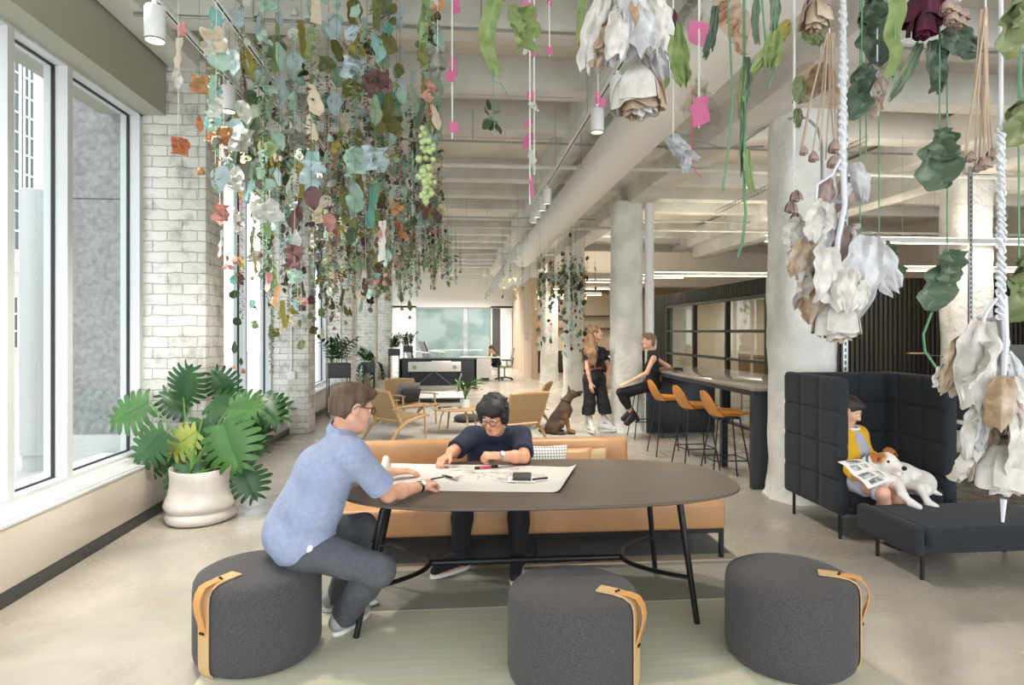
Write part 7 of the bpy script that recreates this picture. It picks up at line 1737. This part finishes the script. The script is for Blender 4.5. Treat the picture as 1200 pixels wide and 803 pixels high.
def rose(parent, c, r, m, seed, n=16, name='petal', open_=.6, down=True, M0=None):
    """layered bloom; axis -Z (hanging head down), petals each an object"""
    rr = random.Random(seed); M0 = M0 or Matrix.Identity(4)
    for k in range(n):
        q = k/n; a0 = k*2.399; R0 = r*(.16+.84*q**.85); hh = r*(1.75-.25*q); w = 1.5-.35*q
        def fn(u, v):
            a = a0+(u-.5)*2*w*.62; b = abs(u-.5)*2; prof = math.sin(PI*.5*min(1, v*1.5))
            rad = R0*(.25+.75*prof)*(1+.10*math.sin(a*5+k))+open_*r*.38*q*max(0, v-.6)/.4*(1-.5*b)+.05*r*math.sin(u*11+k*2)*v
            z = -hh*v*(1-.10*b*b)-.03*r*math.sin(u*8+k)*v
            return (rad*math.cos(a), rad*math.sin(a), z+.25*r*q)
        o = MB().grid(fn, 9, 9).thick(.0014).xf(M0).obj(name, m if not isinstance(m, (list, tuple)) else m[k % len(m)], parent); o.location = c
def hang(name, label, px, y, t, cat='hanging flower', r=.0025, smat='string_white', zl=0.0):
    p = wt(px, y, t); o = thing(name, label, cat, p, -YAW); MB().tube([(0, 0, 4.12-p.z), (0, 0, zl)], r, 6).obj('cord', M[smat], o); return o
def L5(px, y, px0, y0, t, dt=0.0): return Vector(((px-px0)/F*t, dt, -(y-y0)/F*t))       # local offset for a picture offset
def addpetal(o, at, w, h, m, seed, rx=0, ry=0, rz=0, name='petal', cup=.25, fold=.012): 
    q = petal(w, h, seed, cup, .2, fold).obj(name, m, o); q.location = at; q.rotation_euler = (rx, ry, rz); return q
# big dried rose, top middle
t = 1.35; o = hang('dried_rose', 'huge dried white rose hanging head down at the top, beside the duct', 735, 60, t, r=.006)
rr = random.Random(5); k_ = t/F
for i, (px, y, w, h, ry, rx, dt, m) in enumerate(((703, -8, 44, 92, .32, .2, .0, PW), (716, -25, 52, 70, .1, .1, .03, PW2), (733, -20, 48, 90, -.1, -.2, -.03, PW2), (757, 0, 46, 70, -.35, .1, .0, PW), (766, 30, 36, 62, -.45, -.1, .02, PW2), (722, 25, 44, 62, .25, -.2, -.04, PW), (745, 20, 42, 66, -.15, -.25, -.05, PW2), (738, -30, 60, 60, .0, .1, .0, PW), (712, 40, 36, 48, .5, .0, .0, PC), (770, -20, 40, 60, -.5, .1, .03, PW))):
    addpetal(o, L5(735+(px-735)*.72, y, 735, 60, t, dt), w*k_*.8, h*k_*1.02, m, i*1.7, rx, ry*.8, rr.uniform(-.4, .4), 'sepal_leaf')
    addpetal(o, L5(735+(px-735)*.6+rr.uniform(-8, 8), y+rr.uniform(0, 30), 735, 60, t, dt-.01), w*k_*.5, h*k_*.6, [PC, PW, PW2][i % 3], i*2.9+3, rx, ry*1.4, rr.uniform(-1, 1), 'sepal_leaf')
rose(o, L5(747, 84, 735, 60, t), 33*k_, [PW, PC, PW], 4, 17, open_=.5)
# maroon rose with green ribbon leaf
t = 1.9; o = hang('dried_rose', 'maroon dried rose right of the huge white one, over a green leaf', 779, 10, t, smat='string_green')
rose(o, Vector((0, 0, .0)), 15*t/F, PM, 2, 12, open_=.2)
for i, (px, y, w, h, ry) in enumerate(((795, 20, 24, 80, -.1), (786, 40, 22, 66, .15))): addpetal(o, L5(px, y, 779, 10, t, .05), w*t/F, h*t/F, TM['oliveleaf'], i, 0, ry, 0, 'leaf', .1)
# pink tags with glassy crumples
S(819, 2.0, 150, [('tag', 'hotpink', 26, 1.25), ('tag', 'hotpink', 115, .8), ('tag', 'hotpink', 122, 1.1)], 'white cord with a hot pink tag above a clear crumpled piece', 'string_white', .003)
crys = glass_mat('clear_crumple', (250, 250, 248), .2); crysp = glass_mat('rosy_crumple', (250, 240, 234), .2)
for (px, y, w, h, m, lb) in ((821, 85, 44, 60, crys, 'clear crumpled film hanging behind the lower pink tag'), (815, -12, 34, 55, crys, 'clear crumpled film at the top edge left of the rosy one'), (858, -10, 40, 66, crysp, 'rosy crumpled film hanging at the top edge over the duct')):
    o = hang('crumpled_film', lb, px, y, 2.08, 'hanging film', .0015)
    for k in range(4): q = crump(w*2.08/F*.8, h*2.08/F*.75, 'round', k*2+px, .018, 9, 9).obj('film_fold', m, o); q.location = (R5.uniform(-.02, .02), R5.uniform(-.02, .02), -.03*k+.01); q.rotation_euler = (R5.uniform(-.4, .4), R5.uniform(-.5, .5), R5.uniform(0, 3))
# printed paper twist
o = hang('paper_twist', 'twisted printed paper hanging below the clear film, in front of the duct', 789, 166, 2.3, 'hanging paper')
for (px, y, w, h, ry, m) in ((783, 160, 22, 34, -1.0, PG), (788, 172, 20, 34, -1.15, PG), (806, 176, 14, 26, .1, PG)): addpetal(o, L5(px, y, 789, 166, 2.3), w*2.3/F, h*2.3/F, m, px, .2, ry, 0, 'paper_fold', .1)
MB().tube([L5(811, 100, 789, 166, 2.3), L5(811, 185, 789, 166, 2.3), L5(815, 200, 789, 166, 2.3), L5(822, 208, 789, 166, 2.3)], .002, 5).obj('red_thread', M['string_red'], o)
# green threads and pods
def thread(px, t, pts, label, r, m='string_green', leaves=()):
    b = wt(px, 0, t); o = link('green_thread', MB().tube([(0, 0, 4.1-b.z)]+[tuple(L5(x, y, px, 0, t)) for x, y in pts], r, 6).mesh('green_thread', M[m])); o.location = b; o.rotation_euler = (0, 0, -YAW); tag(o, label, 'thread')
    for i, (x, y, w, h, ry, mm) in enumerate(leaves): addpetal(o, L5(x, y, px, 0, t, -.005), w*t/F, h*t/F, mm, i+px, 0, ry, .3*(-1)**i, 'leaf', .12)
    return o
thread(853, 1.9, [(853, 0), (857, 80), (858, 120), (853, 180), (847, 224)], 'plain green thread hanging left of the leafy green one', .003)
thread(872, 1.9, [(872, 0), (872, 80), (873, 150), (872, 225), (874, 250), (870, 285), (864, 302)], 'green thread with long leaves and a curled tail before the dark column gap', .0045, leaves=((874, 68, 12, 60, .0, GL), (871, 78, 9, 60, .05, TM['lime']), (873, 176, 12, 52, .0, TM['lime']), (870, 120, 7, 80, 0, GL)))
thread(893, 1.8, [(893, 0), (897, 50)], 'green thread with slim leaves at the top edge over the duct', .003, leaves=((886, -5, 12, 62, .12, GL), (838, 8, 10, 46, .1, GD), (832, 40, 9, 34, .3, GD)))
thread(908, 1.8, [(908, 0), (908, 80), (900, 104)], 'green thread with folded pods left of the gold green leaves', .003, leaves=((907, -20, 14, 60, -.1, GL), (907, 38, 20, 48, .1, TM['oliveleaf']), (896, 60, 11, 30, .45, TM['oliveleaf'])))
thread(932, 1.8, [(931, 0), (931, 200)], 'pale cord with shiny gold green leaves left of the white rose stem', .003, 'string_white', leaves=((924, 25, 16, 32, .5, TM['mustard']), (942, 36, 18, 28, -.6, GY), (938, 90, 20, 30, .1, GY), (934, 128, 10, 22, .0, GY)))
# big white rose spray on a thick stem
t = 1.62; k_ = t/F; o = thing('rose_spray', 'big spray of white dried petals on a thick white stem, right of the nearest column', 'hanging flower', wt(988, 240, t), -YAW)
def rope(o, px0, y0, t, x, ya, yb, r, name='stem', y1=-60):
    mb = MB(); pts = [L5(x, yy, px0, y0, t) for yy in (ya, (ya+yb)/2, yb)]; top = Vector((pts[0].x, 0, 4.1-o.location.z)); mb.tube([top]+pts, r*(.8 if y1 < 0 else .55), 8)
    for ph in (0, 2.1, 4.2):
        n = 110; z0, z1 = -(y1-y0)/F*t, pts[-1].z; mb.tube([(pts[0].x+(pts[-1].x-pts[0].x)*i/n+math.cos(i*.47+ph+.8*math.sin(i*.23))*r*.75*(1+.45*math.sin(i*.9+ph*2)), math.sin(i*.47+ph+.8*math.sin(i*.23))*r*.75, z0+(z1-z0)*i/n) for i in range(n+1)], [r*.36*(1+.5*math.sin(i*1.7+ph*3)) for i in range(n+1)], 6)
    return mb.obj(name, mat('bleached_stem', 'c9cace', .8, bump=.5, bscale=60), o)
rope(o, 988, 240, t, 988, 0, 200, .0088)
sp = MB().tube([L5(988, 195, 988, 240, t), L5(990, 240, 988, 240, t), L5(982, 280, 988, 240, t), L5(979, 325, 988, 240, t), L5(984, 370, 988, 240, t)], [.008, .007, .007, .006, .004], 8)
sp.tube([L5(986, 185, 988, 240, t), L5(975, 205, 988, 240, t), L5(958, 216, 988, 240, t), L5(956, 235, 988, 240, t)], .004, 6).obj('twig', mat('silver_twig', 'c6c7cf', .6), o)
for i, (px, y, w, h, ry, rx, dt, m) in enumerate(((965, 236, 36, 50, .35, .2, .0, PW), (970, 262, 42, 58, .5, .0, .03, PW2), (943, 282, 38, 46, .3, .1, .0, PC), (955, 292, 44, 62, .15, -.2, -.03, PW), (975, 296, 40, 72, .3, .1, .03, PW), (1012, 278, 44, 92, .18, .0, -.02, PW2), (1022, 280, 36, 70, -.5, .1, .02, PW2), (1000, 262, 32, 50, .1, .2, .03, PP), (985, 318, 32, 52, .25, -.1, -.05, PW), (963, 330, 30, 50, .2, .1, .0, PC), (1000, 205, 26, 40, -.2, .2, .02, PP), (1004, 190, 22, 46, -.3, 0, .0, PW2), (978, 205, 20, 40, .1, 0, .03, PP), (996, 330, 26, 46, -.1, .2, .02, PC), (950, 255, 30, 40, .6, .1, .04, PW))):
    addpetal(o, L5(px, y, 988, 240, t, dt), w*k_, h*k_, m, i*2.3, rx, ry, rr.uniform(-.4, .4), 'petal', .22, .010)
    if i < 11: addpetal(o, L5(px+rr.uniform(-14, 10), y+rr.uniform(-4, 26), 988, 240, t, dt+rr.uniform(-.02, .03)), w*k_*.72, h*k_*.62, [PW, PC, PW2, PW][i % 4], i*3.1+5, rx+.2, ry+rr.uniform(-.4, .4), rr.uniform(-1.3, 1.3), 'petal', .2, .012)
rose(o, L5(981, 356, 988, 240, t), 27*k_, [PW, PW, PC], 9, 16, open_=.35)
MB().tube([L5(1003, 374, 988, 240, t), L5(1010, 392, 988, 240, t)], .003, 6).obj('twig', M['string_brown'], o)
# braided rope with the long petal cluster, right edge
t = 1.40; k_ = t/F; o = thing('rose_spray', 'long cluster of white dried petals on a braided white rope at the right edge', 'hanging flower', wt(1170, 360, t), -YAW)
rope(o, 1170, 360, t, 1173, 0, 375, .0086, 'braided_rope', 150)
MB().tube([L5(1168, 350, 1170, 360, t), L5(1156, 366, 1170, 360, t), L5(1150, 382, 1170, 360, t)], .004, 6).tube([L5(1176, 350, 1170, 360, t), L5(1178, 400, 1170, 360, t), L5(1174, 470, 1170, 360, t)], [.008, .008, .005], 8).obj('twig', bpy.data.materials['silver_twig'], o)
for i, (px, y, w, h, ry, rx, dt, m) in enumerate(((1150, 376, 46, 100, .12, .1, .0, PW), (1162, 372, 46, 76, .05, -.1, .03, PW2), (1140, 396, 34, 70, .25, .0, .03, PC), (1176, 400, 34, 90, -.1, .2, .02, PW), (1163, 440, 36, 62, .2, -.2, -.04, PC), (1182, 440, 40, 84, -.2, .0, -.02, PW), (1190, 470, 42, 92, -.15, -.2, -.03, PW2), (1155, 468, 34, 70, .25, .1, .0, PW), (1172, 478, 38, 74, .0, -.1, -.05, PW), (1160, 500, 38, 62, .2, .1, .02, PC), (1180, 520, 40, 56, -.2, .1, .03, PC), (1194, 430, 30, 70, -.3, .2, .05, PC), (1150, 520, 28, 50, .3, .1, .02, PW), (1170, 420, 40, 60, .1, .2, .05, PW))):
    addpetal(o, L5(px, y, 1170, 360, t, dt), w*k_, h*k_, m, i*1.9+40, rx, ry, rr.uniform(-.4, .4), 'petal', .22, .010)
    addpetal(o, L5(px+rr.uniform(-12, 10), y+rr.uniform(0, 30), 1170, 360, t, dt+rr.uniform(-.02, .02)), w*k_*.75, h*k_*.55, [PW, PC, PW, PW2][i % 4], i*3.3+9, rx+.2, ry+rr.uniform(-.5, .5), rr.uniform(-1.3, 1.3), 'petal', .2, .012)
rose(o, L5(1173, 528, 1170, 360, t), 31*k_, [PW, PC, PW, PW], 19, 17, open_=.45)
MB().tube([L5(1176, 585, 1170, 360, t), L5(1175, 612, 1170, 360, t)], [.007, .003], 6).obj('twig', bpy.data.materials['silver_twig'], o)
# dusty roses and stems near the top right
t = 1.7; o = hang('dried_rose', 'dusty mauve dried rose at the top edge left of the white stem', 957, -10, t); rose(o, Vector((0, 0, 0)), 17*t/F, PP, 6, 12)
o = hang('dried_rose', 'tan dried rose at the top edge just left of the white stem', 967, -8, 1.5); rose(o, Vector((.0, .05, 0)), 20*1.5/F, PC, 8, 12)
o = hang('dried_rose', 'small mauve dried blossoms hanging on the nearest column, beside the white spray', 930, 228, 1.9)
for k in range(4): rose(o, L5(930+(-1)**k*3, 224+13*k, 930, 228, 1.9), 8*1.9/F, PP, 12+k, 7)
def stems(px, t, y0, y1, heads, n, label, seed, m=PT):
    o = hang('dried_bunch', label, px, y0, t, 'hanging bunch', .002, 'string_white'); rs = random.Random(seed); sm = mat('dried_stem', 'c3a88c', .7, col2='b5a490', scale=30)
    for k in range(n):
        a = L5(px+rs.uniform(-4, 4), y0-20, px, y0, t, rs.uniform(-.01, .01)); h = heads[k % len(heads)]; c = L5(h[0]+rs.uniform(-4, 4), h[1], px, y0, t, rs.uniform(-.02, .02)); mid = a.lerp(c, .5)+Vector((rs.uniform(-.008, .008), 0, 0))
        MB().tube([a, mid, c], .0025, 5).obj('stalk', sm, o)
    for k, h in enumerate(heads): rose(o, L5(h[0], h[1], px, y0, t, rs.uniform(-.01, .01)), h[2]*t/F, m, seed+k, 8, 'blossom')
    return o
stems(972, 1.75, 60, 180, ((943, 172, 6), (955, 178, 7), (979, 165, 9), (975, 185, 8)), 7, 'bunch of dried stems with small heads hanging left of the thick white stem', 31)
bpy.data.objects['dried_bunch'].name = 'dried_bunch'
q = hang('crumpled_film', 'beige crumpled petals among the dried stems left of the white stem', 962, 70, 1.8, 'hanging film')
for k in range(5): c_ = crump(30*1.8/F, 34*1.8/F, 'round', k+3, .012, 7, 7).obj('film_fold', PC if k % 2 else crysp, q); c_.location = (R5.uniform(-.03, .03), R5.uniform(-.02, .02), -.012*k); c_.rotation_euler = (R5.uniform(-.4, .4), R5.uniform(-.4, .4), R5.uniform(0, 3))
stems(1155, 1.5, 30, 190, ((1140, 178, 7), (1152, 185, 9), (1160, 176, 8), (1147, 192, 6)), 8, 'bunch of long dried stems hanging left of the braided rope', 41)
o = hang('dried_bunch', 'tan dried flower cluster at the top edge left of the braided rope', 1125, 2, 1.5, 'hanging bunch')
for k in range(5): rose(o, L5(1110+8*k, 2+(k % 2)*10, 1125, 2, 1.5, .01*k), 9*1.5/F, PT, 50+k, 8, 'blossom')
# maroon rose with dark leaves, top right
t = 1.6; o = hang('dried_rose', 'large maroon dried rose at the top right above dark green leaves', 1085, 5, t); rose(o, L5(1085, -6, 1085, 5, t), 25*t/F, PM, 14, 15, open_=.25); rose(o, L5(1074, 24, 1085, 5, t, -.03), 17*t/F, PM, 15, 10, open_=.2)
for i, (px, y, w, h, ry) in enumerate(((1104, 36, 34, 46, -.9), (1098, 45, 28, 50, -.1), (1112, 70, 18, 34, .1), (1086, 44, 13, 66, .35))): addpetal(o, L5(px, y, 1085, 5, t, .01*i), w*t/F, h*t/F, GD if i < 3 else TM['sage'], i*3, .1, ry, 0, 'leaf', .15)
# crumpled green leaves in the upper right
def bigleaf(px, y, w, h, t, m, seed, label, ry=0, tail=None, n=2):
    o = hang('hanging_leaf', label, px, y, t, 'hanging leaf', .0022, 'string_green', -h*t/F*.5)
    for k in range(n): q = crump(w*t/F, h*t/F, 'drop' if k == 0 else 'round', seed+k*4, .018, 13, 15, .12, .0016).obj('leaf_blade', m, o); q.scale = (1-.35*k, 1, 1-.45*k); q.location = (.012*k, -.012*k, -.004*k); q.rotation_euler = (0, ry+.3*k, .15)
    if tail: MB().tube([L5(x, yy, px, y, t) for x, yy in tail], .0035, 6).obj('tail', M['string_green'], o)
    return o
bigleaf(1101, 152, 58, 70, 1.6, GL, 3, 'big crumpled green leaf hanging below the maroon rose', 0)
bigleaf(1110, 294, 50, 74, 1.7, GL, 8, 'crumpled green leaf with a curled stem above the booth sofa', .25, ((1092, 366), (1082, 392), (1084, 412), (1098, 432), (1106, 442)))
bigleaf(1022, -4, 44, 84, 1.75, GD, 5, 'dark green torn leaf at the top right of the white stem', .0)
bigleaf(1010, 78, 36, 62, 1.7, GD, 6, 'shiny dark green folded leaf right of the white stem', .2)
o = hang('paper_twist', 'pale pink folded paper right of the shiny dark leaf', 1028, 84, 1.75, 'hanging paper')
for i, (px, y, w, h, ry) in enumerate(((1022, 82, 18, 34, -.3), (1032, 90, 20, 30, -.2), (1032, 108, 16, 32, .3))): addpetal(o, L5(px, y, 1028, 84, 1.75), w*1.75/F, h*1.75/F, [PW, crysp, PC][i], i, .2, ry, .2, 'paper_fold', .1)
for px, yb, lb in ((1008, 290, 'plain green thread behind the white spray, left of two'), (1015, 190, 'plain green thread behind the white spray, right of two')): thread(px, 1.9, [(px, 0), (px, yb)], lb, .002)
ribbon(1049, 1.5, -30, 88, .045, .006, 3, 'oliveleaf', 'long pointed olive leaf at the top between the dark leaf and maroon rose')
bigleaf(1192, -4, 40, 74, 1.3, GY, 9, 'yellow green leaf at the top right corner', .1); bigleaf(1196, 118, 34, 56, 1.4, GY, 12, 'small yellow green leaf at the right edge under the corner leaf', .3)
bigleaf(1194, 300, 44, 78, 1.45, GY, 15, 'yellow green leaf at the right edge beside the braided rope', -.1)
bigleaf(1030, 282, 30, 50, 2.0, GD, 17, 'dark green folded leaf peeping out behind the white spray', -.4)
# thin wires the strands are tied to
for i, y in enumerate((3.7, 5.0, 6.4, 7.8, 9.2, 10.6, 12.2, 13.8, 15.4)):
    tag(MB().tube([(-2.4, y, 4.03), (1.2, y, 4.03)], .003, 5).obj('ceiling_wire', M['steel']), 'thin ceiling wire carrying the hanging strands', 'wire', 'ceiling wires over the hanging garden')
